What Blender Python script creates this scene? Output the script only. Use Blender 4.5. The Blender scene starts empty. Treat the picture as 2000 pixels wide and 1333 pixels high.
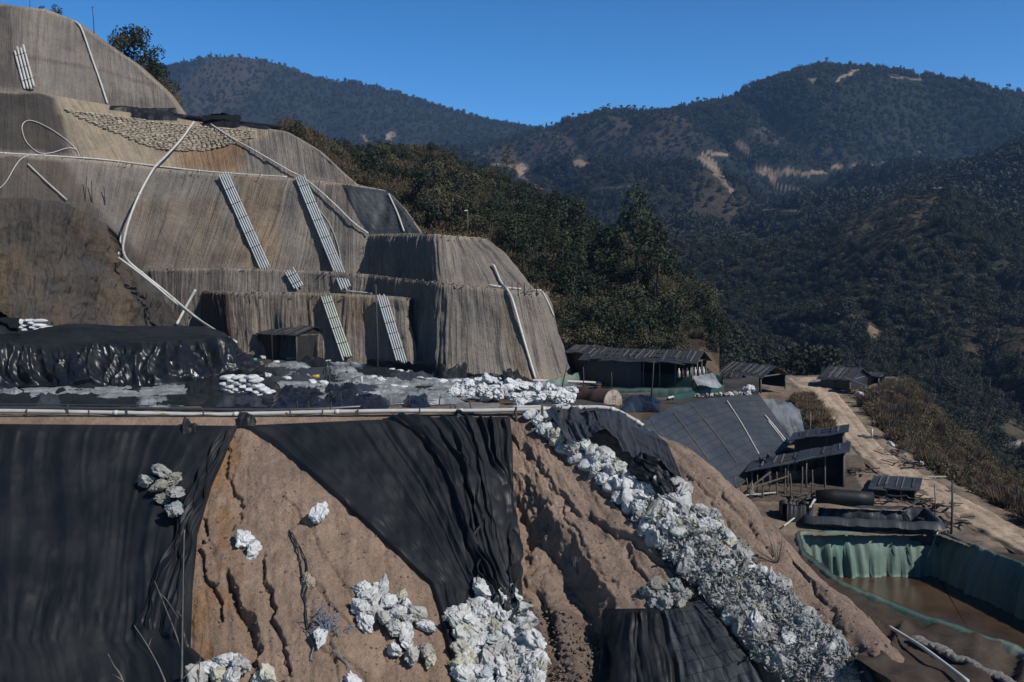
import bpy, math, random
import numpy as np
from mathutils import Vector, Matrix
from mathutils.bvhtree import BVHTree

R = math.radians
ALB = 0.56
rng = np.random.default_rng(7)
random.seed(7)
scene = bpy.context.scene
COL = scene.collection

# ------------------------------------------------------------------ camera
F, CX, CY = 1944.0, 1000.0, 666.5
HOR = 590.0
PITCH = math.atan((CY - HOR) / F)
cam = bpy.data.cameras.new('camera')
cam.lens = 36.0 * F / 2000.0
cam.sensor_width = 36.0
cam.clip_start = 0.1
cam.clip_end = 12000
camo = bpy.data.objects.new('camera', cam)
COL.objects.link(camo)
camo.location = (0, 0, 0)
camo.rotation_euler = (math.pi / 2 - PITCH, 0, 0)
scene.camera = camo

# ------------------------------------------------------------------ light
SUN = Vector((1.0, -0.78, 1.12)).normalized()
world = bpy.data.worlds.new('World')
scene.world = world
world.use_nodes = True
wn = world.node_tree
bg = wn.nodes['Background']
sky = wn.nodes.new('ShaderNodeTexSky')
sky.sky_type = 'NISHITA'
sky.sun_disc = False
sky.sun_elevation = math.asin(SUN.z)
sky.sun_rotation = math.atan2(SUN.x, SUN.y)
sky.altitude = 2200
sky.air_density = 1.0
sky.dust_density = 0.2
sky.ozone_density = 4.5
hs = wn.nodes.new('ShaderNodeHueSaturation')
hs.inputs['Saturation'].default_value = 1.28
wn.links.new(sky.outputs[0], hs.inputs['Color'])
# mountain sky, deepened towards the zenith by an added ramp to cut fill light
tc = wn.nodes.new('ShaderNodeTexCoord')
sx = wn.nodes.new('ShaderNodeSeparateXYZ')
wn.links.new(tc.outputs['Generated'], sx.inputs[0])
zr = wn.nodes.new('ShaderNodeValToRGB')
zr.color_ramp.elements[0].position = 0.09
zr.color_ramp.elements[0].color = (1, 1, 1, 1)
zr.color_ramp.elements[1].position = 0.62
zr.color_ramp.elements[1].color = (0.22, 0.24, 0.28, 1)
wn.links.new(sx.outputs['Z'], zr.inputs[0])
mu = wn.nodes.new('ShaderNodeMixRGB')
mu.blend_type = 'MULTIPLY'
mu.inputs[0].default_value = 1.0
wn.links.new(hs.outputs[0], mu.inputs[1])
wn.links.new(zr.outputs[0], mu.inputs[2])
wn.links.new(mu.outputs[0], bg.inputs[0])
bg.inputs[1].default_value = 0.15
sl = bpy.data.lights.new('sun', 'SUN')
sl.energy = 5.0
sl.angle = R(0.5)
sl.color = (1.0, 0.965, 0.915)
so = bpy.data.objects.new('sun', sl)
COL.objects.link(so)
so.rotation_euler = SUN.to_track_quat('Z', 'Y').to_euler()
scene.view_settings.view_transform = 'Standard'
scene.view_settings.look = 'None'
scene.view_settings.exposure = 0.19
scene.view_settings.gamma = 1.0
scene.cycles.max_bounces = 6
scene.cycles.transparent_max_bounces = 6
scene.cycles.volume_bounces = 0

# ------------------------------------------------------------------ pixel <-> world
cp, sp = math.cos(PITCH), math.sin(PITCH)

def ray(px, py):
    u = (np.asarray(px, float) - CX) / F
    v = (CY - np.asarray(py, float)) / F
    return np.stack([u, cp + v * sp, -sp + v * cp], -1)

def at(px, py, D):
    r = ray(px, py)
    return r * (np.asarray(D, float) / r[..., 1])[..., None]

def pix(P):
    P = np.asarray(P, float)
    y = P[..., 1] * cp - P[..., 2] * sp
    z = P[..., 1] * sp + P[..., 2] * cp
    return CX + F * P[..., 0] / y, CY - F * z / y

# ------------------------------------------------------------------ noise
def _h(ix, iy, iz, seed):
    n = (ix * 374761393 + iy * 668265263 + iz * 2147483647 + seed * 1274126177) & 0xFFFFFFFF
    n = ((n ^ (n >> 13)) * 1274126177) & 0xFFFFFFFF
    n = n ^ (n >> 16)
    n = (n * 2246822519) & 0xFFFFFFFF
    n = n ^ (n >> 15)
    return (n & 0xFFFFFF) / float(0xFFFFFF)

def vn(x, y, z=0.0, seed=0):
    x, y, z = np.broadcast_arrays(np.asarray(x, float), np.asarray(y, float), np.asarray(z, float))
    fx, fy, fz = np.floor(x), np.floor(y), np.floor(z)
    ix, iy, iz = fx.astype(np.int64), fy.astype(np.int64), fz.astype(np.int64)
    tx, ty, tz = x - fx, y - fy, z - fz
    tx, ty, tz = [t * t * t * (t * (t * 6 - 15) + 10) for t in (tx, ty, tz)]
    o = 0
    for a in (0, 1):
        for b in (0, 1):
            for c in (0, 1):
                w = (tx if a else 1 - tx) * (ty if b else 1 - ty) * (tz if c else 1 - tz)
                o = o + w * _h(ix + a, iy + b, iz + c, seed)
    return o * 2 - 1

def fbm(x, y, z=0.0, oct=4, seed=0, gain=0.5):
    a, s, f = 1.0, 0.0, 1.0
    for i in range(oct):
        s = s + a * vn(np.asarray(x) * f, np.asarray(y) * f, np.asarray(z) * f, seed + i * 17)
        a *= gain
        f *= 2.03
    return s

def ridged(x, y, oct=4, seed=0):
    a, s, f = 1.0, 0.0, 1.0
    for i in range(oct):
        s = s + a * (1 - 2 * np.abs(vn(x * f, y * f, 0, seed + i * 31)))
        a *= 0.5
        f *= 2.1
    return s

def sstep(a, b, x):
    t = np.clip((x - a) / (b - a), 0, 1)
    return t * t * (3 - 2 * t)

def poly_in(px, py, poly):
    ins = np.zeros(np.shape(px), bool)
    n = len(poly)
    for i in range(n):
        x0, y0 = poly[i]
        x1, y1 = poly[(i + 1) % n]
        c = ((y0 > py) != (y1 > py)) & (px < (x1 - x0) * (py - y0) / ((y1 - y0) if y1 != y0 else 1e-9) + x0)
        ins ^= c
    return ins

def seg_dist(px, py, pl):
    """distance to a polyline and fraction along it"""
    best = np.full(np.shape(px), 1e9)
    fr = np.zeros(np.shape(px))
    n = len(pl) - 1
    for i in range(n):
        (x0, y0), (x1, y1) = pl[i], pl[i + 1]
        dx, dy = x1 - x0, y1 - y0
        t = np.clip(((px - x0) * dx + (py - y0) * dy) / (dx * dx + dy * dy), 0, 1)
        d = np.hypot(px - x0 - t * dx, py - y0 - t * dy)
        m = d < best
        best = np.where(m, d, best)
        fr = np.where(m, (i + t) / n, fr)
    return best, fr

# ------------------------------------------------------------------ mesh building
def mesh_obj(name, verts, faces, mat, parent=None, smooth=True, uv=None, col=None, mats=None, fmat=None):
    me = bpy.data.meshes.new(name)
    verts = np.asarray(verts, np.float32).reshape(-1, 3)
    if isinstance(faces, np.ndarray) and faces.ndim == 2:
        k = faces.shape[1]
        me.vertices.add(len(verts))
        me.vertices.foreach_set('co', verts.ravel())
        me.loops.add(faces.size)
        me.loops.foreach_set('vertex_index', faces.astype(np.int32).ravel())
        me.polygons.add(len(faces))
        me.polygons.foreach_set('loop_start', np.arange(0, faces.size, k, dtype=np.int32))
        try:
            me.polygons.foreach_set('loop_total', np.full(len(faces), k, np.int32))
        except Exception:
            pass
    else:
        me.from_pydata([tuple(map(float, v)) for v in verts], [], [tuple(int(i) for i in f) for f in faces])
    me.update(calc_edges=True)
    me.validate()
    if smooth:
        me.polygons.foreach_set('use_smooth', np.ones(len(me.polygons), bool))
    if uv is not None:
        l = me.uv_layers.new(name='UVMap')
        li = np.zeros(len(me.loops), np.int32)
        me.loops.foreach_get('vertex_index', li)
        l.data.foreach_set('uv', np.asarray(uv, np.float32).reshape(-1, 2)[li].ravel())
    if col is not None:
        c = np.asarray(col, np.float32).reshape(-1, 3)
        c = np.concatenate([c * ALB, np.ones((len(c), 1), np.float32)], 1)
        a = me.color_attributes.new('Col', 'FLOAT_COLOR', 'POINT')
        a.data.foreach_set('color', c.ravel())
    for m in (mats or [mat]):
        me.materials.append(m)
    if fmat is not None:
        me.polygons.foreach_set('material_index', np.asarray(fmat, np.int32))
    o = bpy.data.objects.new(name, me)
    COL.objects.link(o)
    if parent is not None:
        o.parent = parent
    return o

def tag(o, label=None, cat=None, group=None, kind=None):
    if label: o['label'] = label
    if cat: o['category'] = cat
    if group: o['group'] = group
    if kind: o['kind'] = kind
    return o

def empty(name, loc, label=None, cat=None, group=None, rz=0.0):
    o = bpy.data.objects.new(name, None)
    o.empty_display_size = 0.2
    COL.objects.link(o)
    o.location = tuple(map(float, loc))
    o.rotation_euler = (0, 0, rz)
    return tag(o, label, cat, group)

def copy_tree(o, parent=None):
    c = o.copy()
    COL.objects.link(c)
    c.parent = parent
    for ch in list(o.children):
        copy_tree(ch, c)
    return c

def gquads(nr, nc):
    i = np.arange((nr - 1) * (nc - 1))
    r, c = i // (nc - 1), i % (nc - 1)
    a = r * nc + c
    return np.stack([a, a + nc, a + nc + 1, a + 1], -1)

def blur(G, n, axis):
    for _ in range(n):
        P = np.concatenate([np.take(G, [0], axis), G, np.take(G, [-1], axis)], axis)
        k = G.shape[axis]
        G = 0.25 * np.take(P, range(0, k), axis) + 0.5 * G + 0.25 * np.take(P, range(2, k + 2), axis)
    return G

def gnorm(G):
    du = np.gradient(G, axis=1)
    dv = np.gradient(G, axis=0)
    n = np.cross(dv, du)
    n /= np.linalg.norm(n, axis=-1, keepdims=True) + 1e-12
    return n

def lerp_rows(row, u, nu):
    row = np.asarray(row, float)
    return np.stack([np.interp(np.linspace(0, 1, nu), u, row[:, k]) for k in range(row.shape[1])], -1)

def loft(rows, nu, nvs, su=2, sv=0, world=False):
    """rows of equally many (px,py,D) points -> grid of world points"""
    W = []
    for r in rows:
        r = np.asarray(r, float)
        W.append(r if world else at(r[:, 0], r[:, 1], r[:, 2]))
    W = np.array(W)
    seg = np.linalg.norm(np.diff(W, axis=1), axis=-1).mean(0)
    u = np.concatenate([[0], np.cumsum(seg)])
    u /= u[-1]
    L = np.array([lerp_rows(r, u, nu) for r in W])
    if su:
        e0, e1 = L[:, :1].copy(), L[:, -1:].copy()
        L = blur(L, su, 1)
        L[:, :1], L[:, -1:] = e0, e1
    out = [L[0][None]]
    for i in range(len(L) - 1):
        t = np.linspace(0, 1, nvs[i] + 1)[1:, None, None]
        out.append(L[i][None] * (1 - t) + L[i + 1][None] * t)
    G = np.concatenate(out, 0)
    if sv:
        e0, e1 = G[:1].copy(), G[-1:].copy()
        G = blur(G, sv, 0)
        G[:1], G[-1:] = e0, e1
    return G

def arc_uv(G):
    du = np.concatenate([np.zeros((G.shape[0], 1)), np.cumsum(np.linalg.norm(np.diff(G, axis=1), axis=-1), 1)], 1)
    dv = np.concatenate([np.zeros((1, G.shape[1])), np.cumsum(np.linalg.norm(np.diff(G, axis=0), axis=-1), 0)], 0)
    du = np.broadcast_to(du.mean(0, keepdims=True), du.shape)
    return np.stack([du, dv], -1)

class Terr:
    """ray-castable grids"""
    def __init__(self):
        self.v, self.f, self.n = [], [], 0
        self.t = None
    def add(self, G):
        nr, nc = G.shape[:2]
        self.v.append(G.reshape(-1, 3))
        self.f.append(gquads(nr, nc) + self.n)
        self.n += nr * nc
        self.t = None
    def build(self):
        V = np.concatenate(self.v)
        Fc = np.concatenate(self.f)
        self.t = BVHTree.FromPolygons(V.tolist(), Fc.tolist())
    def hit(self, px, py):
        if self.t is None: self.build()
        d = Vector(ray(px, py))
        r = self.t.ray_cast(Vector((0, 0, 0)), d.normalized())
        return r[0], r[1]
    def below(self, x, y, top=60):
        if self.t is None: self.build()
        r = self.t.ray_cast(Vector((x, y, top)), Vector((0, 0, -1)))
        return r[0], r[1]

def grid_obj(name, G, mat, col=None, kind=None, parent=None):
    o = mesh_obj(name, G.reshape(-1, 3), gquads(*G.shape[:2]), mat, parent, uv=arc_uv(G).reshape(-1, 2),
                 col=None if col is None else col.reshape(-1, 3))
    if kind: o['kind'] = kind
    return o

class MB:
    """collects simple shapes into one mesh"""
    def __init__(self):
        self.v, self.f, self.n = [], [], 0
    def add(self, v, f):
        v = np.asarray(v, float).reshape(-1, 3)
        self.v.append(v)
        self.f += [tuple(int(i) + self.n for i in q) for q in f]
        self.n += len(v)
    def box(self, c, s, M=None):
        b = np.array([[x, y, z] for x in (-.5, .5) for y in (-.5, .5) for z in (-.5, .5)]) * np.asarray(s, float)
        if M is not None: b = b @ np.array(M.to_3x3()).T
        self.add(b + np.asarray(c, float), [(0, 1, 3, 2), (4, 6, 7, 5), (0, 4, 5, 1), (2, 3, 7, 6), (0, 2, 6, 4), (1, 5, 7, 3)])
    def tube(self, pts, r, n=8, cap=True):
        pts = [Vector(p) for p in pts]
        rs = r if isinstance(r, (list, tuple, np.ndarray)) else [r] * len(pts)
        V, Fc = [], []
        ref = None
        for i, p in enumerate(pts):
            a = pts[max(i - 1, 0)]; b = pts[min(i + 1, len(pts) - 1)]
            t = (b - a).normalized()
            if ref is None:
                ref = t.orthogonal().normalized()
            ref = (ref - t * ref.dot(t)).normalized()
            bi = t.cross(ref)
            for k in range(n):
                an = 2 * math.pi * k / n
                V.append(p + (ref * math.cos(an) + bi * math.sin(an)) * rs[i])
        for i in range(len(pts) - 1):
            for k in range(n):
                a, b = i * n + k, i * n + (k + 1) % n
                Fc.append((a, b, b + n, a + n))
        if cap:
            Fc.append(tuple(range(n))[::-1])
            Fc.append(tuple((len(pts) - 1) * n + k for k in range(n)))
        self.add([tuple(v) for v in V], Fc)
    def beam(self, a, b, w, h=None):
        a, b = Vector(a), Vector(b)
        d = b - a
        M = d.to_track_quat('Y', 'Z').to_matrix()
        self.box((a + b) / 2, (w, d.length, h or w), M)
    def quad(self, *p):
        self.add(p, [tuple(range(len(p)))])
    def slab(self, p, th):
        """four corners thickened along their normal"""
        p = [Vector(q) for q in p]
        n = (p[1] - p[0]).cross(p[3] - p[0]).normalized() * th
        q = p + [c - n for c in p]
        k = len(p)
        f = [tuple(range(k)), tuple(range(2 * k - 1, k - 1, -1))]
        f += [(i, k + i, k + (i + 1) % k, (i + 1) % k) for i in range(k)]
        self.add([tuple(c) for c in q], f)
    def obj(self, name, mat, parent=None, smooth=False):
        return mesh_obj(name, np.concatenate(self.v), self.f, mat, parent, smooth)

def spline(pts, n=6):
    """Catmull-Rom through points"""
    p = np.asarray(pts, float)
    if len(p) < 3: 
        t = np.linspace(0, 1, n + 1)[:, None]
        return p[0] * (1 - t) + p[-1] * t
    q = np.concatenate([[2 * p[0] - p[1]], p, [2 * p[-1] - p[-2]]])
    out = []
    for i in range(1, len(q) - 2):
        for t in np.linspace(0, 1, n, endpoint=False):
            a, b, c, d = q[i - 1], q[i], q[i + 1], q[i + 2]
            out.append(0.5 * (2 * b + (c - a) * t + (2 * a - 5 * b + 4 * c - d) * t * t + (3 * b - a - 3 * c + d) * t ** 3))
    out.append(p[-1])
    return np.array(out)
# ------------------------------------------------------------------ materials
class NT:
    def __init__(self, name):
        self.m = bpy.data.materials.new(name)
        self.m.use_nodes = True
        self.t = self.m.node_tree
        self.b = self.t.nodes['Principled BSDF']
    def n(self, typ, **kw):
        nd = self.t.nodes.new('ShaderNode' + typ)
        for k, v in kw.items():
            if k.startswith('p_'): setattr(nd, k[2:], v)
            else:
                key = int(k[1:]) if k[0] == 'i' and k[1:].isdigit() else k
                self.put(nd.inputs[key], v)
        return nd
    def put(self, sock, v):
        if isinstance(v, bpy.types.NodeSocket): self.t.links.new(v, sock)
        elif isinstance(v, bpy.types.Node): self.t.links.new(v.outputs[0], sock)
        else: sock.default_value = v
    def noise(self, vec, scale, detail=5, rough=0.6):
        return self.n('TexNoise', Vector=vec, Scale=scale, Detail=detail, Roughness=rough).outputs[0]
    def ramp(self, fac, stops):
        r = self.n('ValToRGB', Fac=fac)
        e = r.color_ramp.elements
        while len(e) < len(stops): e.new(0.5)
        for el, (p, c) in zip(e, stops):
            el.position = p
            el.color = (c, c, c, 1) if isinstance(c, (int, float)) else (*c, 1)
        return r.outputs[0]
    def mix(self, fac, a, b, mode='MIX'):
        x = self.n('MixRGB', p_blend_type=mode, Fac=fac)
        for i, v in ((1, a), (2, b)):
            if isinstance(v, tuple): v = (*v, 1)
            self.put(x.inputs[i], v)
        return x.outputs[0]
    def math(self, op, a, b=0.0):
        x = self.n('Math', p_operation=op)
        self.put(x.inputs[0], a); self.put(x.inputs[1], b)
        return x.outputs[0]
    def vscale(self, vec, s):
        return self.n('Mapping', Vector=vec, Scale=s).outputs[0]
    def bump(self, h, strength=0.5, dist=0.1):
        bn = self.n('Bump', Height=h, Strength=strength, Distance=dist)
        self.put(self.b.inputs['Normal'], bn)
    def fin(self, col=None, rough=0.9, spec=None):
        if col is not None: self.put(self.b.inputs['Base Color'], (*col, 1) if isinstance(col, tuple) else col)
        self.put(self.b.inputs['Roughness'], rough)
        if spec is not None: self.b.inputs['Specular IOR Level'].default_value = spec
        return self.m

def m_cliff():
    k = NT('cut_earth')
    uv = k.n('UVMap').outputs[0]
    ob = k.n('TexCoord').outputs['Object']
    col = k.n('Attribute', p_attribute_name='Col').outputs['Color']
    st = k.noise(k.vscale(uv, (2.2, 0.12, 1)), 1.0, 4, 0.65)       # tooth marks of the digger
    st2 = k.noise(k.vscale(uv, (0.55, 0.05, 1)), 1.0, 3, 0.6)
    big = k.noise(ob, 0.16, 4, 0.6)
    fine = k.noise(ob, 3.0, 6, 0.75)
    c = k.mix(1.0, col, k.ramp(st, [(0.3, 0.84), (0.6, 1.06)]), 'MULTIPLY')
    c = k.mix(1.0, c, k.ramp(st2, [(0.3, 0.86), (0.7, 1.1)]), 'MULTIPLY')
    c = k.mix(1.0, c, k.ramp(big, [(0.34, (0.74, 0.74, 0.76)), (0.5, (1.0, 1.0, 1.0)), (0.66, (1.22, 1.17, 1.1))]), 'MULTIPLY')
    c = k.mix(1.0, c, k.ramp(fine, [(0.3, 0.8), (0.7, 1.15)]), 'MULTIPLY')
    h = k.math('ADD', k.math('MULTIPLY', st, 1.0), k.math('MULTIPLY', fine, 0.45))
    k.bump(h, 1.0, 0.4)
    return k.fin(c, 0.95, 0.15)

def m_earth(name='earth', fine_scale=2.2, bump=0.5, streak=False):
    k = NT(name)
    ob = k.n('TexCoord').outputs['Object']
    col = k.n('Attribute', p_attribute_name='Col').outputs['Color']
    big = k.noise(ob, 0.22, 4, 0.6)
    mid = k.noise(ob, 1.1, 5, 0.65)
    fine = k.noise(ob, fine_scale * 3, 6, 0.75)
    vor = k.n('TexVoronoi', Vector=ob, Scale=3.5).outputs[0]
    c = k.mix(1.0, col, k.ramp(big, [(0.3, (0.82, 0.8, 0.8)), (0.7, (1.15, 1.12, 1.1))]), 'MULTIPLY')
    c = k.mix(1.0, c, k.ramp(mid, [(0.28, 0.72), (0.7, 1.15)]), 'MULTIPLY')
    c = k.mix(1.0, c, k.ramp(fine, [(0.3, 0.78), (0.7, 1.18)]), 'MULTIPLY')
    grit = k.noise(ob, 26.0, 4, 0.8)
    c = k.mix(1.0, c, k.ramp(grit, [(0.35, 0.8), (0.65, 1.15)]), 'MULTIPLY')
    h = k.math('ADD', k.math('MULTIPLY', mid, 0.7), k.math('ADD', k.math('MULTIPLY', fine, 0.8), k.math('ADD', k.math('MULTIPLY', vor, -0.2), k.math('MULTIPLY', grit, 0.25))))
    k.bump(h, bump, 0.3)
    return k.fin(c, 0.95, 0.2)

def m_far():
    k = NT('forest_floor')
    ob = k.n('TexCoord').outputs['Object']
    col = k.n('Attribute', p_attribute_name='Col').outputs['Color']
    a = k.noise(ob, 0.02, 5, 0.6)
    b = k.noise(ob, 0.18, 5, 0.7)
    c = k.mix(1.0, col, k.ramp(a, [(0.3, 0.75), (0.7, 1.2)]), 'MULTIPLY')
    c = k.mix(1.0, c, k.ramp(b, [(0.35, 0.6), (0.65, 1.25)]), 'MULTIPLY')
    k.bump(b, 0.6, 3.0)
    return k.fin(c, 1.0, 0.0)

def m_tarp(name, col=(0.0075, 0.0085, 0.010), dust=(0.024, 0.0245, 0.025), rough=0.5, bs=0.28, grid=False, spec=0.2, dustamt=0.4):
    k = NT(name)
    ob = k.n('TexCoord').outputs['Object']
    uv = k.n('UVMap').outputs[0]
    big = k.noise(ob, 0.35, 4, 0.6)
    wr = k.noise(ob, 1.6, 5, 0.6)
    fd = k.noise(k.vscale(uv, (3.0, 0.35, 1)), 1.0, 5, 0.6)
    fine = k.noise(ob, 9.0, 4, 0.7)
    c = k.mix(k.math('MULTIPLY', k.ramp(big, [(0.42, 0.0), (0.72, 1.0)]), dustamt), col, dust)
    c = k.mix(k.math('MULTIPLY', k.ramp(fine, [(0.55, 0.0), (0.8, 1.0)]), dustamt * 0.6), c, dust)
    if grid:
        dv_ = k.n('TexNoise', Vector=uv, Scale=0.8, Detail=3.0).outputs[1]
        br = k.n('TexBrick', Vector=k.mix(0.11, uv, dv_, 'LINEAR_LIGHT'), Scale=1.0)
        br.inputs['Mortar Size'].default_value = 0.022
        br.inputs['Brick Width'].default_value = 1.25
        br.inputs['Row Height'].default_value = 0.62
        br.offset = 0.35
        for i in (1, 2): br.inputs[i].default_value = (1, 1, 1, 1)
        br.inputs[3].default_value = (0.3, 0.3, 0.3, 1)
        br.inputs['Mortar Smooth'].default_value = 0.3
        c = k.mix(1.0, c, br.outputs[0], 'MULTIPLY')
    h = k.math('ADD', k.math('MULTIPLY', wr, 0.25), fd)
    k.bump(h, bs, 0.15)
    return k.fin(c, k.ramp(big, [(0.3, rough - 0.08), (0.7, rough + 0.14)]), spec)

def m_plain(name, col, rough=0.6, var=0.25, scale=4.0, bump=0.0, metal=0.0, rand=0.0, stretch=None, spec=None, dirt=None, dirtamt=0.5):
    k = NT(name)
    ob = k.n('TexCoord').outputs['Object']
    v = k.vscale(ob, stretch) if stretch else ob
    n = k.noise(v, scale, 5, 0.65)
    col = tuple(q * ALB for q in col)
    if dirt: dirt = tuple(q * ALB for q in dirt)
    c = k.mix(1.0, col, k.ramp(n, [(0.3, 1 - var), (0.7, 1 + var)]), 'MULTIPLY')
    if dirt:
        n2 = k.noise(v, scale * 0.4, 5, 0.7)
        c = k.mix(k.math('MULTIPLY', k.ramp(n2, [(0.4, 0.0), (0.68, 1.0)]), dirtamt), c, dirt)
    if rand:
        r = k.n('ObjectInfo').outputs['Random']
        c = k.mix(1.0, c, k.ramp(r, [(0.0, 1 - rand), (1.0, 1 + rand * 0.5)]), 'MULTIPLY')
    if bump: k.bump(n, bump, 0.05)
    k.b.inputs['Metallic'].default_value = metal
    return k.fin(c, rough, spec)

def m_sack(dirty=False):
    k = NT('dirty_woven_sack' if dirty else 'woven_sack')
    ob = k.n('TexCoord').outputs['Object']
    r = k.n('ObjectInfo').outputs['Random']
    n = k.noise(ob, 3.0, 5, 0.65)
    base = k.ramp(r, [(0.0, (0.5, 0.49, 0.47)), (0.2, (0.78, 0.79, 0.80)), (0.6, (0.70, 0.71, 0.72)), (0.78, (0.42, 0.40, 0.37)), (0.86, (0.66, 0.64, 0.52)), (1.0, (0.52, 0.60, 0.66))])
    c = k.mix(k.math('MULTIPLY', k.ramp(n, [(0.42, 0.0), (0.7, 1.0)]), 0.65), base, (0.17, 0.145, 0.115))
    c = k.mix(1.0, c, tuple(ALB * q for q in ((0.62, 0.62, 0.61) if dirty else (1.0, 1.0, 0.99))), 'MULTIPLY')
    k.bump(k.noise(ob, 6.0, 5, 0.6), 0.9, 0.08)
    return k.fin(c, 0.7, 0.2)

def m_leaf(name, cols, trans=0.25, lum=0.66):
    k = NT(name)
    r = k.n('ObjectInfo').outputs['Random']
    ob = k.n('TexCoord').outputs['Object']
    n = k.noise(ob, 0.9, 3, 0.6)
    f = k.math('FRACT', k.math('ADD', k.math('MULTIPLY', n, 0.9), r))
    c = k.ramp(f, [(i / (len(cols) - 1), tuple(v * lum for v in q)) for i, q in enumerate(cols)])
    tl = k.n('BsdfTranslucent')
    k.put(tl.inputs['Color'], c)
    mx = k.n('MixShader')
    mx.inputs[0].default_value = trans
    k.fin(c, 0.7, 0.25)
    k.t.links.new(k.b.outputs[0], mx.inputs[1]); k.t.links.new(tl.outputs[0], mx.inputs[2])
    k.t.links.new(mx.outputs[0], k.t.nodes['Material Output'].inputs[0])
    return k.m

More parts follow.
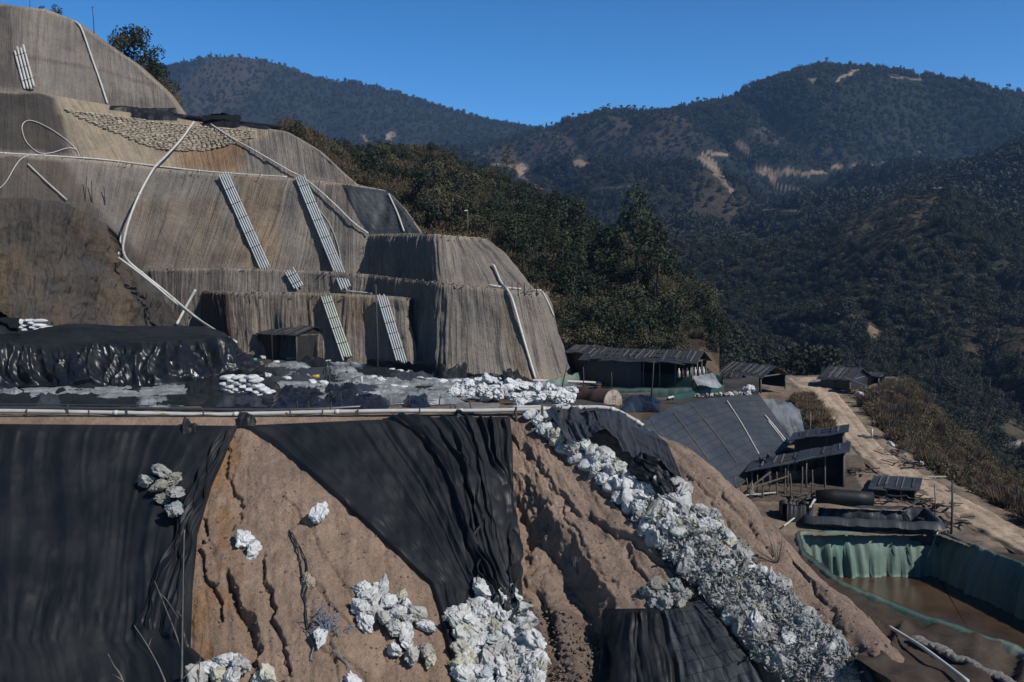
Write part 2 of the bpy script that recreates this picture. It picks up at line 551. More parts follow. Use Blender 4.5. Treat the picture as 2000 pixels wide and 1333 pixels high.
M = {
 'cliff': m_cliff(), 'earth': m_earth('earth', 2.2, 0.9), 'ground': m_earth('trodden_earth', 1.6, 0.35), 'far': m_far(),
 'tarp': m_tarp('black_tarp'),
 'tarp_gloss': m_tarp('glossy_black_tarp', (0.006, 0.007, 0.009), (0.025, 0.027, 0.03), 0.34, 0.25, spec=0.45, dustamt=0.3),
 'tarp_net': m_tarp('netted_tarp', (0.026, 0.030, 0.034), (0.06, 0.064, 0.068), 0.5, 0.45, grid=True),
 'tarp_grey': m_tarp('dusty_grey_tarp', (0.12, 0.13, 0.135), (0.34, 0.35, 0.35), 0.38, 0.5, dustamt=0.9),
 'tarp_tent': m_tarp('grey_black_sheet', (0.024, 0.028, 0.034), (0.06, 0.066, 0.075), 0.42, 0.3),
 'green': m_tarp('green_liner', (0.068, 0.112, 0.094), (0.22, 0.23, 0.18), 0.5, 0.35, dustamt=0.6),
 'white_pipe': m_plain('white_plastic_pipe', (0.64, 0.63, 0.60), 0.5, 0.12, 1.5, dirt=(0.42, 0.38, 0.3), dirtamt=0.5),
 'pipe_green': m_plain('pale_green_pipe', (0.56, 0.61, 0.53), 0.5, 0.12, 1.5, dirt=(0.4, 0.4, 0.3), dirtamt=0.4),
 'pipe_blue': m_plain('pale_blue_grey_pipe', (0.52, 0.56, 0.58), 0.5, 0.12, 1.5, dirt=(0.3, 0.3, 0.28), dirtamt=0.4),
 'black_pipe': m_plain('black_plastic_pipe', (0.05, 0.055, 0.062), 0.4, 0.3, 2.0),
 'strap': m_plain('dark_strap', (0.02, 0.02, 0.022), 0.7),
 'sack': m_sack(), 'sack_dirty': m_sack(True),
 'white': m_plain('white_woven_plastic', (0.70, 0.705, 0.71), 0.6, 0.14, 5.0, 0.4, rand=0.15),
 'wood': m_plain('weathered_wood', (0.13, 0.105, 0.085), 0.85, 0.35, 6.0, 0.3, stretch=(1, 1, 0.2)),
 'darkwood': m_plain('dark_wood', (0.05, 0.042, 0.036), 0.85, 0.35, 6.0, 0.3),
 'bamboo': m_plain('bamboo', (0.15, 0.135, 0.115), 0.7, 0.3, 5.0),
 'roof': m_plain('dark_roof_sheet', (0.028, 0.029, 0.032), 0.55, 0.5, 2.0, 0.4, dirt=(0.075, 0.073, 0.07), dirtamt=0.7),
 'wall': m_plain('black_sheet_wall', (0.014, 0.0145, 0.016), 0.5, 0.4, 3.0, 0.6),
 'rust': m_plain('rusty_steel', (0.085, 0.042, 0.026), 0.75, 0.45, 2.5, 0.4, dirt=(0.035, 0.026, 0.022), dirtamt=0.7),
 'rust_end': m_plain('rusted_pale_plate', (0.40, 0.33, 0.27), 0.7, 0.3, 3.5, 0.4, dirt=(0.16, 0.075, 0.035), dirtamt=1.0),
 'soil': m_plain('loose_soil', (0.2, 0.145, 0.108), 0.95, 0.35, 3.0, 0.5, rand=0.3),
 'bark': m_plain('bark', (0.085, 0.068, 0.055), 0.9, 0.35, 5.0, 0.4),
 'twig': m_plain('bare_twig', (0.17, 0.145, 0.125), 0.9, 0.3, 6.0),
 'yellow': m_plain('yellow_plastic', (0.55, 0.36, 0.05), 0.5, 0.2),
 'teal': m_plain('teal_plastic', (0.06, 0.26, 0.22), 0.5, 0.2),
 'orange': m_plain('orange_plastic', (0.6, 0.16, 0.03), 0.5, 0.2),
 'skin': m_plain('skin', (0.22, 0.13, 0.09), 0.6, 0.1), 'hair': m_plain('black_hair', (0.012, 0.011, 0.01), 0.6, 0.2),
 'shirt': m_plain('dark_jacket', (0.028, 0.026, 0.026), 0.85, 0.3), 'trouser': m_plain('dark_blue_trousers', (0.03, 0.037, 0.055), 0.85, 0.3),
 'mud': m_plain('muddy_water', (0.075, 0.048, 0.026), 0.22, 0.4, 0.35, 0.05, dirt=(0.16, 0.105, 0.065), dirtamt=0.7),
 'pondwater': m_plain('green_water', (0.025, 0.04, 0.02), 0.12, 0.3, 0.5),
 'rope': m_plain('blue_grey_rope', (0.2, 0.24, 0.32), 0.8, 0.5, 8.0),
 'board': m_plain('grey_board', (0.2, 0.185, 0.165), 0.8, 0.3, 4.0, 0.2),
 'tarp_mid': m_tarp('dusty_dark_sheet', (0.05, 0.056, 0.062), (0.15, 0.16, 0.165), 0.36, 0.45, dustamt=0.9),
 'green_shaded': m_tarp('shaded_green_liner', (0.014, 0.036, 0.03), (0.04, 0.07, 0.058), 0.5, 0.35),  # same green liner with the basin's shade put into its colour
 'sandbag': m_plain('tan_sandbag', (0.44, 0.365, 0.275), 0.9, 0.25, 6.0, 0.4, rand=0.35),
 'clod': m_plain('grey_clod', (0.19, 0.165, 0.142), 0.95, 0.35, 3.0, 0.5, rand=0.3),
 'straw': m_plain('straw_mat', (0.30, 0.26, 0.19), 0.9, 0.3, 8.0, 0.4, rand=0.3),
 'leaf_dark': m_leaf('dark_leaves', [(0.018, 0.026, 0.015), (0.036, 0.046, 0.024), (0.026, 0.036, 0.022), (0.046, 0.052, 0.028)]),
 'leaf_olive': m_leaf('olive_leaves', [(0.046, 0.047, 0.024), (0.078, 0.068, 0.036), (0.055, 0.056, 0.03), (0.09, 0.07, 0.042)], lum=1.0),
 'leaf_brown': m_leaf('dry_brush_leaves', [(0.085, 0.06, 0.034), (0.13, 0.09, 0.05), (0.075, 0.06, 0.034), (0.11, 0.075, 0.05)], lum=1.0),
 'leaf_green': m_leaf('fresh_leaves', [(0.026, 0.042, 0.018), (0.042, 0.06, 0.027), (0.022, 0.036, 0.018), (0.045, 0.055, 0.027)]),
 'leaf_far': m_leaf('far_leaves', [(0.024, 0.033, 0.022), (0.048, 0.056, 0.034), (0.034, 0.043, 0.028), (0.066, 0.066, 0.042)]),
 'leaf_grey': m_leaf('grey_twigs', [(0.075, 0.062, 0.052), (0.11, 0.094, 0.08), (0.065, 0.05, 0.04), (0.095, 0.08, 0.068)]),
}
# ------------------------------------------------------------------ mountains and hills
def cols(shape, c):
    return np.ones(shape + (3,)) * np.asarray(c, float)

def mixc(C, m, c):
    m = np.clip(m, 0, 1)[..., None]
    return C * (1 - m) + np.asarray(c, float) * m

SCAR = (0.42, 0.31, 0.225)
FLOOR = (0.036, 0.042, 0.028)
BRUSH = (0.10, 0.082, 0.06)

def hill(name, px, table, nu, nvs, amp, wl, seed, scars=(), lines=(), brush=(), keep_crest=None, base=FLOOR, brushiness=0.0, lift=0.55):
    rows = [[(x, y, D) for x, y in zip(px, ys)] for D, ys in table]
    G = loft(rows, nu, nvs, su=10, sv=6)
    X, Y = G[..., 0], G[..., 1]
    wx = X + 0.35 * wl * vn(X / wl, Y / wl, 0, seed + 5)
    wx = wx + 0.45 * Y
    bil = lambda f, s: -np.sqrt(1e-3 + (1 - np.abs(vn(wx / wl * f, Y / wl * 0.42 * f, 0, seed + s))) ** 2) ** 1.5
    n = 0.25 + bil(1.0, 0) + 0.45 * bil(2.3, 7) + 0.22 * bil(5.1, 13) + lift
    w = np.ones(G.shape[:2])
    if keep_crest is not None:
        t = (np.arange(G.shape[0]) - sum(nvs[:keep_crest])) / float(max(nvs))
        w = w * (0.10 + 0.90 * sstep(0.05, 0.9, -t))[:, None]
    w = w * sstep(0, nvs[0], np.arange(G.shape[0]))[:, None]
    G[..., 2] += amp * w * (n - 0.25)
    P, Q = pix(G)
    C = cols(G.shape[:2], base)
    m = vn(X / (wl * 0.5), Y / (wl * 0.5), 0, seed + 9) * 0.5 + 0.5
    C = mixc(C, sstep(0.55, 0.8, m) * brushiness, BRUSH)
    bare = sstep(0.5, 0.8, m) * brushiness * 0.75
    for poly in brush:
        b = blur(blur(poly_in(P, Q, poly).astype(float), 6, 0), 6, 1)
        C = mixc(C, b * (0.6 + 0.4 * m), BRUSH)
        bare = np.maximum(bare, b * 0.75)
    jx = P + 4 * vn(X / 9, Y / 9, 0, seed + 3); jy = Q + 3 * vn(X / 9, Y / 9, 3, seed + 4)
    for poly in scars:
        s = poly_in(jx, jy, poly).astype(float)
        v = 0.75 + 0.3 * vn(X / 12, Y / 30, 0, seed + 7)
        C = mixc(C, s, (1, 1, 1)) if False else C * (1 - s[..., None]) + s[..., None] * v[..., None] * np.asarray(SCAR)
        for k_ in (0, 4, 8, 12): bare = np.maximum(bare, blur(blur(poly_in(jx, jy - k_, poly).astype(float), 3, 0), 3, 1) * 4)
    for pl, wd, c in lines:
        d, _ = seg_dist(jx, jy, pl)
        s = 1 - sstep(wd * 0.6, wd, d)
        C = mixc(C, s, c)
        d2, _ = seg_dist(jx, jy - 6, pl)
        bare = np.maximum(bare, ((d < wd * 1.8) | (d2 < wd * 2.2)) * 2.0)
    o = grid_obj(name, G, M['far'], C, 'structure')
    return G, bare, C

m1 = hill('mountain', [200, 320, 400, 480, 560, 640, 740, 800, 870, 960, 1050, 1200], [
    (1250, [350, 350, 355, 360, 365, 370, 370, 370, 375, 385, 390, 400]),
    (1480, [275, 280, 285, 295, 300, 305, 304, 302, 305, 330, 350, 370]),
    (1800, [200, 210, 215, 220, 235, 250, 255, 262, 272, 280, 290, 320]),
    (2300, [146, 126, 106, 100, 117, 146, 166, 182, 208, 233, 246, 300]),
    (2700, [200, 190, 180, 175, 190, 205, 220, 230, 245, 265, 280, 330])],
    420, [50, 80, 130, 40], 120, 420, 11, lift=0.15, keep_crest=3, base=(0.04, 0.043, 0.034), brushiness=0.7,
    scars=[[(752, 262), (768, 254), (774, 262), (764, 276), (754, 274)], [(700, 262), (712, 266), (722, 280), (716, 282)],
           [(688, 296), (704, 296), (694, 304)], [(648, 276), (655, 278), (652, 286), (646, 283)]])
m2 = hill('mountain', [840, 950, 1060, 1180, 1300, 1400, 1500, 1600, 1720, 1850, 2000, 2250], [
    (520, [520, 545, 570, 570, 560, 550, 540, 520, 490, 480, 470, 460]),
    (700, [400, 430, 460, 465, 455, 450, 440, 425, 400, 380, 370, 360]),
    (850, [345, 360, 390, 405, 395, 385, 380, 365, 345, 335, 330, 320]),
    (1050, [318, 318, 330, 345, 330, 315, 320, 305, 290, 280, 275, 265]),
    (1300, [305, 285, 275, 270, 265, 245, 235, 215, 210, 215, 215, 205]),
    (1500, [296, 268, 247, 219, 219, 196, 160, 122, 135, 161, 160, 143]),
    (1800, [330, 310, 300, 280, 280, 260, 240, 210, 210, 225, 220, 200])],
    760, [60, 60, 70, 80, 90, 30], 200, 340, 23, lift=0.5, keep_crest=5, brushiness=0.75,
    scars=[[(1356, 305), (1375, 302), (1396, 318), (1414, 345), (1440, 385), (1430, 380), (1404, 350), (1385, 330)],
           [(1378, 298), (1400, 294), (1424, 302), (1420, 308), (1395, 304)],
           [(1474, 330), (1495, 326), (1512, 336), (1530, 328), (1560, 336), (1600, 334), (1618, 340), (1570, 344), (1530, 342), (1515, 352), (1512, 362), (1500, 345), (1478, 340)],
           [(1620, 325), (1640, 320), (1652, 326), (1640, 331), (1622, 330)], [(1716, 316), (1726, 320), (1722, 326)],
           [(1000, 322), (1020, 319), (1036, 326), (1022, 336), (1034, 360), (1022, 352), (1006, 336)],
           [(1120, 316), (1135, 311), (1152, 320), (1148, 326), (1122, 324)],
           [(1434, 280), (1448, 274), (1460, 290), (1470, 305), (1452, 296)], [(1580, 152), (1598, 150), (1590, 162)],
           [(1524, 180), (1540, 180), (1530, 184)], [(1786, 295), (1806, 294), (1800, 300)]],
    lines=[([(1634, 160), (1655, 146), (1676, 137)], 2.6, SCAR), ([(960, 322), (1035, 326)], 2.4, (0.3, 0.23, 0.18)),
           ([(1650, 325), (1725, 323)], 2.2, (0.27, 0.2, 0.15)), ([(1515, 360), (1560, 375), (1598, 388)], 3.0, (0.33, 0.25, 0.18)),
           ([(1740, 148), (1800, 156)], 2.0, (0.25, 0.2, 0.16)), ([(1490, 411), (1570, 411)], 2.2, (0.24, 0.19, 0.15)),
           ([(1160, 372), (1240, 362)], 2.0, (0.12, 0.1, 0.085))],
    brush=[[(1360, 320), (1470, 390), (1440, 430), (1340, 420)], [(1450, 270), (1580, 300), (1700, 320), (1660, 300), (1500, 240)]])
m3r = hill('hill', [1700, 1800, 1880, 1950, 2050, 2300], [
    (480, [500, 460, 445, 450, 455, 450]), (560, [470, 430, 420, 425, 430, 430]), (650, [420, 385, 365, 345, 325, 300]),
    (720, [415, 375, 345, 312, 275, 235]), (800, [440, 400, 370, 340, 310, 270])],
    260, [30, 40, 50, 30], 14, 110, 41, keep_crest=3)
m3 = hill('hillside', [1150, 1250, 1400, 1550, 1650, 1750, 1850, 2000, 2250], [
    (140, [790, 780, 775, 760, 765, 830, 920, 1060, 1140]),
    (180, [735, 730, 728, 718, 722, 760, 820, 930, 1000]),
    (240, [660, 650, 650, 650, 660, 690, 730, 800, 850]),
    (330, [580, 570, 580, 580, 590, 600, 620, 650, 680]),
    (430, [520, 510, 520, 520, 490, 470, 480, 520, 540]),
    (520, [470, 470, 490, 480, 430, 388, 376, 430, 450]),
    (600, [500, 500, 520, 510, 470, 430, 420, 450, 460])],
    620, [30, 50, 70, 70, 60, 30], 34, 130, 57, keep_crest=5, brushiness=0.35,
    scars=[[(1690, 630), (1702, 628), (1722, 650), (1712, 665), (1694, 655)]],
    lines=[([(1870, 378), (1960, 410), (1990, 420)], 4.5, (0.14, 0.12, 0.1)), ([(2000, 545), (1953, 590), (1948, 660), (1930, 715)], 2.0, (0.26, 0.23, 0.2)),
           ([(1880, 690), (1960, 680), (2010, 685)], 7, (0.11, 0.085, 0.06)), ([(1960, 868), (2010, 862)], 4, (0.32, 0.3, 0.27))],
    brush=[[(1640, 430), (1740, 378), (1850, 372), (1800, 450), (1700, 520), (1640, 540)], [(1880, 640), (2050, 640), (2050, 720), (1880, 720)],
           [(1960, 800), (2050, 800), (2050, 870), (1960, 870)]])

# ------------------------------------------------------------------ wooded knoll behind the cliff
KP = [555, 640, 700, 745, 800, 870, 930, 1000, 1060, 1130, 1200, 1290, 1360, 1405]
KROWS = [
    (  # front, low
     [330, 420, 460, 470, 480, 490, 500, 560, 630, 675, 692, 700, 704, 722],
     [133, 128, 126, 124, 122, 121, 119, 112, 105, 99, 97, 96, 96, 99]),
    ([262, 320, 385, 410, 440, 455, 462, 500, 560, 620, 645, 660, 670, 690],
     [136, 134, 131, 130, 129, 128, 126, 120, 113, 108, 106, 105, 104, 104]),
    ([258, 300, 335, 345, 355, 375, 395, 425, 455, 490, 525, 570, 615, 655],
     [142, 143, 146, 148, 148, 146, 143, 139, 134, 130, 126, 122, 117, 113]),
    ([260, 302, 306, 298, 296, 318, 340, 368, 402, 434, 475, 530, 580, 640],
     [152, 156, 166, 172, 172, 170, 168, 164, 159, 154, 149, 143, 135, 125]),
    ([310, 340, 340, 335, 335, 350, 370, 400, 440, 470, 510, 560, 610, 660],
     [175, 180, 195, 200, 200, 200, 198, 194, 190, 185, 180, 172, 165, 150])]
G = loft([[(x, y, d) for x, y, d in zip(KP, ys, ds)] for ys, ds in KROWS], 300, [30, 40, 50, 20], su=5, sv=5)
X, Y = G[..., 0], G[..., 1]
G[..., 2] += 0.9 * fbm(X / 7, Y / 7, 0, 4, 71)
P, Q = pix(G)
C = cols(G.shape[:2], (0.06, 0.052, 0.036))
C = mixc(C, sstep(0, .5, fbm(X / 9, Y / 9, 0, 3, 75)), (0.115, 0.08, 0.05))
for poly in ([(1376, 668), (1420, 745), (1330, 745)], [(1090, 590), (1140, 600), (1150, 680), (1080, 680)], [(1205, 655), (1218, 655), (1226, 680), (1208, 682)]):
    C = mixc(C, blur(poly_in(P, Q, poly).astype(float), 2, 1), (0.19, 0.135, 0.09))
grid_obj('hillside', G, M['earth'], C, 'structure')
KN = Terr(); KN.add(G)

# ------------------------------------------------------------------ terraced cut cliff
GREY = (0.255, 0.226, 0.198)
OCH = (0.30, 0.215, 0.145)
PALE = (0.40, 0.325, 0.24)
DARK = (0.085, 0.075, 0.067)
CL = Terr()

def face(name, top, bot, nu, nv, amp, seed, groove=0.0, colf=None, su=2, rough=0.0, mid=None, corr=0.12, cmask=lambda P, Q: 1.0):
    rows = [top] + ([mid] if mid else []) + [bot]
    G = loft(rows, nu, ([nv // 2, nv - nv // 2] if mid else [nv]), su=su)
    A = arc_uv(G)
    N = gnorm(G)
    u, v = A[..., 0], A[..., 1]
    d = amp * fbm(G[..., 0] / 4.5, G[..., 1] / 4.5, G[..., 2] / 5, 4, seed)
    P0, Q0 = pix(G)
    if groove:
        d = d + groove * (fbm((u + 0.25 * vn(u / 3, v / 3, 0, seed)) / 0.55, v / 7.0, 0, 3, seed + 3) + corr * cmask(P0, Q0) * np.sin((u + .5 * vn(u / 4, v / 5, 0, seed + 1)) * 2 * np.pi / 0.5))
    if rough:
        d = d + rough * (ridged(u / 1.7 + 0.3 * vn(u, v / 2, 0, seed), v / 9.0, 3, seed + 8) + .3 * ridged(u / .6 + .2 * vn(u * 2, v, 0, seed), v / 4.0, 3, seed + 12) + .35 * fbm(u / 1.2, v / 1.2, 0, 4, seed + 14, 0.6))
    t = np.linspace(0, 1, G.shape[0])[:, None]
    d = d * np.minimum(1, 0.35 + 4 * np.minimum(t, 1 - t))
    G0 = G
    G = G + N * d[..., None]
    # soften the lip of the bench
    lip = np.exp(-(t / 0.02) ** 2) * 0.2
    G[..., 1] += lip * np.ones_like(u)
    P, Q = pix(G0)
    C = cols(G.shape[:2], GREY)
    if colf: C = colf(C, P, Q, G0, u, v)
    if name != 'rock_face':   # dry loose soil along the lip and at the foot of each face
        lw = 0.35 + 0.25 * vn(u / 1.5, 0, 0, seed + 21)
        C = mixc(C, sstep(lw + .25, lw * .4, v) * .75, (0.40, 0.335, 0.265))
        vb = v[-1:] - v
        C = mixc(C, sstep(1.1, .1, vb + .5 * vn(u / 1.2, 0, 0, seed + 22)) * .5, (0.36, 0.295, 0.23))
    # the bench surface behind the lip
    b = G[:1].copy(); b[..., 1] += 2.5; b[..., 2] += 0.05
    b2 = G[:1].copy(); b2[..., 1] += 9; b2[..., 2] -= 2.5
    if name == 'rock_face': b[..., 2] -= 0.8; b2[..., 2] -= 6
    ft = G[-1:].copy(); ft[..., 2] -= 4.5; ft[..., 1] -= 0.6
    Gb = np.concatenate([G, ft], 0)
    Bn = np.concatenate([b2, b, G[:1] + np.array([0, 0.02, 0.01])], 0)
    Cb = np.concatenate([C, C[-1:]], 0)
    fq = np.concatenate([gquads(*Gb.shape[:2]), gquads(3, nu) + Gb.shape[0] * nu])
    o = mesh_obj(name, np.concatenate([Gb.reshape(-1, 3), Bn.reshape(-1, 3)]), fq, M['cliff'],
                 uv=np.concatenate([arc_uv(Gb).reshape(-1, 2), arc_uv(Bn).reshape(-1, 2)]),
                 col=np.concatenate([Cb.reshape(-1, 3), np.repeat(C[:1], 3, 0).reshape(-1, 3)]))
    o['kind'] = 'structure'
    CL.add(G)
    return G

def patch(C, P, Q, poly, c, soft=5, amt=1.0):
    m = blur(blur(poly_in(P, Q, poly).astype(float), soft, 0), soft, 1)
    return mixc(C, m * amt, c)

def cf1(C, P, Q, G, u, v):
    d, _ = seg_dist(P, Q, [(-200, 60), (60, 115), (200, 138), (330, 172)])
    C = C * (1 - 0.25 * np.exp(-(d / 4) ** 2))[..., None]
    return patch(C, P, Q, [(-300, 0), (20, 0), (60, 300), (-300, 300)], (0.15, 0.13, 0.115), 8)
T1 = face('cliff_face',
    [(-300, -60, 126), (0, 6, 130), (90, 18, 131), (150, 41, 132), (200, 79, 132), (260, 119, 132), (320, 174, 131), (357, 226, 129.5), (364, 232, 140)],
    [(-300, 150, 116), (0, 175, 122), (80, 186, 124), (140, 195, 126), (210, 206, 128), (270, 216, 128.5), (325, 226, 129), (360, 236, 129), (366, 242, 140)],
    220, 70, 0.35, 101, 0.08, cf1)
def cf2(C, P, Q, G, u, v):
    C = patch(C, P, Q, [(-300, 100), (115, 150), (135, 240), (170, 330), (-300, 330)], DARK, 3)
    C = patch(C, P, Q, [(100, 170), (560, 230), (520, 268), (430, 300), (420, 330), (150, 320)], PALE, 3)
    C = patch(C, P, Q, [(360, 290), (480, 262), (470, 360), (330, 360)], (0.34, 0.22, 0.13), 5)
    return C
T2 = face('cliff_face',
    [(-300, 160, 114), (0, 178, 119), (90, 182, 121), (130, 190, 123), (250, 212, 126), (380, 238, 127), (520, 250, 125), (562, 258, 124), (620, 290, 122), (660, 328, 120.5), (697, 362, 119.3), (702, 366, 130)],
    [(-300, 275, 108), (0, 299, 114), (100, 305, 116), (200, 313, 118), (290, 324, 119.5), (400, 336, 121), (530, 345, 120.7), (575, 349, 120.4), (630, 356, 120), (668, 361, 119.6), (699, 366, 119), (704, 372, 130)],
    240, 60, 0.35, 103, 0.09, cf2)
def cf3(C, P, Q, G, u, v):
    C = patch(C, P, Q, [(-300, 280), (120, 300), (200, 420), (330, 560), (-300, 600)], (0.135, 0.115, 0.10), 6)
    C = patch(C, P, Q, [(460, 330), (560, 340), (540, 420), (560, 540), (440, 540), (470, 430)], OCH, 10, 0.7)
    C = patch(C, P, Q, [(250, 400), (420, 380), (480, 530), (280, 530)], (0.25, 0.195, 0.145), 8, 0.7)
    C = patch(C, P, Q, [(600, 345), (700, 360), (740, 440), (690, 420)], (0.27, 0.21, 0.17), 6, 0.6)
    return C
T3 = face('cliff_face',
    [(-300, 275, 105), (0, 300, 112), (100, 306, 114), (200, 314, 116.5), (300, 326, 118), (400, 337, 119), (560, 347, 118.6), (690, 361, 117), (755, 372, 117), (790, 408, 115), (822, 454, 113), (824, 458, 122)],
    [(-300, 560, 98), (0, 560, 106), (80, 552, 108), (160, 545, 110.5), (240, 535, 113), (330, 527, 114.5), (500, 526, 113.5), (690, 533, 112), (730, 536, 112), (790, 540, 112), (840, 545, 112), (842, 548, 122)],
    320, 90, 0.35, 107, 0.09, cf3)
def cfb(C, P, Q, G, u, v):
    return C
TB = face('cliff_face',
    [(700, 459, 119), (722, 459, 114), (790, 458.5, 104.5), (850, 458, 97.6), (866, 459, 97.0), (940, 463, 97.5), (948, 467, 99), (945, 468, 110)],
    [(700, 535, 116), (724, 538, 111.5), (792, 546, 101), (856, 554, 94), (874, 556, 93.3), (1030, 565, 94), (1044, 566, 95.5), (1025, 566, 110)],
    320, 60, 0.3, 109, 0.15, cfb, su=2, corr=0.8, cmask=lambda P, Q: 0.04 + .96 * (1 - sstep(850, 880, P)))
def cfw(C, P, Q, G, u, v):
    C = patch(C, P, Q, [(960, 590), (1010, 600), (1060, 745), (1000, 745), (985, 660)], (0.27, 0.21, 0.155), 5, 0.6)
    C = patch(C, P, Q, [(250, 500), (440, 500), (440, 600), (250, 660)], (0.19, 0.16, 0.14), 5, 0.7)
    d, _ = seg_dist(P, Q, [(1000, 590), (1060, 745)])
    return mixc(C, np.exp(-(d / 3) ** 2) * 0.5, (0.38, 0.35, 0.32))
TW = face('cliff_face',
    [(180, 520, 118), (300, 525, 113), (430, 523, 111), (600, 528, 109), (720, 536, 105), (800, 546, 97), (856, 553, 90.5), (874, 555, 89.8), (1000, 566, 88.5), (1055, 569, 88.5), (1066, 572, 90), (1062, 574, 106)],
    [(180, 640, 115), (300, 660, 110), (430, 672, 108), (600, 690, 106), (720, 704, 101.5), (800, 718, 93), (852, 728, 87), (872, 731, 86), (1035, 744, 85), (1110, 741, 86), (1124, 738, 88), (1100, 720, 106)],
    480, 90, 0.3, 113, 0.13, cfw, su=2, corr=0.8, cmask=lambda P, Q: (0.03 + .97 * (1 - sstep(860, 920, P))) * (0.12 + .88 * sstep(660, 730, P)))
def cf5(C, P, Q, G, u, v):
    C = mixc(C, np.full(P.shape, 0.55), (0.37, 0.295, 0.225))
    C = patch(C, P, Q, [(590, 570), (740, 570), (720, 640), (640, 660), (600, 630)], OCH, 8, 0.6)
    C = patch(C, P, Q, [(360, 560), (445, 560), (460, 720), (360, 720)], (0.15, 0.105, 0.08), 4)  # left end coloured darker to stand in for shade on its side
    C = patch(C, P, Q, [(770, 590), (800, 590), (815, 715), (790, 715)], (0.33, 0.28, 0.23), 4, 0.6)
    return C
T5 = face('cliff_face',
    [(372, 568, 114), (420, 569, 106), (440, 570, 104), (600, 572, 100), (720, 577, 96), (785, 581, 93.5), (798, 583, 93.5), (802, 585, 99)],
    [(380, 694, 110), (432, 700, 102.4), (446, 702, 100.8), (600, 705, 97), (720, 712, 93), (802, 720, 90), (815, 721, 90), (822, 718, 96)],
    280, 70, 0.3, 117, 0.10, cf5)
def cfl(C, P, Q, G, u, v):
    C = cols(C.shape[:2], (0.10, 0.087, 0.076))
    m = fbm(u / 4, v / 9, 0, 3, 5)
    C = mixc(C, sstep(-0.1, 0.5, m) * .8, (0.14, 0.105, 0.073))
    return mixc(C, sstep(0.3, 0.8, fbm(u / 1.5, v / 2.5, 0, 3, 15)) * 0.7, (0.1, 0.095, 0.095))
TL = face('rock_face',
    [(-300, 370, 84), (-100, 378, 89), (0, 384, 92.5), (110, 392, 96), (160, 415, 98), (200, 440, 100), (245, 500, 103), (300, 555, 105), (348, 645, 106), (352, 655, 116)],
    [(-300, 700, 76), (-100, 690, 81), (0, 690, 85), (100, 690, 89), (150, 690, 92), (200, 690, 95), (250, 690, 98), (300, 690, 101), (352, 690, 104), (356, 690, 114)],
    480, 180, 0.9, 119, 0.17, cfl, rough=0.5)

# ------------------------------------------------------------------ work platform
PX = [-350, 0, 300, 600, 800, 1000, 1150, 1200, 1232, 1252, 1300, 1390, 1482]
FR = [(812, 54.5), (812, 54.5), (812, 54.5), (812, 54.5), (811, 54.5), (809, 54.6), (805, 54.6), (806, 54.2), (815, 57.6), (825, 61.2), (800, 67.5), (779, 76.5), (772, 79.8)]
MI = [(754, 73), (754, 73), (754, 73), (754, 73), (754, 73), (758, 73), (768, 73.5), (778, 73), (780, 74), (784, 74), (775, 79), (765, 85), (762, 86)]
BA = [(702, 98), (702, 98), (702, 98), (702, 98), (712, 98), (728, 95), (744, 94), (748, 93), (748, 93), (746, 95), (744, 97), (742, 98), (742, 98)]
BB = [(690, 112), (690, 112), (690, 112), (690, 112), (700, 112), (712, 112), (722, 112), (724, 112), (724, 112), (724, 112), (724, 112), (722, 112), (722, 112)]
G = loft([[(x, y, d) for x, (y, d) in zip(PX, r)] for r in (FR, MI, BA, BB)], 420, [70, 60, 15], su=1)
X, Y = G[..., 0], G[..., 1]
G[..., 2] += 0.07 * fbm(X / 1.3, Y / 1.3, 0, 4, 131) * np.concatenate([[0.3], np.ones(G.shape[0] - 1)])[:, None]
P, Q = pix(G)
C = cols(G.shape[:2], (0.085, 0.078, 0.07))
C = mixc(C, sstep(-.1, .4, fbm(X / 3, Y / 3, 0, 4, 133)), (0.04, 0.042, 0.045))
C = mixc(C, sstep(776, 800, Q) * (P < 1020), (0.24, 0.185, 0.14))
C = mixc(C, ((P > 1200) & (Q > 790)).astype(float), (0.13, 0.09, 0.06))
grid_obj('terrace_ground', G, M['ground'], C, 'structure')
PL = Terr(); PL.add(G)

# ------------------------------------------------------------------ lower terrace and road
LR = [(735, 128), (760, 109), (800, 95), (870, 78), (960, 63), (1000, 60), (1040, 57), (1150, 45.8), (1333, 34.5), (1600, 25.4)]
LZ = [float(at(1000, y, d)[2]) for y, d in LR]
def lowat(px, py, dz=0.0):
    py = np.asarray(py, float)
    z = np.interp(py, [r[0] for r in LR], LZ) + dz
    r = ray(px, py)
    return r * (z / r[..., 2])[..., None]
LFT = [1350, 1340, 1320, 1300, 1300, 1300, 1340, 1450, 1735, 2010]
RGT = [1745, 1745, 1700, 1730, 1880, 1960, 2040, 2230, 2560, 3000]
rows = []
for (y, d), a, b in zip(LR, LFT, RGT):
    ps = [at(a + (b - a) * t, y, d) for t in np.linspace(0, 1, 9)]
    e = ps[-1]
    ps += [e + np.array([1.5, 0.5, -0.5]), e + np.array([5, 3, -3.2]), e + np.array([13, 8, -9]), e + np.array([32, 16, -22])]
    rows.append(ps)
G = loft(rows, 460, [14, 24, 44, 60, 30, 26, 60, 50, 20], su=2, sv=2, world=True)
X, Y = G[..., 0], G[..., 1]
G[..., 2] += 0.10 * fbm(X / 1.6, Y / 1.6, 0, 4, 141)
P, Q = pix(G)
C = cols(G.shape[:2], (0.30, 0.235, 0.175))
C = mixc(C, sstep(0, .5, fbm(X / 2.5, Y / 2.5, 0, 4, 143)) * 0.7, (0.13, 0.105, 0.085))
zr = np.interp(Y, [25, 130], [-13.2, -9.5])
C = mixc(C, sstep(0.8, 2.5, zr - G[..., 2]) * (P > 1500), (0.085, 0.07, 0.05))
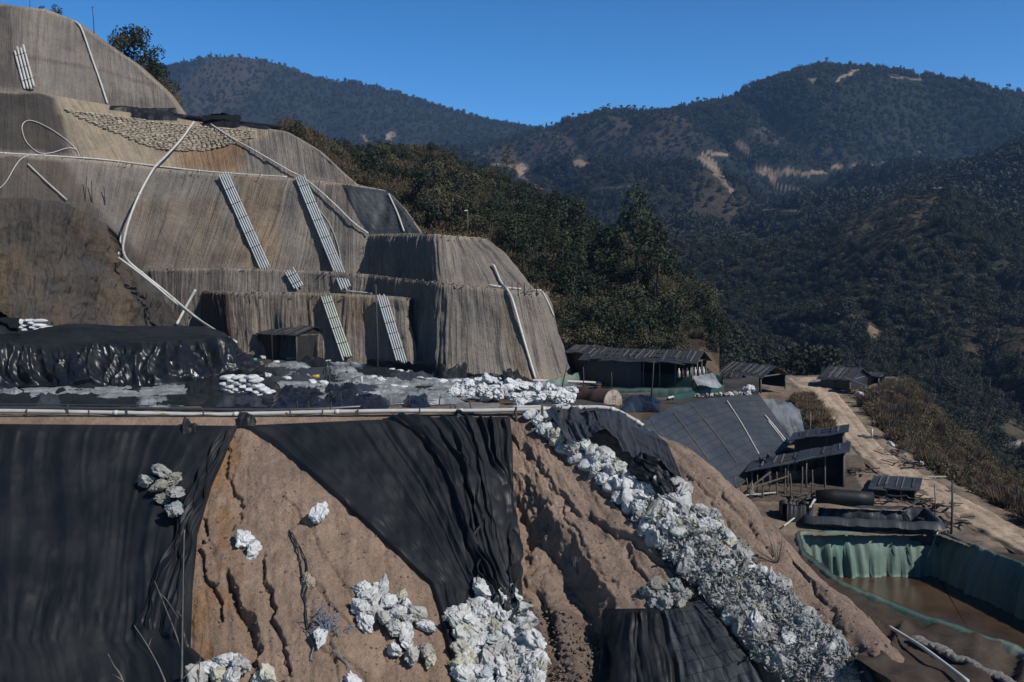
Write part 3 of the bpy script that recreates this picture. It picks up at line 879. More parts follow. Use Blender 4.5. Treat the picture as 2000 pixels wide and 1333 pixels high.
C = mixc(C, poly_in(P, Q, [(1480, 880), (1640, 880), (1700, 980), (1450, 980)]).astype(float) * .75, (0.07, 0.06, 0.05))
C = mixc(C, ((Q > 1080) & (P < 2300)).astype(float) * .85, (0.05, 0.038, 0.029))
G[..., 2] += ((Q > 1215) & (P < 2300)) * (0.28 * (1 - 2 * np.abs(vn((X - .6 * Y) / 1.1, (X + Y) / 9, 0, 147))) - .1)
PONDS = {'green': [(1566, 1046), (1834, 1046), (2010, 1112), (2300, 1230), (2300, 1420), (2000, 1268), (1800, 1198), (1650, 1138), (1578, 1080)],
         'black': [(1600, 992), (1806, 1000), (1824, 1022), (1592, 1012)]}
nr, nc = G.shape[:2]
fq = gquads(nr, nc)
cen = G.reshape(-1, 3)[fq].mean(1)
cx_, cy_ = pix(cen)
kill = np.zeros(len(fq), bool)
for pp in PONDS.values(): kill |= poly_in(cx_, cy_, pp)
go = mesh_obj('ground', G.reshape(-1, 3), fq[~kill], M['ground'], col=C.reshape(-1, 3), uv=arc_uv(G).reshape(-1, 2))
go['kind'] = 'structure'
LO = Terr(); LO.add(G)

RL = [(1528, 738), (1545, 752), (1575, 775), (1606, 805), (1640, 850), (1668, 885), (1715, 925), (1780, 968), (1860, 1010), (1940, 1055), (2080, 1135), (2300, 1240)]
RR = [(1608, 738), (1622, 752), (1642, 775), (1668, 805), (1700, 848), (1722, 873), (1765, 903), (1832, 943), (1906, 985), (2000, 1036), (2120, 1100), (2340, 1205)]
def roadpt(t, s):
    y0 = np.interp(t, np.linspace(0, 1, len(RL)), [p[1] for p in RL]); x0 = np.interp(t, np.linspace(0, 1, len(RL)), [p[0] for p in RL])
    y1 = np.interp(t, np.linspace(0, 1, len(RR)), [p[1] for p in RR]); x1 = np.interp(t, np.linspace(0, 1, len(RR)), [p[0] for p in RR])
    a, b = lowat(x0, y0), lowat(x1, y1)
    return a + (b - a) * s
T, S = np.meshgrid(np.linspace(0, 1, 260), np.linspace(0, 1, 36), indexing='ij')
G = np.array([[roadpt(t, s) for s in S[0]] for t in T[:, 0]])
G = blur(G, 20, 0)
su_ = S + 0.05 * vn(T * 9, S, 0, 5)
rut = -0.05 * (np.exp(-((su_ - 0.27) / .07) ** 2) + np.exp(-((su_ - 0.7) / .07) ** 2))
edge = sstep(0, .1, S) * sstep(0, .1, 1 - S)
G[..., 2] += 0.16 * edge - 0.04 + rut * edge + 0.07 * fbm(G[..., 0] / 0.9, G[..., 1] / 0.9, 0, 4, 151) * edge
C = cols(G.shape[:2], (0.52, 0.415, 0.305))
C = mixc(C, sstep(0.02, .05, -rut) * 0.3, (0.42, 0.33, 0.24))
C = mixc(C, (1 - edge) * 0.6, (0.3, 0.235, 0.17))
C = C * (1 + 0.22 * fbm(G[..., 0] / 1.5, G[..., 1] / 4, 0, 4, 155))[..., None]
grid_obj('dirt_road', G, M['ground'], C, 'structure')

# ------------------------------------------------------------------ earth slope below the platform
SC = [
 [(-350, 814, 54.6), (-350, 1000, 49), (-350, 1200, 43.8), (-350, 1450, 38.5)],
 [(0, 814, 54.6), (0, 1000, 49), (0, 1200, 44), (0, 1450, 38.8)],
 [(250, 814, 54.6), (250, 1000, 49.2), (250, 1200, 44.4), (250, 1450, 39.2)],
 [(440, 814, 54.6), (420, 1000, 48.3), (410, 1200, 43.2), (410, 1450, 38)],
 [(620, 814, 54.6), (620, 1000, 48.5), (620, 1200, 43), (620, 1450, 37.6)],
 [(800, 814, 54.6), (800, 1000, 49.4), (800, 1200, 44), (810, 1450, 38.4)],
 [(990, 812, 54.7), (1000, 1000, 49.8), (1010, 1200, 45), (1030, 1450, 39.6)],
 [(1040, 810, 54.7), (1100, 960, 49.8), (1190, 1170, 43.8), (1290, 1450, 38)],
 [(1090, 808, 54.7), (1190, 950, 49.6), (1330, 1160, 43.2), (1500, 1450, 36.5)],
 [(1140, 808, 54.5), (1250, 920, 49.9), (1430, 1130, 43), (1650, 1430, 35.5)],
 [(1200, 808, 54.3), (1318, 872, 51.2), (1530, 1050, 44.6), (1745, 1290, 37.0)],
 [(1228, 812, 56), (1332, 872, 53), (1542, 1045, 47), (1756, 1286, 39.4)],
 [(1240, 830, 60), (1335, 915, 56), (1540, 1090, 50), (1750, 1330, 43)]]
# extend right flank downwards
rows = [[c[i] for c in SC] for i in range(4)]
last = at(*np.array(SC[10][3]).T) if False else None
G = loft(rows, 820, [130, 130, 140], su=10, sv=4)
ext = []
for k in range(1, 30):
    e = G[-1] + (G[-1] - G[-14]) / 13 * k * 1.2
    ext.append(e)
G = np.concatenate([G, np.array(ext)], 0)
A = arc_uv(G)
N = gnorm(G)
P, Q = pix(G)
u, v = A[..., 0], A[..., 1]
base_top = sstep(0.0, 1.2, v)
jx = P + 8 * fbm(u / 1.1, v / 1.1, 0, 4, 161, 0.6) + 4 * vn(u / .25, v / .3, 0, 162); jy = Q + 5 * fbm(u / 1.1, v / 1.1, 3, 3, 163)
disp = 0.27 * fbm(u / 4.5, v / 6.5, 0, 4, 165) + 0.035 * fbm(u / 0.5, v / 0.7, 0, 4, 167, 0.62) - 0.07 * np.maximum(0, ridged(u / 0.9, v / 5.0, 3, 168)) * sstep(.5, 2, v)
rill = ridged(u / 1.5 + 0.5 * vn(u / 2, v / 4, 0, 9), v / 9.0, 3, 169)
disp = disp - 0.07 * np.maximum(0, rill) * sstep(1, 4, v)
GUL = [  # gullies: pixel path, half width px, depth m
 ([(1004, 960), (1035, 1040), (1090, 1100), (1140, 1180), (1170, 1260), (1190, 1420)], 40, 1.35),
 ([(1012, 1010), (1020, 1120), (1060, 1190), (1090, 1280)], 22, 0.8),
 ([(1000, 850), (1050, 905), (1100, 975), (1160, 1020), (1230, 1060), (1300, 1110)], 9, 0.5),
 ([(1150, 1000), (1210, 1060), (1260, 1130)], 8, 0.4),
 ([(1180, 960), (1240, 1010), (1290, 1075)], 9, 0.5),
 ([(1090, 985), (1150, 1080), (1210, 1150)], 7, 0.3),
 ([(440, 870), (436, 920), (462, 965), (470, 1010), (455, 1030)], 8, 0.5),
 ([(395, 1010), (385, 1090), (405, 1140), (425, 1175), (430, 1220)], 8, 0.6),
 ([(445, 1120), (462, 1180), (490, 1240), (505, 1300), (500, 1420)], 17, 1.0),
 ([(515, 1085), (522, 1150), (535, 1220), (555, 1290), (560, 1420)], 9, 0.7),
 ([(600, 1130), (650, 1190), (690, 1230)], 8, 0.35), ([(560, 980), (610, 1040), (640, 1100), (700, 1180)], 6, 0.25),
 ([(1400, 960), (1450, 1010), (1500, 1075)], 6, 0.3), ([(1345, 930), (1400, 1000), (1440, 1060), (1500, 1150)], 6, 0.25), ([(1480, 990), (1540, 1070), (1590, 1140), (1610, 1180)], 6, 0.35),
 ([(1570, 1130), (1620, 1190), (1650, 1240)], 4, 0.15),
 ([(620, 1260), (700, 1310), (760, 1420)], 8, 0.4), ([(640, 1220), (660, 1280), (650, 1400)], 7, 0.4)]
gm = np.zeros(P.shape)
for pl, w, dep in GUL:
    d, fr = seg_dist(jx, jy, pl)
    w2 = w * (0.55 + 0.45 * np.sin(np.pi * np.clip(fr * 0.9 + 0.1, 0, 1)))
    w2 = w2 * (0.62 if w < 30 else 1.0)
    s = np.clip(1 - d / (w2 * 1.5), 0, 1) ** 0.8
    disp = disp - dep * (0.72 if w < 30 else 1) * s * (0.85 + .2 * vn(u / .8, v / .8, 0, 164))
    gm = np.maximum(gm, s * min(1, dep))
# hummock in front of the middle sheet, scarp ledges
d, fr = seg_dist(jx, jy, [(600, 1000), (660, 1010), (720, 1030)])
disp = disp + 0.25 * np.exp(-(d / 25) ** 2)
d, fr = seg_dist(jx, jy, [(560, 1030), (620, 1000), (690, 1005)])
disp = disp - 0.3 * np.exp(-(d / 7) ** 2)
disp = disp * base_top
G = G + N * disp[..., None]
SLOPE_SMOOTH = None
C = cols(G.shape[:2], (0.49, 0.357, 0.268))
C = mixc(C, sstep(0.0, 0.6, fbm(u / 3.5, v / 3.5, 0, 4, 171)) * 0.5, (0.39, 0.292, 0.222))
C = mixc(C, sstep(1000, 1100, P) * 0.5, (0.42, 0.318, 0.252))
ochre = poly_in(jx, jy, [(425, 830), (470, 860), (470, 950), (455, 1050), (500, 1180), (490, 1310), (380, 1310), (370, 1000), (400, 930)])
C = mixc(C, blur(blur(ochre.astype(float), 9, 0), 9, 1) * (0.2 + 0.65 * sstep(-.2, .5, fbm(u / 1.2, v / 1.6, 0, 3, 173))), (0.46, 0.27, 0.14))
C = mixc(C, poly_in(jx, jy, [(1010, 1180), (1130, 1180), (1190, 1420), (1020, 1420)]).astype(float) * .6, (0.24, 0.19, 0.155))
C = mixc(C, sstep(900, 1500, Q) * sstep(560, 700, P) * sstep(1000, 860, P) * 0.3, (0.37, 0.25, 0.17))
go = grid_obj('earth_slope', G, M['earth'], C, 'structure')
SL = Terr(); SL.add(G)
# broad valley floor under everything
gv = loft([[(x, y, z) for x in np.linspace(-1750, 1750, 8)] for y, z in ((-30, -75), (200, -75), (900, -75), (2870, -70))], 60, [10, 20, 30], world=True)
grid_obj('valley_floor', gv, M['far'], cols(gv.shape[:2], FLOOR), 'structure')
# ------------------------------------------------------------------ vegetation
def leaf_cloud(n, centers, radii, size, seed, flat=0.0, up=0.3, asp=0.6):
    """n leaf-sized quads spread through several clumps"""
    g = np.random.default_rng(seed)
    c = np.asarray(centers, float); r = np.asarray(radii, float)
    k = g.choice(len(c), n, p=r ** 2 / (r ** 2).sum())
    d = g.normal(size=(n, 3)); d /= np.linalg.norm(d, axis=1, keepdims=True)
    rad = r[k] * (0.45 + 0.6 * g.random(n) ** 0.6)
    p = c[k] + d * rad[:, None] * np.array([1, 1, 1 - flat])
    nrm = d + g.normal(size=(n, 3)) * 0.7 + np.array([0, 0, up])
    nrm /= np.linalg.norm(nrm, axis=1, keepdims=True)
    t = np.cross(nrm, g.normal(size=(n, 3))); t /= np.linalg.norm(t, axis=1, keepdims=True)
    b = np.cross(nrm, t)
    s = size * (0.6 + 0.8 * g.random(n))[:, None]
    V = np.stack([p - t * s, p - b * s * asp, p + t * s, p + b * s * asp], 1).reshape(-1, 3)
    return V, np.arange(n * 4).reshape(-1, 4)

def crown_mesh(name, kind, h, w, nleaf, size, mat, seed):
    g = np.random.default_rng(seed)
    if kind == 'round':
        nc = 11
        ang = g.random(nc) * 6.28
        zz = h * (0.28 + 0.62 * g.random(nc))
        rr = w * 0.5 * g.random(nc) ** 0.5 * np.sqrt(np.clip(1 - ((zz / h - 0.5) / 0.62) ** 2, 0.1, 1))
        c = np.stack([np.cos(ang) * rr, np.sin(ang) * rr, zz], 1)
        r = w * (0.16 + 0.17 * g.random(nc))
        V, Fq = leaf_cloud(nleaf, c, r, size, seed + 1)
    elif kind == 'pine':
        c, r = [], []
        nl = 9
        for i in range(nl):
            t = i / (nl - 1)
            z = h * (0.42 + 0.55 * t)
            m = 1 if t > .9 else 5
            for j in range(m):
                a = 6.28 * (j / m) + g.random() * 1.2
                ro = w * 0.5 * (1 - t * 0.85) * (0.45 + 0.55 * g.random())
                c.append((math.cos(a) * ro, math.sin(a) * ro, z + g.normal() * 0.02 * h)); r.append(w * 0.15 * (1.15 - 0.6 * t))
        V, Fq = leaf_cloud(nleaf, c, r, size, seed + 1, flat=0.35, up=0.5, asp=0.35)
    elif kind == 'umbrella':
        nc = 8
        a = g.random(nc) * 6.28; ro = w * 0.42 * g.random(nc) ** .6
        c = np.stack([np.cos(a) * ro, np.sin(a) * ro, h * (0.62 + 0.32 * g.random(nc))], 1)
        V, Fq = leaf_cloud(nleaf, c, np.full(nc, w * 0.2), size, seed + 1, flat=0.4, up=0.5)
    else:  # brush: thin upright stems
        n = nleaf
        a = g.random(n) * 6.28; ro = w * 0.5 * g.random(n) ** .5
        p0 = np.stack([np.cos(a) * ro * 0.5, np.sin(a) * ro * 0.5, np.zeros(n)], 1)
        p1 = np.stack([np.cos(a) * ro, np.sin(a) * ro, h * (0.45 + 0.55 * g.random(n)) * (1 - 0.3 * (ro / w))], 1) + g.normal(size=(n, 3)) * 0.1 * w
        t0 = 0.35 + 0.4 * g.random((n, 1))
        q0 = p0 + (p1 - p0) * t0 * 0.6
        s = np.cross(p1 - q0, g.normal(size=(n, 3))); s /= np.linalg.norm(s, axis=1, keepdims=True)
        s *= size * (0.5 + g.random((n, 1)))
        V = np.stack([q0 - s * 0.5, (q0 + p1) / 2 + s, p1, (q0 + p1) / 2 - s], 1).reshape(-1, 3)
        Fq = np.arange(n * 4).reshape(-1, 4)
    o = mesh_obj(name, V, Fq, mat, smooth=False)
    return o

def trunk_mesh(name, h, r, mat, seed, limbs=4, lean=0.05, top=1.0):
    g = random.Random(seed)
    m = MB()
    pts = [Vector((g.uniform(-1, 1) * lean * h * t, g.uniform(-1, 1) * lean * h * t, h * t * top)) for t in (0, .3, .6, .85, 1)]
    pts[0] = Vector((0, 0, -0.4))
    m.tube(pts, [r * 1.25, r, r * .75, r * .45, r * .2], 6)
    for i in range(limbs):
        t = 0.4 + 0.45 * i / max(1, limbs)
        k = min(int(t * 4), 3)
        p = pts[k].lerp(pts[k + 1], t * 4 - k)
        a = g.uniform(0, 6.28)
        e = p + Vector((math.cos(a), math.sin(a), 0.7)) * h * 0.22
        m.tube([p, p.lerp(e, .5) + Vector((0, 0, .03 * h)), e], [r * .4, r * .28, r * .1], 5)
    return m.obj(name, mat, smooth=True)

def make_plant(name, label, cat, group, kind, h, w, n, size, leaf, seed, limbs=4, tr=None, crown='crown'):
    t = empty(name, (0, 0, 0), label, cat, group)
    c = crown_mesh(crown, kind, h, w, n, size, M[leaf], seed); c.parent = t
    k = trunk_mesh('trunk' if kind != 'brush' else 'stem', h * (0.93 if kind != 'round' else 0.75), tr or 0.035 * h, M['bark'], seed + 5, limbs); k.parent = t
    return t

# ---- far woods: one mass each, instanced on points
def lib(objs):
    c = bpy.data.collections.new('library')
    for o in objs:
        COL.objects.unlink(o)
        c.objects.link(o)
    return c

def proto(kind, h, w, n, size, leaf, seed):
    return crown_mesh('crown', kind, h, w, n, size, M[leaf], seed)

LIB_FAR = lib([proto('round', 7.5, 7.0, 150, 0.85, 'leaf_far', 301), proto('round', 6, 7.5, 140, 0.9, 'leaf_far', 302),
               proto('round', 9, 7, 160, 0.85, 'leaf_far', 303), proto('pine', 12, 5.5, 150, 0.9, 'leaf_far', 304),
               proto('round', 4.5, 6, 110, 0.75, 'leaf_olive', 305), proto('round', 5, 6, 120, 0.75, 'leaf_dark', 306)])
LIB_MID = lib([proto('round', 7.5, 6.5, 420, 0.42, 'leaf_far', 311), proto('round', 6, 6.5, 400, 0.42, 'leaf_dark', 312),
               proto('round', 9, 6.5, 450, 0.45, 'leaf_far', 313), proto('pine', 12, 5, 420, 0.5, 'leaf_dark', 314),
               proto('round', 4, 5, 300, 0.38, 'leaf_olive', 315), proto('brush', 3.5, 4, 160, 0.2, 'leaf_grey', 316),
               proto('round', 8, 6, 420, 0.42, 'leaf_dark', 317)])
LIB_BRUSH = lib([proto('brush', 1.6, 2.2, 300, 0.04, 'leaf_brown', 321), proto('brush', 1.9, 2.4, 300, 0.035, 'leaf_grey', 322),
                 proto('round', 1.3, 1.9, 200, 0.13, 'leaf_olive', 323), proto('round', 1.2, 2.2, 300, 0.09, 'leaf_brown', 324)])
LIB_UNDER = lib([proto('round', 2.6, 3.4, 420, 0.17, 'leaf_dark', 331), proto('round', 2.2, 3.2, 380, 0.17, 'leaf_olive', 332),
                 proto('brush', 2.4, 3.0, 200, 0.12, 'leaf_brown', 333), proto('round', 3.4, 3.4, 450, 0.18, 'leaf_dark', 334)])

def scatter(name, P, S, I, library, kind='stuff', seed=0):
    """one object: points that each carry a plant"""
    n = len(P)
    g = np.random.default_rng(seed)
    me = bpy.data.meshes.new(name)
    me.vertices.add(n)
    me.vertices.foreach_set('co', np.asarray(P, np.float32).ravel())
    for nm, typ, val in (('size', 'FLOAT', S), ('turn', 'FLOAT', g.random(n) * 6.283), ('pick', 'INT', I)):
        a = me.attributes.new(nm, typ, 'POINT')
        a.data.foreach_set('value', np.asarray(val, np.float32 if typ == 'FLOAT' else np.int32))
    o = bpy.data.objects.new(name, me)
    COL.objects.link(o)
    o['kind'] = kind
    ng = bpy.data.node_groups.new('scatter', 'GeometryNodeTree')
    ng.interface.new_socket('Geometry', in_out='INPUT', socket_type='NodeSocketGeometry')
    ng.interface.new_socket('Geometry', in_out='OUTPUT', socket_type='NodeSocketGeometry')
    nd = ng.nodes
    gi, go_ = nd.new('NodeGroupInput'), nd.new('NodeGroupOutput')
    iop = nd.new('GeometryNodeInstanceOnPoints')
    ci = nd.new('GeometryNodeCollectionInfo')
    ci.inputs['Collection'].default_value = library
    ci.inputs['Separate Children'].default_value = True
    ci.inputs['Reset Children'].default_value = True
    def named(nm, t):
        x = nd.new('GeometryNodeInputNamedAttribute'); x.data_type = t; x.inputs[0].default_value = nm
        return x.outputs[0]
    comb = nd.new('ShaderNodeCombineXYZ')
    L = ng.links.new
    L(gi.outputs[0], iop.inputs['Points']); L(ci.outputs[0], iop.inputs['Instance'])
    iop.inputs['Pick Instance'].default_value = True
    L(named('pick', 'INT'), iop.inputs['Instance Index'])
    L(named('turn', 'FLOAT'), comb.inputs[2]); L(comb.outputs[0], iop.inputs['Rotation'])
    L(named('size', 'FLOAT'), iop.inputs['Scale'])
    L(iop.outputs[0], go_.inputs[0])
    md = o.modifiers.new('scatter', 'NODES'); md.node_group = ng
    return o

def on_grid(G, n, seed, bare=None, power=0.5, pxlim=(-60, 2060), pylim=(-60, 1400), rows=None):
    g = np.random.default_rng(seed)
    a = np.linalg.norm(np.cross(np.diff(G, axis=0)[:, :-1], np.diff(G, axis=1)[:-1]), axis=-1)
    P, Q = pix(G[:-1, :-1])
    w = a ** power
    w *= (P > pxlim[0]) & (P < pxlim[1]) & (Q > pylim[0]) & (Q < pylim[1])
    if rows: w[rows[1]:] = 0; w[:rows[0]] = 0
    if bare is not None: w *= np.clip(1 - bare[:-1, :-1], 0, 1)
    w = w.ravel() / w.sum()
    k = g.choice(len(w), n, p=w)
    r, c = k // (G.shape[1] - 1), k % (G.shape[1] - 1)
    s, t = g.random((n, 1)), g.random((n, 1))
    return (G[r, c] * (1 - s) + G[r, c + 1] * s) * (1 - t) + (G[r + 1, c] * (1 - s) + G[r + 1, c + 1] * s) * t - np.array([0, 0, 0.15])

def woods(name, hl, n, seed, library, nlib, s0, s1, power, label=None, weights=None, **kw):
    P = on_grid(hl[0], n, seed, hl[1], power, **kw)
    g = np.random.default_rng(seed + 1)
    clump = vn(P[:, 0] / 60, P[:, 1] / 60, 0, seed)
    S = s0 + (s1 - s0) * g.random(n) ** 1.5 * (0.75 + 0.4 * clump)
    I = g.choice(nlib, n, p=weights)
    o = scatter(name, P, S, I, library, seed=seed)
    return o

W_FAR = np.array([.24, .2, .16, .06, .2, .14])
tag(woods('forest', m2, 36000, 401, LIB_FAR, 6, 0.42, 1.2, 0.6, weights=W_FAR), 'blue green forest covering the peak on the right skyline', 'forest')
tag(woods('forest', m1, 15000, 403, LIB_FAR, 6, 0.6, 1.3, 0.6, weights=W_FAR), 'bluish scrub and forest on the far mountain behind the cut terraces', 'forest')
tag(woods('forest', m3r, 3200, 405, LIB_FAR, 6, 0.7, 1.5, 0.6, weights=W_FAR), 'dark forest on the shaded spur at the right edge', 'forest')
tag(woods('forest', m3, 10000, 407, LIB_MID, 7, 0.35, 0.95, 0.45, weights=[.17, .2, .12, .06, .2, .12, .13]), 'dark wooded hillside filling the valley behind the huts', 'forest')

# ---- individual pines on the skyline ridge
RID = Terr(); RID.add(m2[0])
pp = make_plant('ridge_pine', 'thin dark pine standing alone on the skyline ridge', 'pine tree', 'pines along the skyline ridge', 'umbrella', 15, 6.5, 150, 0.8, 'leaf_far', 501, limbs=2, tr=0.3)
first = True
for (x, y, s) in [(1077, 246, .8), (1119, 234, .75), (1143, 225, .6), (1131, 232, .5), (1173, 221, .7), (1188, 216, .9), (1213, 219, .85), (1228, 217, .9), (1239, 216, .9), (1257, 221, .8), (1273, 223, .75),
                  (1292, 223, .6), (1310, 222, .7), (1330, 219, .75), (1350, 214, .6), (1362, 208, 1.0), (1376, 207, .9), (1970, 160, 1.1), (1945, 163, .8), (1900, 167, .8), (1850, 163, .6), (1752, 148, .7), (1702, 138, .7), (1614, 128, .9)]:
    t = pp if first else copy_tree(pp)
    first = False
    h = None
    for dy in range(0, 60, 2):
        h, _ = RID.hit(x, y + dy)
        if h is not None and h.y > 1100: break
    if h is None: h = Vector(at(x, y, 1480))
    t.location = h + Vector((0, 0, -1)); t.scale = (s, s, s); t.rotation_euler.z = random.random() * 6

# ---- the wooded knoll: trees and bushes one can tell apart
under = on_grid(KN.v[0].reshape(141, 300, 3), 2600, 421, None, 0.5, rows=(0, 126))
kp_, kq_ = pix(under)
keep = ~(poly_in(kp_, kq_, [(1380, 640), (1430, 745), (1300, 745), (1340, 700)]) | poly_in(kp_, kq_, [(1100, 640), (1160, 690), (1090, 700)]) | poly_in(kp_, kq_, [(1203, 652), (1222, 652), (1228, 684), (1206, 684)]))
under = under[keep]
g_ = np.random.default_rng(5)
dry = vn(under[:, 0] / 10, under[:, 1] / 10, 0, 77)
pick = np.where(dry > -0.1, g_.choice([1, 2, 2], len(under)), g_.choice([0, 1, 3, 0], len(under)))
tag(scatter('undergrowth', under, 0.3 + 0.45 * g_.random(len(under)), pick, LIB_UNDER, seed=6), 'mixed dry and green undergrowth covering the knoll', 'undergrowth')

G0 = 'bushes and trees on the knoll'
KINDS = [
 make_plant('bush', 'dense dark green bush growing on the knoll behind the terraces', 'bush', G0, 'round', 4.0, 4.4, 800, 0.20, 'leaf_dark', 511, 3, 0.1),
 make_plant('bush', 'olive coloured broad bush growing on the knoll behind the terraces', 'bush', G0, 'round', 3.4, 4.2, 700, 0.19, 'leaf_olive', 512, 3, 0.1),
 make_plant('tree', 'bright green leafy tree growing on the knoll behind the terraces', 'tree', G0, 'round', 5.6, 4.2, 900, 0.21, 'leaf_green', 513, 4, 0.14),
 make_plant('bush', 'reddish brown dry bush growing on the knoll behind the terraces', 'bush', G0, 'brush', 2.8, 3.0, 350, 0.11, 'leaf_brown', 514, 3, 0.05),
 make_plant('tree', 'tall dark rounded tree growing on the knoll behind the terraces', 'tree', G0, 'round', 6.6, 5.0, 1000, 0.22, 'leaf_dark', 515, 4, 0.16),
]
used = [False] * len(KINDS)
cnt = 0
tries = 0
g2 = random.Random(31)
pts_used = []
while cnt < 270 and tries < 6000:
    tries += 1
    x = g2.uniform(560, 1400); y = g2.uniform(255, 700)
    h, nrm = KN.hit(x, y)
    if h is None: continue
    hc, _ = CL.hit(x, y)
    if hc is not None and hc.length < h.length: continue
    if poly_in(np.array([x]), np.array([y]), [(1370, 640), (1430, 745), (1260, 745), (1330, 690)])[0]: continue
    if poly_in(np.array([x]), np.array([y]), [(1060, 590), (1110, 590), (1200, 690), (1080, 690)])[0]: continue
    if any((h - q).length < 1.2 for q in pts_used): continue
    pts_used.append(h)
    d = vn(h.x / 12, h.y / 12, 0, 77)
    if x < 690: k = g2.choice([3, 3, 3, 1])
    elif d > 0.0: k = g2.choice([1, 3, 1, 3, 0])
    else: k = g2.choice([0, 0, 4, 1, 4, 1, 3])
    if 960 < x < 1180 and 420 < y < 600: k = g2.choice([2, 0, 2, 4, 1])
    if x < 690 and y < 330: s = 0.45
    else: s = g2.uniform(0.4, 0.9)
    t = copy_tree(KINDS[k]) if used[k] else KINDS[k]
    used[k] = True
    t.location = h - Vector((0, 0, 0.25)); t.rotation_euler.z = g2.uniform(0, 6.28); t.scale = (s, s, s * g2.uniform(.85, 1.15))
    cnt += 1

def plant_at(t, x, y, terr, s=1.0, D=None):
    h = None
    if terr is not None: h, _ = terr.hit(x, y)
    if h is None: h = Vector(at(x, y, D or 140))
    t.location = h - Vector((0, 0, 0.2)); t.scale = (s, s, s)
    return t
plant_at(make_plant('pine_tree', 'tall green pine with broad crown at the right end of the knoll', 'pine tree', None, 'pine', 13.5, 8.2, 2600, 0.27, 'leaf_green', 531, 6, 0.2), 1243, 590, KN, 1.0)
plant_at(make_plant('pine_tree', 'slimmer pine just right of the tall broad pine on the knoll', 'pine tree', None, 'pine', 11, 5.5, 1500, 0.25, 'leaf_dark', 532, 6, 0.16), 1285, 600, KN, .95)
plant_at(make_plant('pine_tree', 'thin sparse young pine standing on the brown middle of the knoll', 'pine tree', None, 'pine', 8, 3.2, 420, 0.2, 'leaf_olive', 533, 5, 0.09), 990, 375, KN, 1.0)
for x_, y_, s_, D_, k_, lab_ in [(262, 150, .95, 140, 'leaf_dark', 'highest bushy tree behind the right edge of the top terrace'), (238, 118, .5, 138, 'leaf_olive', 'small bush at the upper left of the trees behind the top terrace'), (285, 168, .8, 138, 'leaf_dark', 'dark tree in the middle of the trees behind the top terrace'), (308, 192, .75, 137, 'leaf_dark', 'lower dark tree behind the right edge of the top terrace'), (328, 208, .55, 136, 'leaf_olive', 'olive bush below the trees behind the top terrace'), (345, 222, .4, 135, 'leaf_brown', 'small brown bush at the lower right end of the top terrace')]:
    plant_at(make_plant('tree' if s_ > .6 else 'bush', lab_, 'tree' if s_ > .6 else 'bush', None, 'round', 7.0, 5.6, 1500, 0.22, k_, int(x_), 4, 0.15), x_, y_, None, s_, D_)
plant_at(make_plant('bush', 'tiny dark bush on the left skyline above the top terrace', 'bush', None, 'round', 1.6, 1.5, 200, 0.12, 'leaf_dark', 536, 2, 0.05), 108, 32, None, 1.0, 132.5)
plant_at(make_plant('bush', 'smallest bush on the left skyline beside the wire', 'bush', None, 'round', .9, 1.0, 120, 0.1, 'leaf_dark', 537, 2, 0.04), 82, 22, None, 1.0, 132.5)

for o_, u_ in zip(KINDS, used):
    if not u_:
        for c_ in list(o_.children): bpy.data.objects.remove(c_)
        bpy.data.objects.remove(o_)

# ---- brush along the road shoulder
def low_pt(x, y, dz=0): return lowat(x, y, dz)
LW = LO.v[0]
sh = []
gg = np.random.default_rng(9)
while len(sh) < 1100:
    x, y = gg.uniform(1600, 2080), gg.uniform(745, 1120)
    h, _ = LO.hit(x, y)
    if h is None: continue
    rx = np.interp(y, [p[1] for p in RR], [p[0] for p in RR])
    if x < rx + 30: continue
    if 1600 < x < 1725 and y < 772: continue
    sh.append(h)
LOG = LW.reshape(-1, 460, 3)
fall = LOG[:, 395:455].reshape(-1, 3)
fp, fqq = pix(fall)
fall = fall[(fp > 1600) & (fp < 2150) & (fall[:, 2] > -32)]
fall = fall[gg.choice(len(fall), 900)] + gg.normal(size=(900, 3)) * np.array([.4, .4, 0])
Pb = np.concatenate([np.array(sh), fall]) - np.array([0, 0, .1])
tag(scatter('brush', Pb, 0.35 + 0.6 * gg.random(len(Pb)) ** 1.5, gg.choice(4, len(Pb), p=[.34, .16, .26, .24]), LIB_BRUSH, seed=10), 'dry brown and grey brush along the outer road shoulder', 'brush')
# grass tuft patch between road and netted bank
Pt = []
while len(Pt) < 170:
    x, y = gg.uniform(1535, 1620), gg.uniform(775, 850)
    if poly_in(np.array([x]), np.array([y]), [(1545, 782), (1585, 776), (1600, 800), (1632, 850), (1600, 850), (1570, 815)])[0]:
        h, _ = LO.hit(x, y)
        if h is not None: Pt.append(h)
tag(scatter('dry_grass', np.array(Pt), 0.35 + 0.35 * gg.random(len(Pt)), gg.choice([0, 3], len(Pt)), LIB_BRUSH, seed=12), 'dry red brown grass between the road and the grey sheet', 'grass')

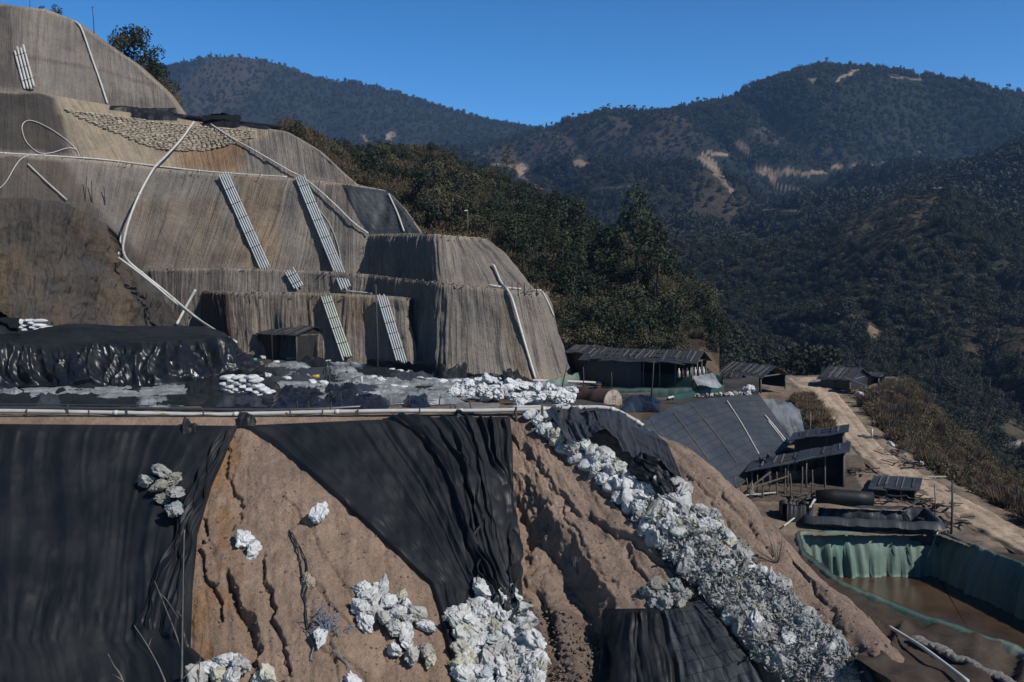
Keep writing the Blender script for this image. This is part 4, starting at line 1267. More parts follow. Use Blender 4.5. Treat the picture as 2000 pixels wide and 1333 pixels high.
GB = 'bushes along the outer road shoulder'
BK = [make_plant('bush', 'dry brown bush on the outer shoulder of the dirt road', 'bush', GB, 'brush', 1.8, 3.0, 900, 0.035, 'leaf_brown', 541, 3, 0.05),
      make_plant('bush', 'pale grey leafless bush on the outer shoulder of the dirt road', 'bush', GB, 'brush', 1.8, 3.0, 900, 0.03, 'leaf_grey', 542, 3, 0.05),
      make_plant('bush', 'olive green bush below the outer shoulder of the dirt road', 'bush', GB, 'round', 3.2, 3.8, 700, 0.17, 'leaf_olive', 543, 3, 0.09),
      make_plant('bush', 'dark green bush below the outer shoulder of the dirt road', 'bush', GB, 'round', 3.6, 4.0, 800, 0.18, 'leaf_dark', 544, 3, 0.1)]
ub = [False] * 4
nb = 0
tr_ = 0
while nb < 70 and tr_ < 4000:
    tr_ += 1
    q = fall[g2.randrange(len(fall))]
    x, y = pix(q)
    rx = np.interp(q[2], [-30, -9], [0, 1])
    up = np.interp(float(q[2]), [-24, -11], [0, 1])
    k = g2.choice([0, 0, 1, 0, 2]) if up > .72 else g2.choice([2, 3, 3, 2, 0])
    t = copy_tree(BK[k]) if ub[k] else BK[k]
    ub[k] = True
    s = g2.uniform(.5, .95)
    t.location = (float(q[0]), float(q[1]), float(q[2]) - .15); t.scale = (s, s, s); t.rotation_euler.z = g2.uniform(0, 6.28)
    nb += 1
for o_, u_ in zip(BK, ub):
    if not u_:
        for c_ in list(o_.children): bpy.data.objects.remove(c_)
        bpy.data.objects.remove(o_)
plant_at(make_plant('bush', 'large pale grey thorny bush right of the middle of the road', 'bush', None, 'brush', 1.8, 3.6, 900, 0.03, 'leaf_grey', 545, 5, 0.05), 1730, 822, LO, 1.0, 88)

# ---- air
def haze(dens):
    hz = MB(); hz.box((0, 1425, 270), (3600, 2930, 720))
    m = bpy.data.materials.new('haze'); m.use_nodes = True
    t = m.node_tree
    t.nodes.remove(t.nodes['Principled BSDF'])
    pv = t.nodes.new('ShaderNodeVolumePrincipled')
    pv.inputs['Color'].default_value = (0.30, 0.55, 1.0, 1)
    pv.inputs['Density'].default_value = dens
    pv.inputs['Anisotropy'].default_value = 0.2
    t.links.new(pv.outputs[0], t.nodes['Material Output'].inputs['Volume'])
    o = hz.obj('haze', m)
    o['kind'] = 'stuff'
    return o
haze(0.000095)
# ------------------------------------------------------------------ shared builders for site things
import bmesh

def ground_pt(terr, x, y, D=None, off=0.0):
    h, n = terr.hit(x, y)
    if h is None: h = Vector(at(x, y, D or 60))
    return h + Vector((0, 0, off))

def path3(pts, terr, off=0.15, n=8, sm=6, pts_straight=False, D=None):
    if len(pts[0]) == 3:
        q = spline(np.asarray(pts, float), n)
        return at(q[:, 0], q[:, 1], q[:, 2])
    p = np.asarray(pts, float)[:, :2]
    q = spline(p, n) if not pts_straight else np.array([p[0] + (p[-1] - p[0]) * t for t in np.linspace(0, 1, n)])
    d = []
    for x, y in q:
        h, _ = terr.hit(x, y) if terr else (None, None)
        d.append(h.y if h is not None else np.nan)
    d = np.array(d)
    ok = ~np.isnan(d)
    if ok.sum() < 2: d[:] = D or 100
    else: d = np.interp(np.arange(len(d)), np.arange(len(d))[ok], d[ok])
    d0 = d
    d = blur(d[:, None], sm, 0)[:, 0]
    d = np.minimum(d, d0)
    P = at(q[:, 0], q[:, 1], d)
    v = P / np.linalg.norm(P, axis=1, keepdims=True)
    return P - v * off

def single_pipe(name, label, pts, r, terr, mat='white_pipe', cat='pipe', off=None, group=None, n=8, sm=6, D=None, joints=0, straight=False):
    P = path3(pts, terr, off if off is not None else r * 1.6 + 0.05, n, sm, straight, D)
    m = MB(); m.tube(P, r, 8)
    o = m.obj(name, M[mat], smooth=True)
    tag(o, label, cat, group)
    for k in range(joints):
        i = int((k + .5) / joints * (len(P) - 2))
        a = Vector(P[i]); d = (Vector(P[i + 1]) - a).normalized()
        j = MB(); j.tube([a - d * r * 1.3, a + d * r * 1.3], r * 1.22, 8)
        j.obj('coupling', M[mat], o, True)
    return o

def bundle(label, top, bot, wpx, terr, mat='pipe_blue', n=5, straps=5, r=0.095, group='bundled drain pipes down the terraces', lead=None, sm=14):
    x0, y0 = top; x1, y1 = bot
    dx, dy = x1 - x0, y1 - y0
    L = math.hypot(dx, dy)
    ns = 14
    C0 = path3([top, bot], terr, 0.45, ns, 2, True)
    C0[:, 1] = np.minimum(C0[:, 1], blur(C0[:, 1:2], 4, 0)[:, 0])
    C0 = at(np.linspace(top[0], bot[0], ns), np.linspace(top[1], bot[1], ns), C0[:, 1])
    root = empty('pipe_bundle', C0[0], label, 'pipe bundle', group)
    inv = -Vector(C0[0])
    side = Vector((1, 0, 0))
    along = (Vector(C0[-1]) - Vector(C0[0])).normalized()
    side = (side - along * side.dot(along)).normalized()
    D = float(C0[:, 1].mean())
    w = wpx / F * D
    for k in range(n):
        f = (k / (n - 1) - .5) if n > 1 else 0
        pts = [Vector(p) + side * (f * w) + inv for p in C0]
        jj = random.uniform(-.3, .3)
        pts[0] -= along * jj; pts[-1] += along * random.uniform(-.2, .3)
        m = MB(); m.tube(pts, w / n * 0.5, 6)
        m.obj('pipe', M[mat], root, True)
    view = Vector(C0[ns // 2]).normalized()
    for k in range(straps):
        i = 1 + int((k + .5) / straps * (ns - 3))
        c = Vector(C0[i]) + inv - view * (w / n * 0.6)
        m = MB()
        m.tube([c - side * w * .66 + view * .1, c - side * w * .5, c + side * w * .5, c + side * w * .66 + view * .1], 0.035, 5)
        st = m.obj('strap', M['strap'], root, True)
    for s in (-1, 1):   # prop frame under the bundle
        m = MB()
        c = Vector(C0[int(ns * .6)]) + inv
        m.tube([c + side * s * w * .6, c + side * s * w * .7 + view * 0.9 - Vector((0, 0, .9))], .045, 5)
        m.obj('prop', M['darkwood'], root, True)
    return root

def stake(name, label, x, y0, y1, terr, r=0.045, mat='darkwood', lean=0.0, group=None, cat='stake', D=None, x1=None, parts=True):
    b = ground_pt(terr, x, y1, D) if terr else Vector(at(x, y1, D))
    tp = Vector(at(x if x1 is None else x1, y0, b.y))
    m = MB()
    mid = b.lerp(tp, .5) + Vector((random.uniform(-1, 1), random.uniform(-1, 1), 0)) * r
    m.tube([b - Vector((0, 0, .4)), b.lerp(tp, .2), mid, b.lerp(tp, .85), tp], [r * 1.2, r * 1.1, r, r * .95, r * .75], 7)
    o = m.obj(name, M[mat], smooth=True)
    return tag(o, label, cat, group)

def ico(sub):
    bm = bmesh.new()
    bmesh.ops.create_icosphere(bm, subdivisions=sub, radius=1)
    V = np.array([v.co[:] for v in bm.verts]); Fc = np.array([[v.index for v in f.verts] for f in bm.faces])
    bm.free()
    return V, Fc

IV, IF = ico(4)
IV3, IF3 = ico(3)
IV5, IF5 = ico(5)
def sack_shape(kind, seed, IV=None):
    g = np.random.default_rng(seed)
    V = (IV5 if IV is None else IV).copy()
    if kind == 'full':       # a filled sack lying down, ends stitched flat
        s = np.sign(V) * np.abs(V) ** 0.62
        V = s * np.array([.46, .30, .18])
        endf = np.clip(np.abs(V[:, 0]) / .46, 0, 1) ** 5
        V[:, 2] *= 1 - .72 * endf
        V[:, 1] *= 1 + .08 * endf
        V += 0.018 * np.stack([fbm(V[:, 0] * 7, V[:, 1] * 7, V[:, 2] * 7 + k * 9, 3, seed + k) for k in range(3)], 1)
        V[:, 2] += 0.02 * np.sin(V[:, 0] * 6 + seed)
    else:                    # a slumped, crumpled bag
        n1 = fbm(V[:, 0] * 1.2, V[:, 1] * 1.2, V[:, 2] * 1.2, 3, seed)
        U0 = V.copy()
        V = V * (1 + .28 * n1)[:, None]
        for _ in range(7):                       # flat crumpled facets
            pn = g.normal(size=3); pn /= np.linalg.norm(pn)
            ex = np.maximum(0, V @ pn - g.uniform(.5, .85))
            V = V - pn * (ex * .7)[:, None]
        for _ in range(2):                        # loose corners and ears
            pn = g.normal(size=3); pn /= np.linalg.norm(pn)
            V = V + V * (g.uniform(.15, .4) * np.exp(-((1 - U0 @ pn) / .08)))[:, None]
        w_ = .5 * vn(U0[:, 0] * 2, U0[:, 1] * 2, U0[:, 2] * 2, seed + 2)
        cr = sum(a * np.abs(vn(U0[:, 0] * f + w_, U0[:, 1] * f - w_, U0[:, 2] * f, seed + int(f * 10))) ** .7 for a, f in ((.34, 2.0), (.17, 4.2), (.06, 9.0)))
        V = V * (1.12 - cr)[:, None] * np.array([.50, .40, .36]) * (0.9 + .2 * g.random(3))
        if kind == 'tied':   # gathered neck
            t = np.clip((V[:, 0] - .22) / .25, 0, 1)
            V[:, 1:] *= (1 - .72 * t)[:, None]
            V[:, 0] += .14 * t
        V[:, 2] = np.maximum(V[:, 2], -.2 + .04 * fbm(V[:, 0] * 5, V[:, 1] * 5, 0, 2, seed))
    return V

SACKS = {k: [] for k in ('full', 'tied', 'crumpled')}
for i in range(4):
    for k in SACKS:
        V = sack_shape(k, 600 + i * 13 + len(k))
        me = bpy.data.meshes.new('sack')
        me.from_pydata(V.tolist(), [], IF5.tolist())
        me.polygons.foreach_set('use_smooth', np.ones(len(me.polygons), bool))
        me.materials.append(M['white'] if k == 'full' else M['sack'])
        SACKS[k].append(me)

def sack(name, kind, loc, nrm, scale, label, cat, group=None, rz=None, tilt=0.3, mat=None):
    me = random.choice(SACKS[kind])
    o = bpy.data.objects.new(name, me)
    COL.objects.link(o)
    z = Vector(nrm) if nrm is not None else Vector((0, 0, 1))
    z = (z + Vector((random.uniform(-1, 1), random.uniform(-1, 1), random.uniform(-1, 1))) * tilt).normalized()
    q = z.to_track_quat('Z', 'Y')
    M4 = q.to_matrix().to_4x4() @ Matrix.Rotation(random.uniform(0, 6.28) if rz is None else rz, 4, 'Z')
    o.matrix_world = Matrix.Translation(Vector(loc)) @ M4 @ Matrix.Diagonal((*(scale if isinstance(scale, tuple) else (scale,) * 3), 1))
    if mat:
        o.material_slots[0].link = 'OBJECT'; o.material_slots[0].material = M[mat]
    return tag(o, label, cat, group)

def drape(name, label, cat, Lp, Rp, nu, nv, mat, off=0.12, fold=0.18, ff=9, sm=10, seed=1, terr=None, group=None, ext=None, warp=0.04, fine=0.03, edge=0.02):
    """a sheet laid over the ground between two outlines seen in the photograph"""
    terr = terr or SL
    Lp, Rp = np.asarray(Lp, float), np.asarray(Rp, float)
    def res(p):
        s = np.concatenate([[0], np.cumsum(np.hypot(*np.diff(p, axis=0).T))]); s /= s[-1]
        t = np.linspace(0, 1, nv)
        return np.stack([np.interp(t, s, p[:, 0]), np.interp(t, s, p[:, 1])], 1)
    A, B = res(Lp), res(Rp)
    u = np.linspace(0, 1, nu)[None, :, None]
    Pg = A[:, None] * (1 - u) + B[:, None] * u
    Dp = np.full(Pg.shape[:2], np.nan)
    for i in range(nv):
        for j in range(nu):
            h, _ = terr.hit(Pg[i, j, 0], Pg[i, j, 1])
            if h is not None: Dp[i, j] = h.y
    for i in range(nv):
        ok = ~np.isnan(Dp[i])
        if ok.any(): Dp[i] = np.interp(np.arange(nu), np.arange(nu)[ok], Dp[i][ok])
        else: Dp[i] = Dp[i - 1] - 0.1
    H = at(Pg[..., 0], Pg[..., 1], Dp)
    Ds = blur(blur(Dp, sm, 0), sm, 1)
    G = at(Pg[..., 0], Pg[..., 1], Ds)
    N = gnorm(G)
    N *= np.sign((N * -G).sum(-1, keepdims=True))
    under = ((H - G) * N).sum(-1)
    push = blur(blur(np.maximum(0, under), 3, 0), 3, 1)
    push = np.maximum(push, under)
    U, Vv = np.broadcast_to(u[..., 0], Dp.shape), np.linspace(0, 1, nv)[:, None] * np.ones((1, nu))
    uw = U + warp * vn(U * 3, Vv * 2.5, 0, seed)
    f1 = 1 - np.abs(vn(uw * ff, Vv * 0.8, 0, seed + 1)) * 2
    f2 = 1 - np.abs(vn(uw * ff * 2.3, Vv * 1.3, 0, seed + 2)) * 2
    f3 = vn(uw * ff * 5, Vv * 2.0, 0, seed + 3)
    am = 0.25 + 0.75 * sstep(-.5, .5, vn(U * 3, Vv * 2, 0, seed + 4))
    d = fold * (0.6 * f1 + 0.3 * f2 + 0.14 * f3) * am + fine * fbm(U * 14, Vv * 14, 0, 3, seed + 5)
    ed = np.minimum(np.minimum(U, 1 - U) * nu / 5, np.minimum(Vv, 1 - Vv) * nv / 4)
    ed = np.clip(ed, 0, 1)
    hgt = push + edge + ed * (off + np.maximum(d, -off * 0.7))
    G = G + N * hgt[..., None]
    o = grid_obj(name, G, M[mat])
    return tag(o, label, cat, group)

def sheet(name, label, cat, rows, nu, nvs, mat, fold=0.08, ff=8, fine=0.03, seed=3, group=None, vfold=0.0, su=1, edgefade=True, clear=None):
    G = loft(rows, nu, nvs, su=su, sv=1)
    N = gnorm(G)
    N *= np.sign((N * -G).sum(-1, keepdims=True) + 1e-9)
    nr = G.shape[0]
    U = np.linspace(0, 1, nu)[None] * np.ones((nr, 1)); V = np.linspace(0, 1, nr)[:, None] * np.ones((1, nu))
    uw = U + .05 * vn(U * 4, V * 3, 0, seed)
    d = fold * ((1 - 2 * np.abs(vn(uw * ff, V * .9, 0, seed + 1))) + .5 * (1 - 2 * np.abs(vn(uw * ff * 2.4, V * 1.4, 0, seed + 2)))) + fine * fbm(U * 20, V * 12, 0, 3, seed + 5)
    if vfold: d = d + vfold * (1 - 2 * np.abs(vn(U * 2, V * 7 + .5 * vn(U * 4, V, 0, seed), 0, seed + 9)))
    if edgefade: d = d * np.clip(np.minimum(U, 1 - U) * 12, .2, 1)
    G = G + N * d[..., None]
    if clear is not None:
        PX_, PY_ = pix(G)
        K = np.zeros(G.shape[:2])
        for i in range(nr):
            for j in range(nu):
                h, _ = clear.hit(PX_[i, j], PY_[i, j])
                L = float(np.linalg.norm(G[i, j]))
                if h is not None: K[i, j] = min(0.0, h.length - 0.22 - L) / L
        K = np.minimum(K, blur(blur(K, 4, 0), 4, 1))
        G = G * (1 + K[..., None])
    o = grid_obj(name, G, M[mat])
    return tag(o, label, cat, group)

def heap_sheet(name, label, x0, x1, y0, y1, terr, mat, h=0.5, seed=0, nu=60, nv=34, cat='sheet', group=None, crumple=0.5):
    """a crumpled sheet left lying on the ground"""
    g = np.random.default_rng(seed)
    U, V = np.meshgrid(np.linspace(0, 1, nu), np.linspace(0, 1, nv))
    wob = 0.05 * fbm(U * 4, V * 4, 0, 2, seed)
    X = x0 + (x1 - x0) * (U + wob * .5); Y = y0 + (y1 - y0) * (V + wob * (0 if abs(y1 - y0) < 8 else .7))
    D = np.full(U.shape, np.nan)
    for i in range(nv):
        for j in range(nu):
            q, _ = terr.hit(X[i, j], Y[i, j])
            if q is not None: D[i, j] = q.y
    D = np.where(np.isnan(D), np.nanmean(D), D)
    G = at(X, Y, D)
    sx = (G[..., 0] - G[..., 0].min()); sy = G[..., 1] - G[..., 1].min()
    ed = np.clip(np.minimum(np.minimum(U, 1 - U), np.minimum(V, 1 - V)) * 5, 0, 1)
    n = sum(a * (1 - 2 * np.abs(vn(sx * f + .4 * vn(sx * 2, sy * 2, 0, seed), sy * f * .6, 0, seed + int(f * 10)))) for a, f in ((.5, .5), (.35, 1.1), (.22, 2.3), (.1, 4.5)))
    G[..., 2] += 0.05 + ed * (np.maximum(0.02, h * (0.35 + crumple * n)))
    o = grid_obj(name, G, M[mat])
    return tag(o, label, cat, group)

def shed(name, label, cat, A, B, dv, zg, rise, over=0.4, closed='flrb', posts=4, roof='gable', group=None, battens=14, wall='wall', hw=None, roofmat='roof', door=None, backdrop=0.0):
    """A, B: ends of the front wall plate; dv: horizontal vector to the back plate"""
    A, B, dv = Vector(A), Vector(B), Vector(dv)
    base = (A + B + dv) / 2
    root = empty(name, (base.x, base.y, zg), label, cat, group)
    o0 = Vector((base.x, base.y, zg))
    A, B = A - o0, B - o0
    C, Dd = B + dv, A + dv
    e = (B - A).normalized(); f = dv.normalized()
    up = Vector((0, 0, 1))
    th = 0.07
    pr = random.Random(len(label) * 3)
    def panels(m, p, q, r1, r0):
        k = max(3, int((q - p).length / 1.1))
        for i in range(k):
            t0, t1 = max(0, (i - .08) / k), min(1, (i + 1.08) / k)
            a, b, c_, d_ = p.lerp(q, t0), p.lerp(q, t1), r0.lerp(r1, t1), r0.lerp(r1, t0)
            z = Vector((0, 0, (i % 2) * .05 + pr.uniform(-.02, .03)))
            g0, g1 = pr.uniform(-.08, .04), pr.uniform(-.08, .04)
            m.slab([a + (d_ - a) * g0 + z + Vector((0, 0, pr.uniform(-.05, .05))), b + (c_ - b) * g1 + z + Vector((0, 0, pr.uniform(-.05, .05))), c_ + z, d_ + z], -.05)
    m = MB()
    if roof == 'gable':
        R0, R1 = (A + Dd) / 2 + up * rise, (B + C) / 2 + up * rise
        sl = rise / (dv.length / 2)
        for (p, q, r0, r1, s) in ((A, B, R0, R1, -1), (C, Dd, R1, R0, 1)):
            ee = (q - p).normalized() * over
            ff_ = f * s * over - up * sl * over
            panels(m, p - ee + ff_, q + ee + ff_, r1 + ee, r0 - ee)
    else:
        R0, R1 = Dd + up * rise, C + up * rise
        sl = rise / dv.length
        ff_ = -f * over - up * sl * over
        panels(m, A - e * over + ff_, B + e * over + ff_, R1 + e * over + f * over * .6 + up * sl * over * .6, R0 - e * over + f * over * .6 + up * sl * over * .6)
    rf = m.obj('roof', M[roofmat], root)
    # loose battens and sheet laps lying on the roof
    rr = random.Random(len(label))
    L = (B - A).length
    for k in range(battens):
        t = (k + rr.uniform(.2, .8)) / battens
        p = A.lerp(B, t) - e * 0 + up * (th + .06)
        tgt = (R0.lerp(R1, min(1, max(0, t + rr.uniform(-.03, .03))))) + up * (th + .06)
        mm = MB()
        s0 = rr.uniform(-.12, .25)
        mm.beam(p.lerp(tgt, s0), p.lerp(tgt, rr.uniform(.8, 1.0)), rr.uniform(.05, .11), .05)
        mm.obj('batten', M['bamboo' if rr.random() < .6 else 'darkwood'], rf)
    for k in range(2):
        t = (k + .7) / 2.6
        s_, e_ = rr.uniform(-.02, .3), rr.uniform(.6, 1.02)
        a_, b_ = A.lerp(R0, t), B.lerp(R1, t + rr.uniform(-.06, .06))
        mm = MB(); mm.beam(a_.lerp(b_, s_) + up * (th + .02), a_.lerp(b_, e_) + up * (th + .02), .07, .04)
        mm.obj('batten', M['darkwood'], rf)
    def wall_between(P, Q, topP, topQ, nm='wall', frac=1.0, inset=0.0):
        mm = MB()
        bp, bq = Vector((P.x, P.y, -.1)), Vector((Q.x, Q.y, -.1))
        nseg = 8
        n = (Q - P).cross(up).normalized()
        V = []
        for k in range(nseg + 1):
            t = k / nseg
            for s in range(4):
                w = s / 3
                p = (bp.lerp(bq, t)).lerp(topP.lerp(topQ, t), w)
                V.append(p + n * (rr.uniform(-.06, .06) + inset))
        Fc = [(k * 4 + s, (k + 1) * 4 + s, (k + 1) * 4 + s + 1, k * 4 + s + 1) for k in range(nseg) for s in range(3)]
        off = len(V)
        V2 = [v + n * .05 for v in V]
        Fb = [tuple(i + off for i in q[::-1]) for q in Fc]
        mm.add([tuple(v) for v in V + V2], Fc + Fb)
        return mm.obj(nm, M[wall], root, True)
    if 'f' in closed: wall_between(A, B, A, B)
    if 'h' in closed: wall_between(A, A.lerp(B, .55), A, A.lerp(B, .55))
    if 'r' in closed:
        w1 = wall_between(B, C, B + (up * 0), C + up * (rise if roof != 'gable' else 0))
        if roof == 'gable':
            g = MB(); g.slab([B, C, R1, R1 - up * .01], .05); g.obj('gable', M[wall], root)
    if 'l' in closed:
        wall_between(A, Dd, A, Dd + up * (rise if roof != 'gable' else 0))
        if roof == 'gable':
            g = MB(); g.slab([A, Dd, R0, R0 - up * .01], .05); g.obj('gable', M[wall], root)
    if 'b' in closed: wall_between(Dd, C, Dd + up * (rise if roof != 'gable' else 0), C + up * (rise if roof != 'gable' else 0))
    for k in range(posts):
        t = k / max(1, posts - 1)
        p = A.lerp(B, t) - f * .05
        mm = MB(); mm.tube([Vector((p.x, p.y, -.3)), Vector((p.x + rr.uniform(-.05, .05), p.y, p.z * .5)), p + up * .02], [.06, .055, .05], 6)
        mm.obj('post', M['wood'], root, True)
    for k in range(max(2, posts // 2)):
        t = k / max(1, posts // 2 - 1)
        p = B.lerp(C, t) + e * .05
        mm = MB(); mm.tube([Vector((p.x, p.y, -.3)), p + up * (.02 if roof == 'gable' else rise * t)], [.06, .05], 6)
        mm.obj('post', M['wood'], root, True)
    mm = MB(); mm.beam(A, B, .09, .11); mm.obj('beam', M['wood'], root)
    mm = MB(); mm.beam(B, C, .09, .11) if roof == 'gable' else mm.beam(B, C + up * rise, .09, .11); mm.obj('beam', M['wood'], root)
    return root
# ------------------------------------------------------------------ sheets on the earth slope
drape('black_tarp', 'huge black tarp hanging over the slope at the left edge', 'tarp',
      [(-340, 826), (-340, 1000), (-340, 1200), (-340, 1440)],
      [(462, 832), (436, 885), (408, 945), (388, 1010), (376, 1100), (371, 1200), (368, 1262), (400, 1290), (440, 1440)],
      240, 130, 'tarp', off=0.2, fold=0.17, ff=15, sm=18, seed=21, warp=0.05, fine=.02)
drape('black_tarp', 'pleated black flap hanging along the right edge of the left tarp', 'tarp',
      [(448, 833), (410, 890), (375, 975), (320, 1100), (266, 1238)],
      [(466, 831), (442, 888), (414, 950), (386, 1045), (377, 1150), (372, 1276)],
      70, 90, 'tarp', off=0.4, fold=0.26, ff=9, sm=8, seed=24, warp=0.02)
drape('black_tarp', 'wide black tarp spread over the middle of the slope', 'tarp',
      [(470, 832), (525, 865), (600, 925), (690, 1005), (775, 1085), (840, 1145), (858, 1205), (872, 1270), (900, 1330)],
      [(925, 812), (930, 860), (938, 940), (950, 1030), (965, 1110), (985, 1180), (985, 1240), (975, 1290), (960, 1330)],
      200, 150, 'tarp', off=0.22, fold=0.17, ff=13, sm=16, seed=27, warp=0.04, fine=.02)
drape('black_tarp', 'bunched pleated black tarp beside the bare soil right of the middle tarp', 'tarp',
      [(745, 818), (800, 850), (850, 900), (885, 980), (905, 1060), (930, 1130), (960, 1180)],
      [(996, 814), (1001, 870), (1003, 960), (1008, 1050), (1015, 1120), (1025, 1200), (1020, 1250)],
      110, 120, 'tarp', off=0.5, fold=0.5, ff=11, sm=10, seed=33, warp=0.025)
drape('black_tarp', 'black pleated tarp at the bottom below the bare soil', 'tarp',
      [(1182, 1190), (1176, 1260), (1170, 1340), (1168, 1440)],
      [(1292, 1188), (1302, 1260), (1318, 1300), (1330, 1440)], 60, 60, 'tarp', off=0.3, fold=0.4, ff=8, sm=10, seed=36)
drape('black_tarp', 'smooth black tarp with string lines at the bottom right of the slope', 'tarp',
      [(1288, 1186), (1300, 1260), (1316, 1310), (1325, 1440)],
      [(1372, 1172), (1420, 1225), (1478, 1300), (1540, 1440)], 70, 70, 'tarp_net', off=0.25, fold=0.12, ff=5, sm=12, seed=39)
drape('black_tarp', 'narrow black strip lying under the edge of the sack spill', 'tarp',
      [(1262, 1042), (1290, 1090), (1325, 1140), (1360, 1180)], [(1284, 1050), (1318, 1096), (1362, 1150), (1400, 1190)], 24, 50, 'tarp', off=0.15, fold=0.15, ff=4, sm=6, seed=42)
drape('black_tarp', 'grey black sheet half buried beside the foot of the sack spill', 'tarp',
      [(1588, 1240), (1620, 1280), (1640, 1330), (1650, 1420)], [(1640, 1245), (1690, 1295), (1725, 1345), (1760, 1420)], 40, 50, 'tarp_net', off=0.25, fold=0.2, ff=4, sm=8, seed=44)
drape('black_tarp', 'crumpled black cloth along the upper edge of the sack spill', 'tarp',
      [(1222, 905), (1225, 925), (1255, 950), (1300, 985)], [(1252, 893), (1290, 915), (1325, 940), (1345, 990)], 40, 40, 'tarp', off=0.45, fold=0.5, ff=6, sm=4, seed=46, fine=0.15)

# ------------------------------------------------------------------ the sheet tent by the spill
sheet('hanging_sheet', 'grey black sheet sloping from the pipe with a dark hollow underneath', 'sheet',
      [[(1160, 799, 53.9), (1180, 800, 53.9), (1210, 807, 54.2), (1245, 826, 54.5), (1280, 846, 53.6), (1304, 866, 52.2)],
       [(1166, 815, 53.0), (1190, 825, 52.6), (1225, 850, 52.2), (1262, 880, 51.5), (1298, 900, 50.8), (1326, 920, 50)],
       [(1172, 832, 51.9), (1196, 852, 51.4), (1230, 888, 50.4), (1268, 922, 49.2), (1310, 952, 48.2), (1350, 978, 47.4)]], 80, [20, 24], 'tarp_tent', fold=0.12, ff=9, seed=51, clear=SL)
sheet('hanging_sheet', 'smaller grey sheet hanging from the pipe left of the dark hollow', 'sheet',
      [[(1066, 800, 54.2), (1090, 800, 54.2), (1125, 799, 54.1), (1168, 798, 54)], [(1088, 828, 53), (1108, 832, 53), (1136, 832, 52.6), (1172, 818, 52.8)],
       [(1106, 858, 51.6), (1122, 864, 51.6), (1145, 860, 51.6), (1182, 836, 51.6)]], 50, [16, 16], 'tarp_tent', fold=0.14, ff=6, seed=53, fine=.05, clear=SL)
# ------------------------------------------------------------------ netted bank, grey sheets
NB = [[(1243, 827, 60.6), (1268, 815, 63.6), (1300, 798, 67.6), (1345, 786, 72), (1392, 777, 76), (1440, 773, 78), (1483, 771, 79.6)],
      [(1340, 890, 61.3), (1360, 878, 63.5), (1385, 860, 67), (1415, 845, 70), (1450, 830, 73.5), (1484, 822, 76), (1515, 815, 78)],
      [(1438, 955, 62.2), (1452, 945, 64), (1470, 926, 66.5), (1490, 908, 69), (1510, 893, 72), (1528, 880, 74.5), (1546, 866, 76.8)]]
o = sheet('netted_bank_cover', 'dark grey sheeting tied down with a string net over the bank', 'bank cover', NB, 120, [40, 40], 'tarp_net', fold=0.03, ff=14, fine=0.03, seed=57)
NBT = Terr(); NBT.add(np.array([v.co[:] for v in o.data.vertices]).reshape(81, 120, 3))
NG = 'pipes lying down the netted bank'
single_pipe('pipe', 'thin pale pipe down the middle of the netted bank', [(1420, 783), (1450, 830), (1482, 887)], .05, NBT, group=NG)
single_pipe('pipe', 'pale pipe down the right edge of the netted bank', [(1494, 811), (1520, 842), (1541, 869)], .06, NBT, group=NG)
single_pipe('pipe', 'pale pipe just inside the right edge pipe of the netted bank', [(1500, 822), (1519, 846), (1534, 866)], .05, NBT, group=NG)
single_pipe('pipe', 'thin pale pole on the left part of the netted bank', [(1316, 806), (1350, 852), (1385, 900)], .035, NBT, 'bamboo', group=NG)
single_pipe('pipe', 'second thin pole left of the middle pipe on the netted bank', [(1352, 792), (1400, 850), (1440, 905)], .035, NBT, 'bamboo', group=NG)
single_pipe('pipe', 'short thin pole near the lower left corner of the netted bank', [(1272, 822), (1292, 850), (1350, 905)], .03, NBT, 'bamboo', group=NG)
sheet('grey_sheet', 'shiny crumpled grey sheet beside the right edge of the netted bank', 'sheet',
      [[(1478, 776, 80), (1510, 782, 82), (1545, 790, 84), (1562, 800, 84)], [(1498, 815, 78.4), (1525, 822, 79), (1550, 830, 80), (1570, 838, 80)],
       [(1540, 864, 77), (1552, 864, 77.4), (1568, 866, 78), (1582, 862, 78)]], 50, [18, 18], 'tarp_mid', fold=0.12, ff=6, seed=61, fine=.07)

# ------------------------------------------------------------------ big covered heap on the platform
rows = [
 [(-350, 765, 69), (-150, 762, 69.5), (0, 758, 70.5), (80, 756, 71), (160, 757, 70.8), (250, 757, 70.8), (340, 752, 72), (420, 742, 74), (460, 737, 75.5), (492, 730, 78), (497, 722, 82)],
 [(-350, 670, 72.5), (-150, 670, 73), (0, 676, 73.6), (80, 684, 73.8), (160, 680, 73.8), (250, 678, 73.8), (340, 676, 75), (420, 668, 76.8), (452, 668, 78), (474, 690, 80), (484, 705, 83)],
 [(-350, 648, 78), (-150, 648, 78.5), (0, 651, 79), (80, 642, 79.5), (135, 633, 80), (250, 637, 80), (330, 637, 81), (400, 637, 82), (438, 650, 82.5), (462, 672, 83), (478, 700, 85)],
 [(-350, 650, 85), (-150, 650, 86), (0, 650, 87), (80, 648, 87.5), (160, 646, 88), (250, 648, 88), (330, 650, 89), (400, 655, 89), (438, 668, 89), (460, 688, 89), (474, 706, 88)],
 [(-350, 715, 93), (-150, 715, 94), (0, 715, 94), (80, 715, 94), (160, 715, 94), (250, 715, 94), (330, 715, 94), (400, 715, 94), (435, 715, 93), (460, 714, 92), (474, 714, 90)]]
G = loft(rows, 420, [60, 40, 25, 12], su=4, sv=3)
N = gnorm(G); N *= np.sign((N * -G).sum(-1, keepdims=True) + 1e-9)
A = arc_uv(G); u, v = A[..., 0], A[..., 1]
tt = np.linspace(0, 1, G.shape[0])[:, None] * np.ones_like(u)
sk = sstep(0, .04, tt) * sstep(.5, .40, tt)
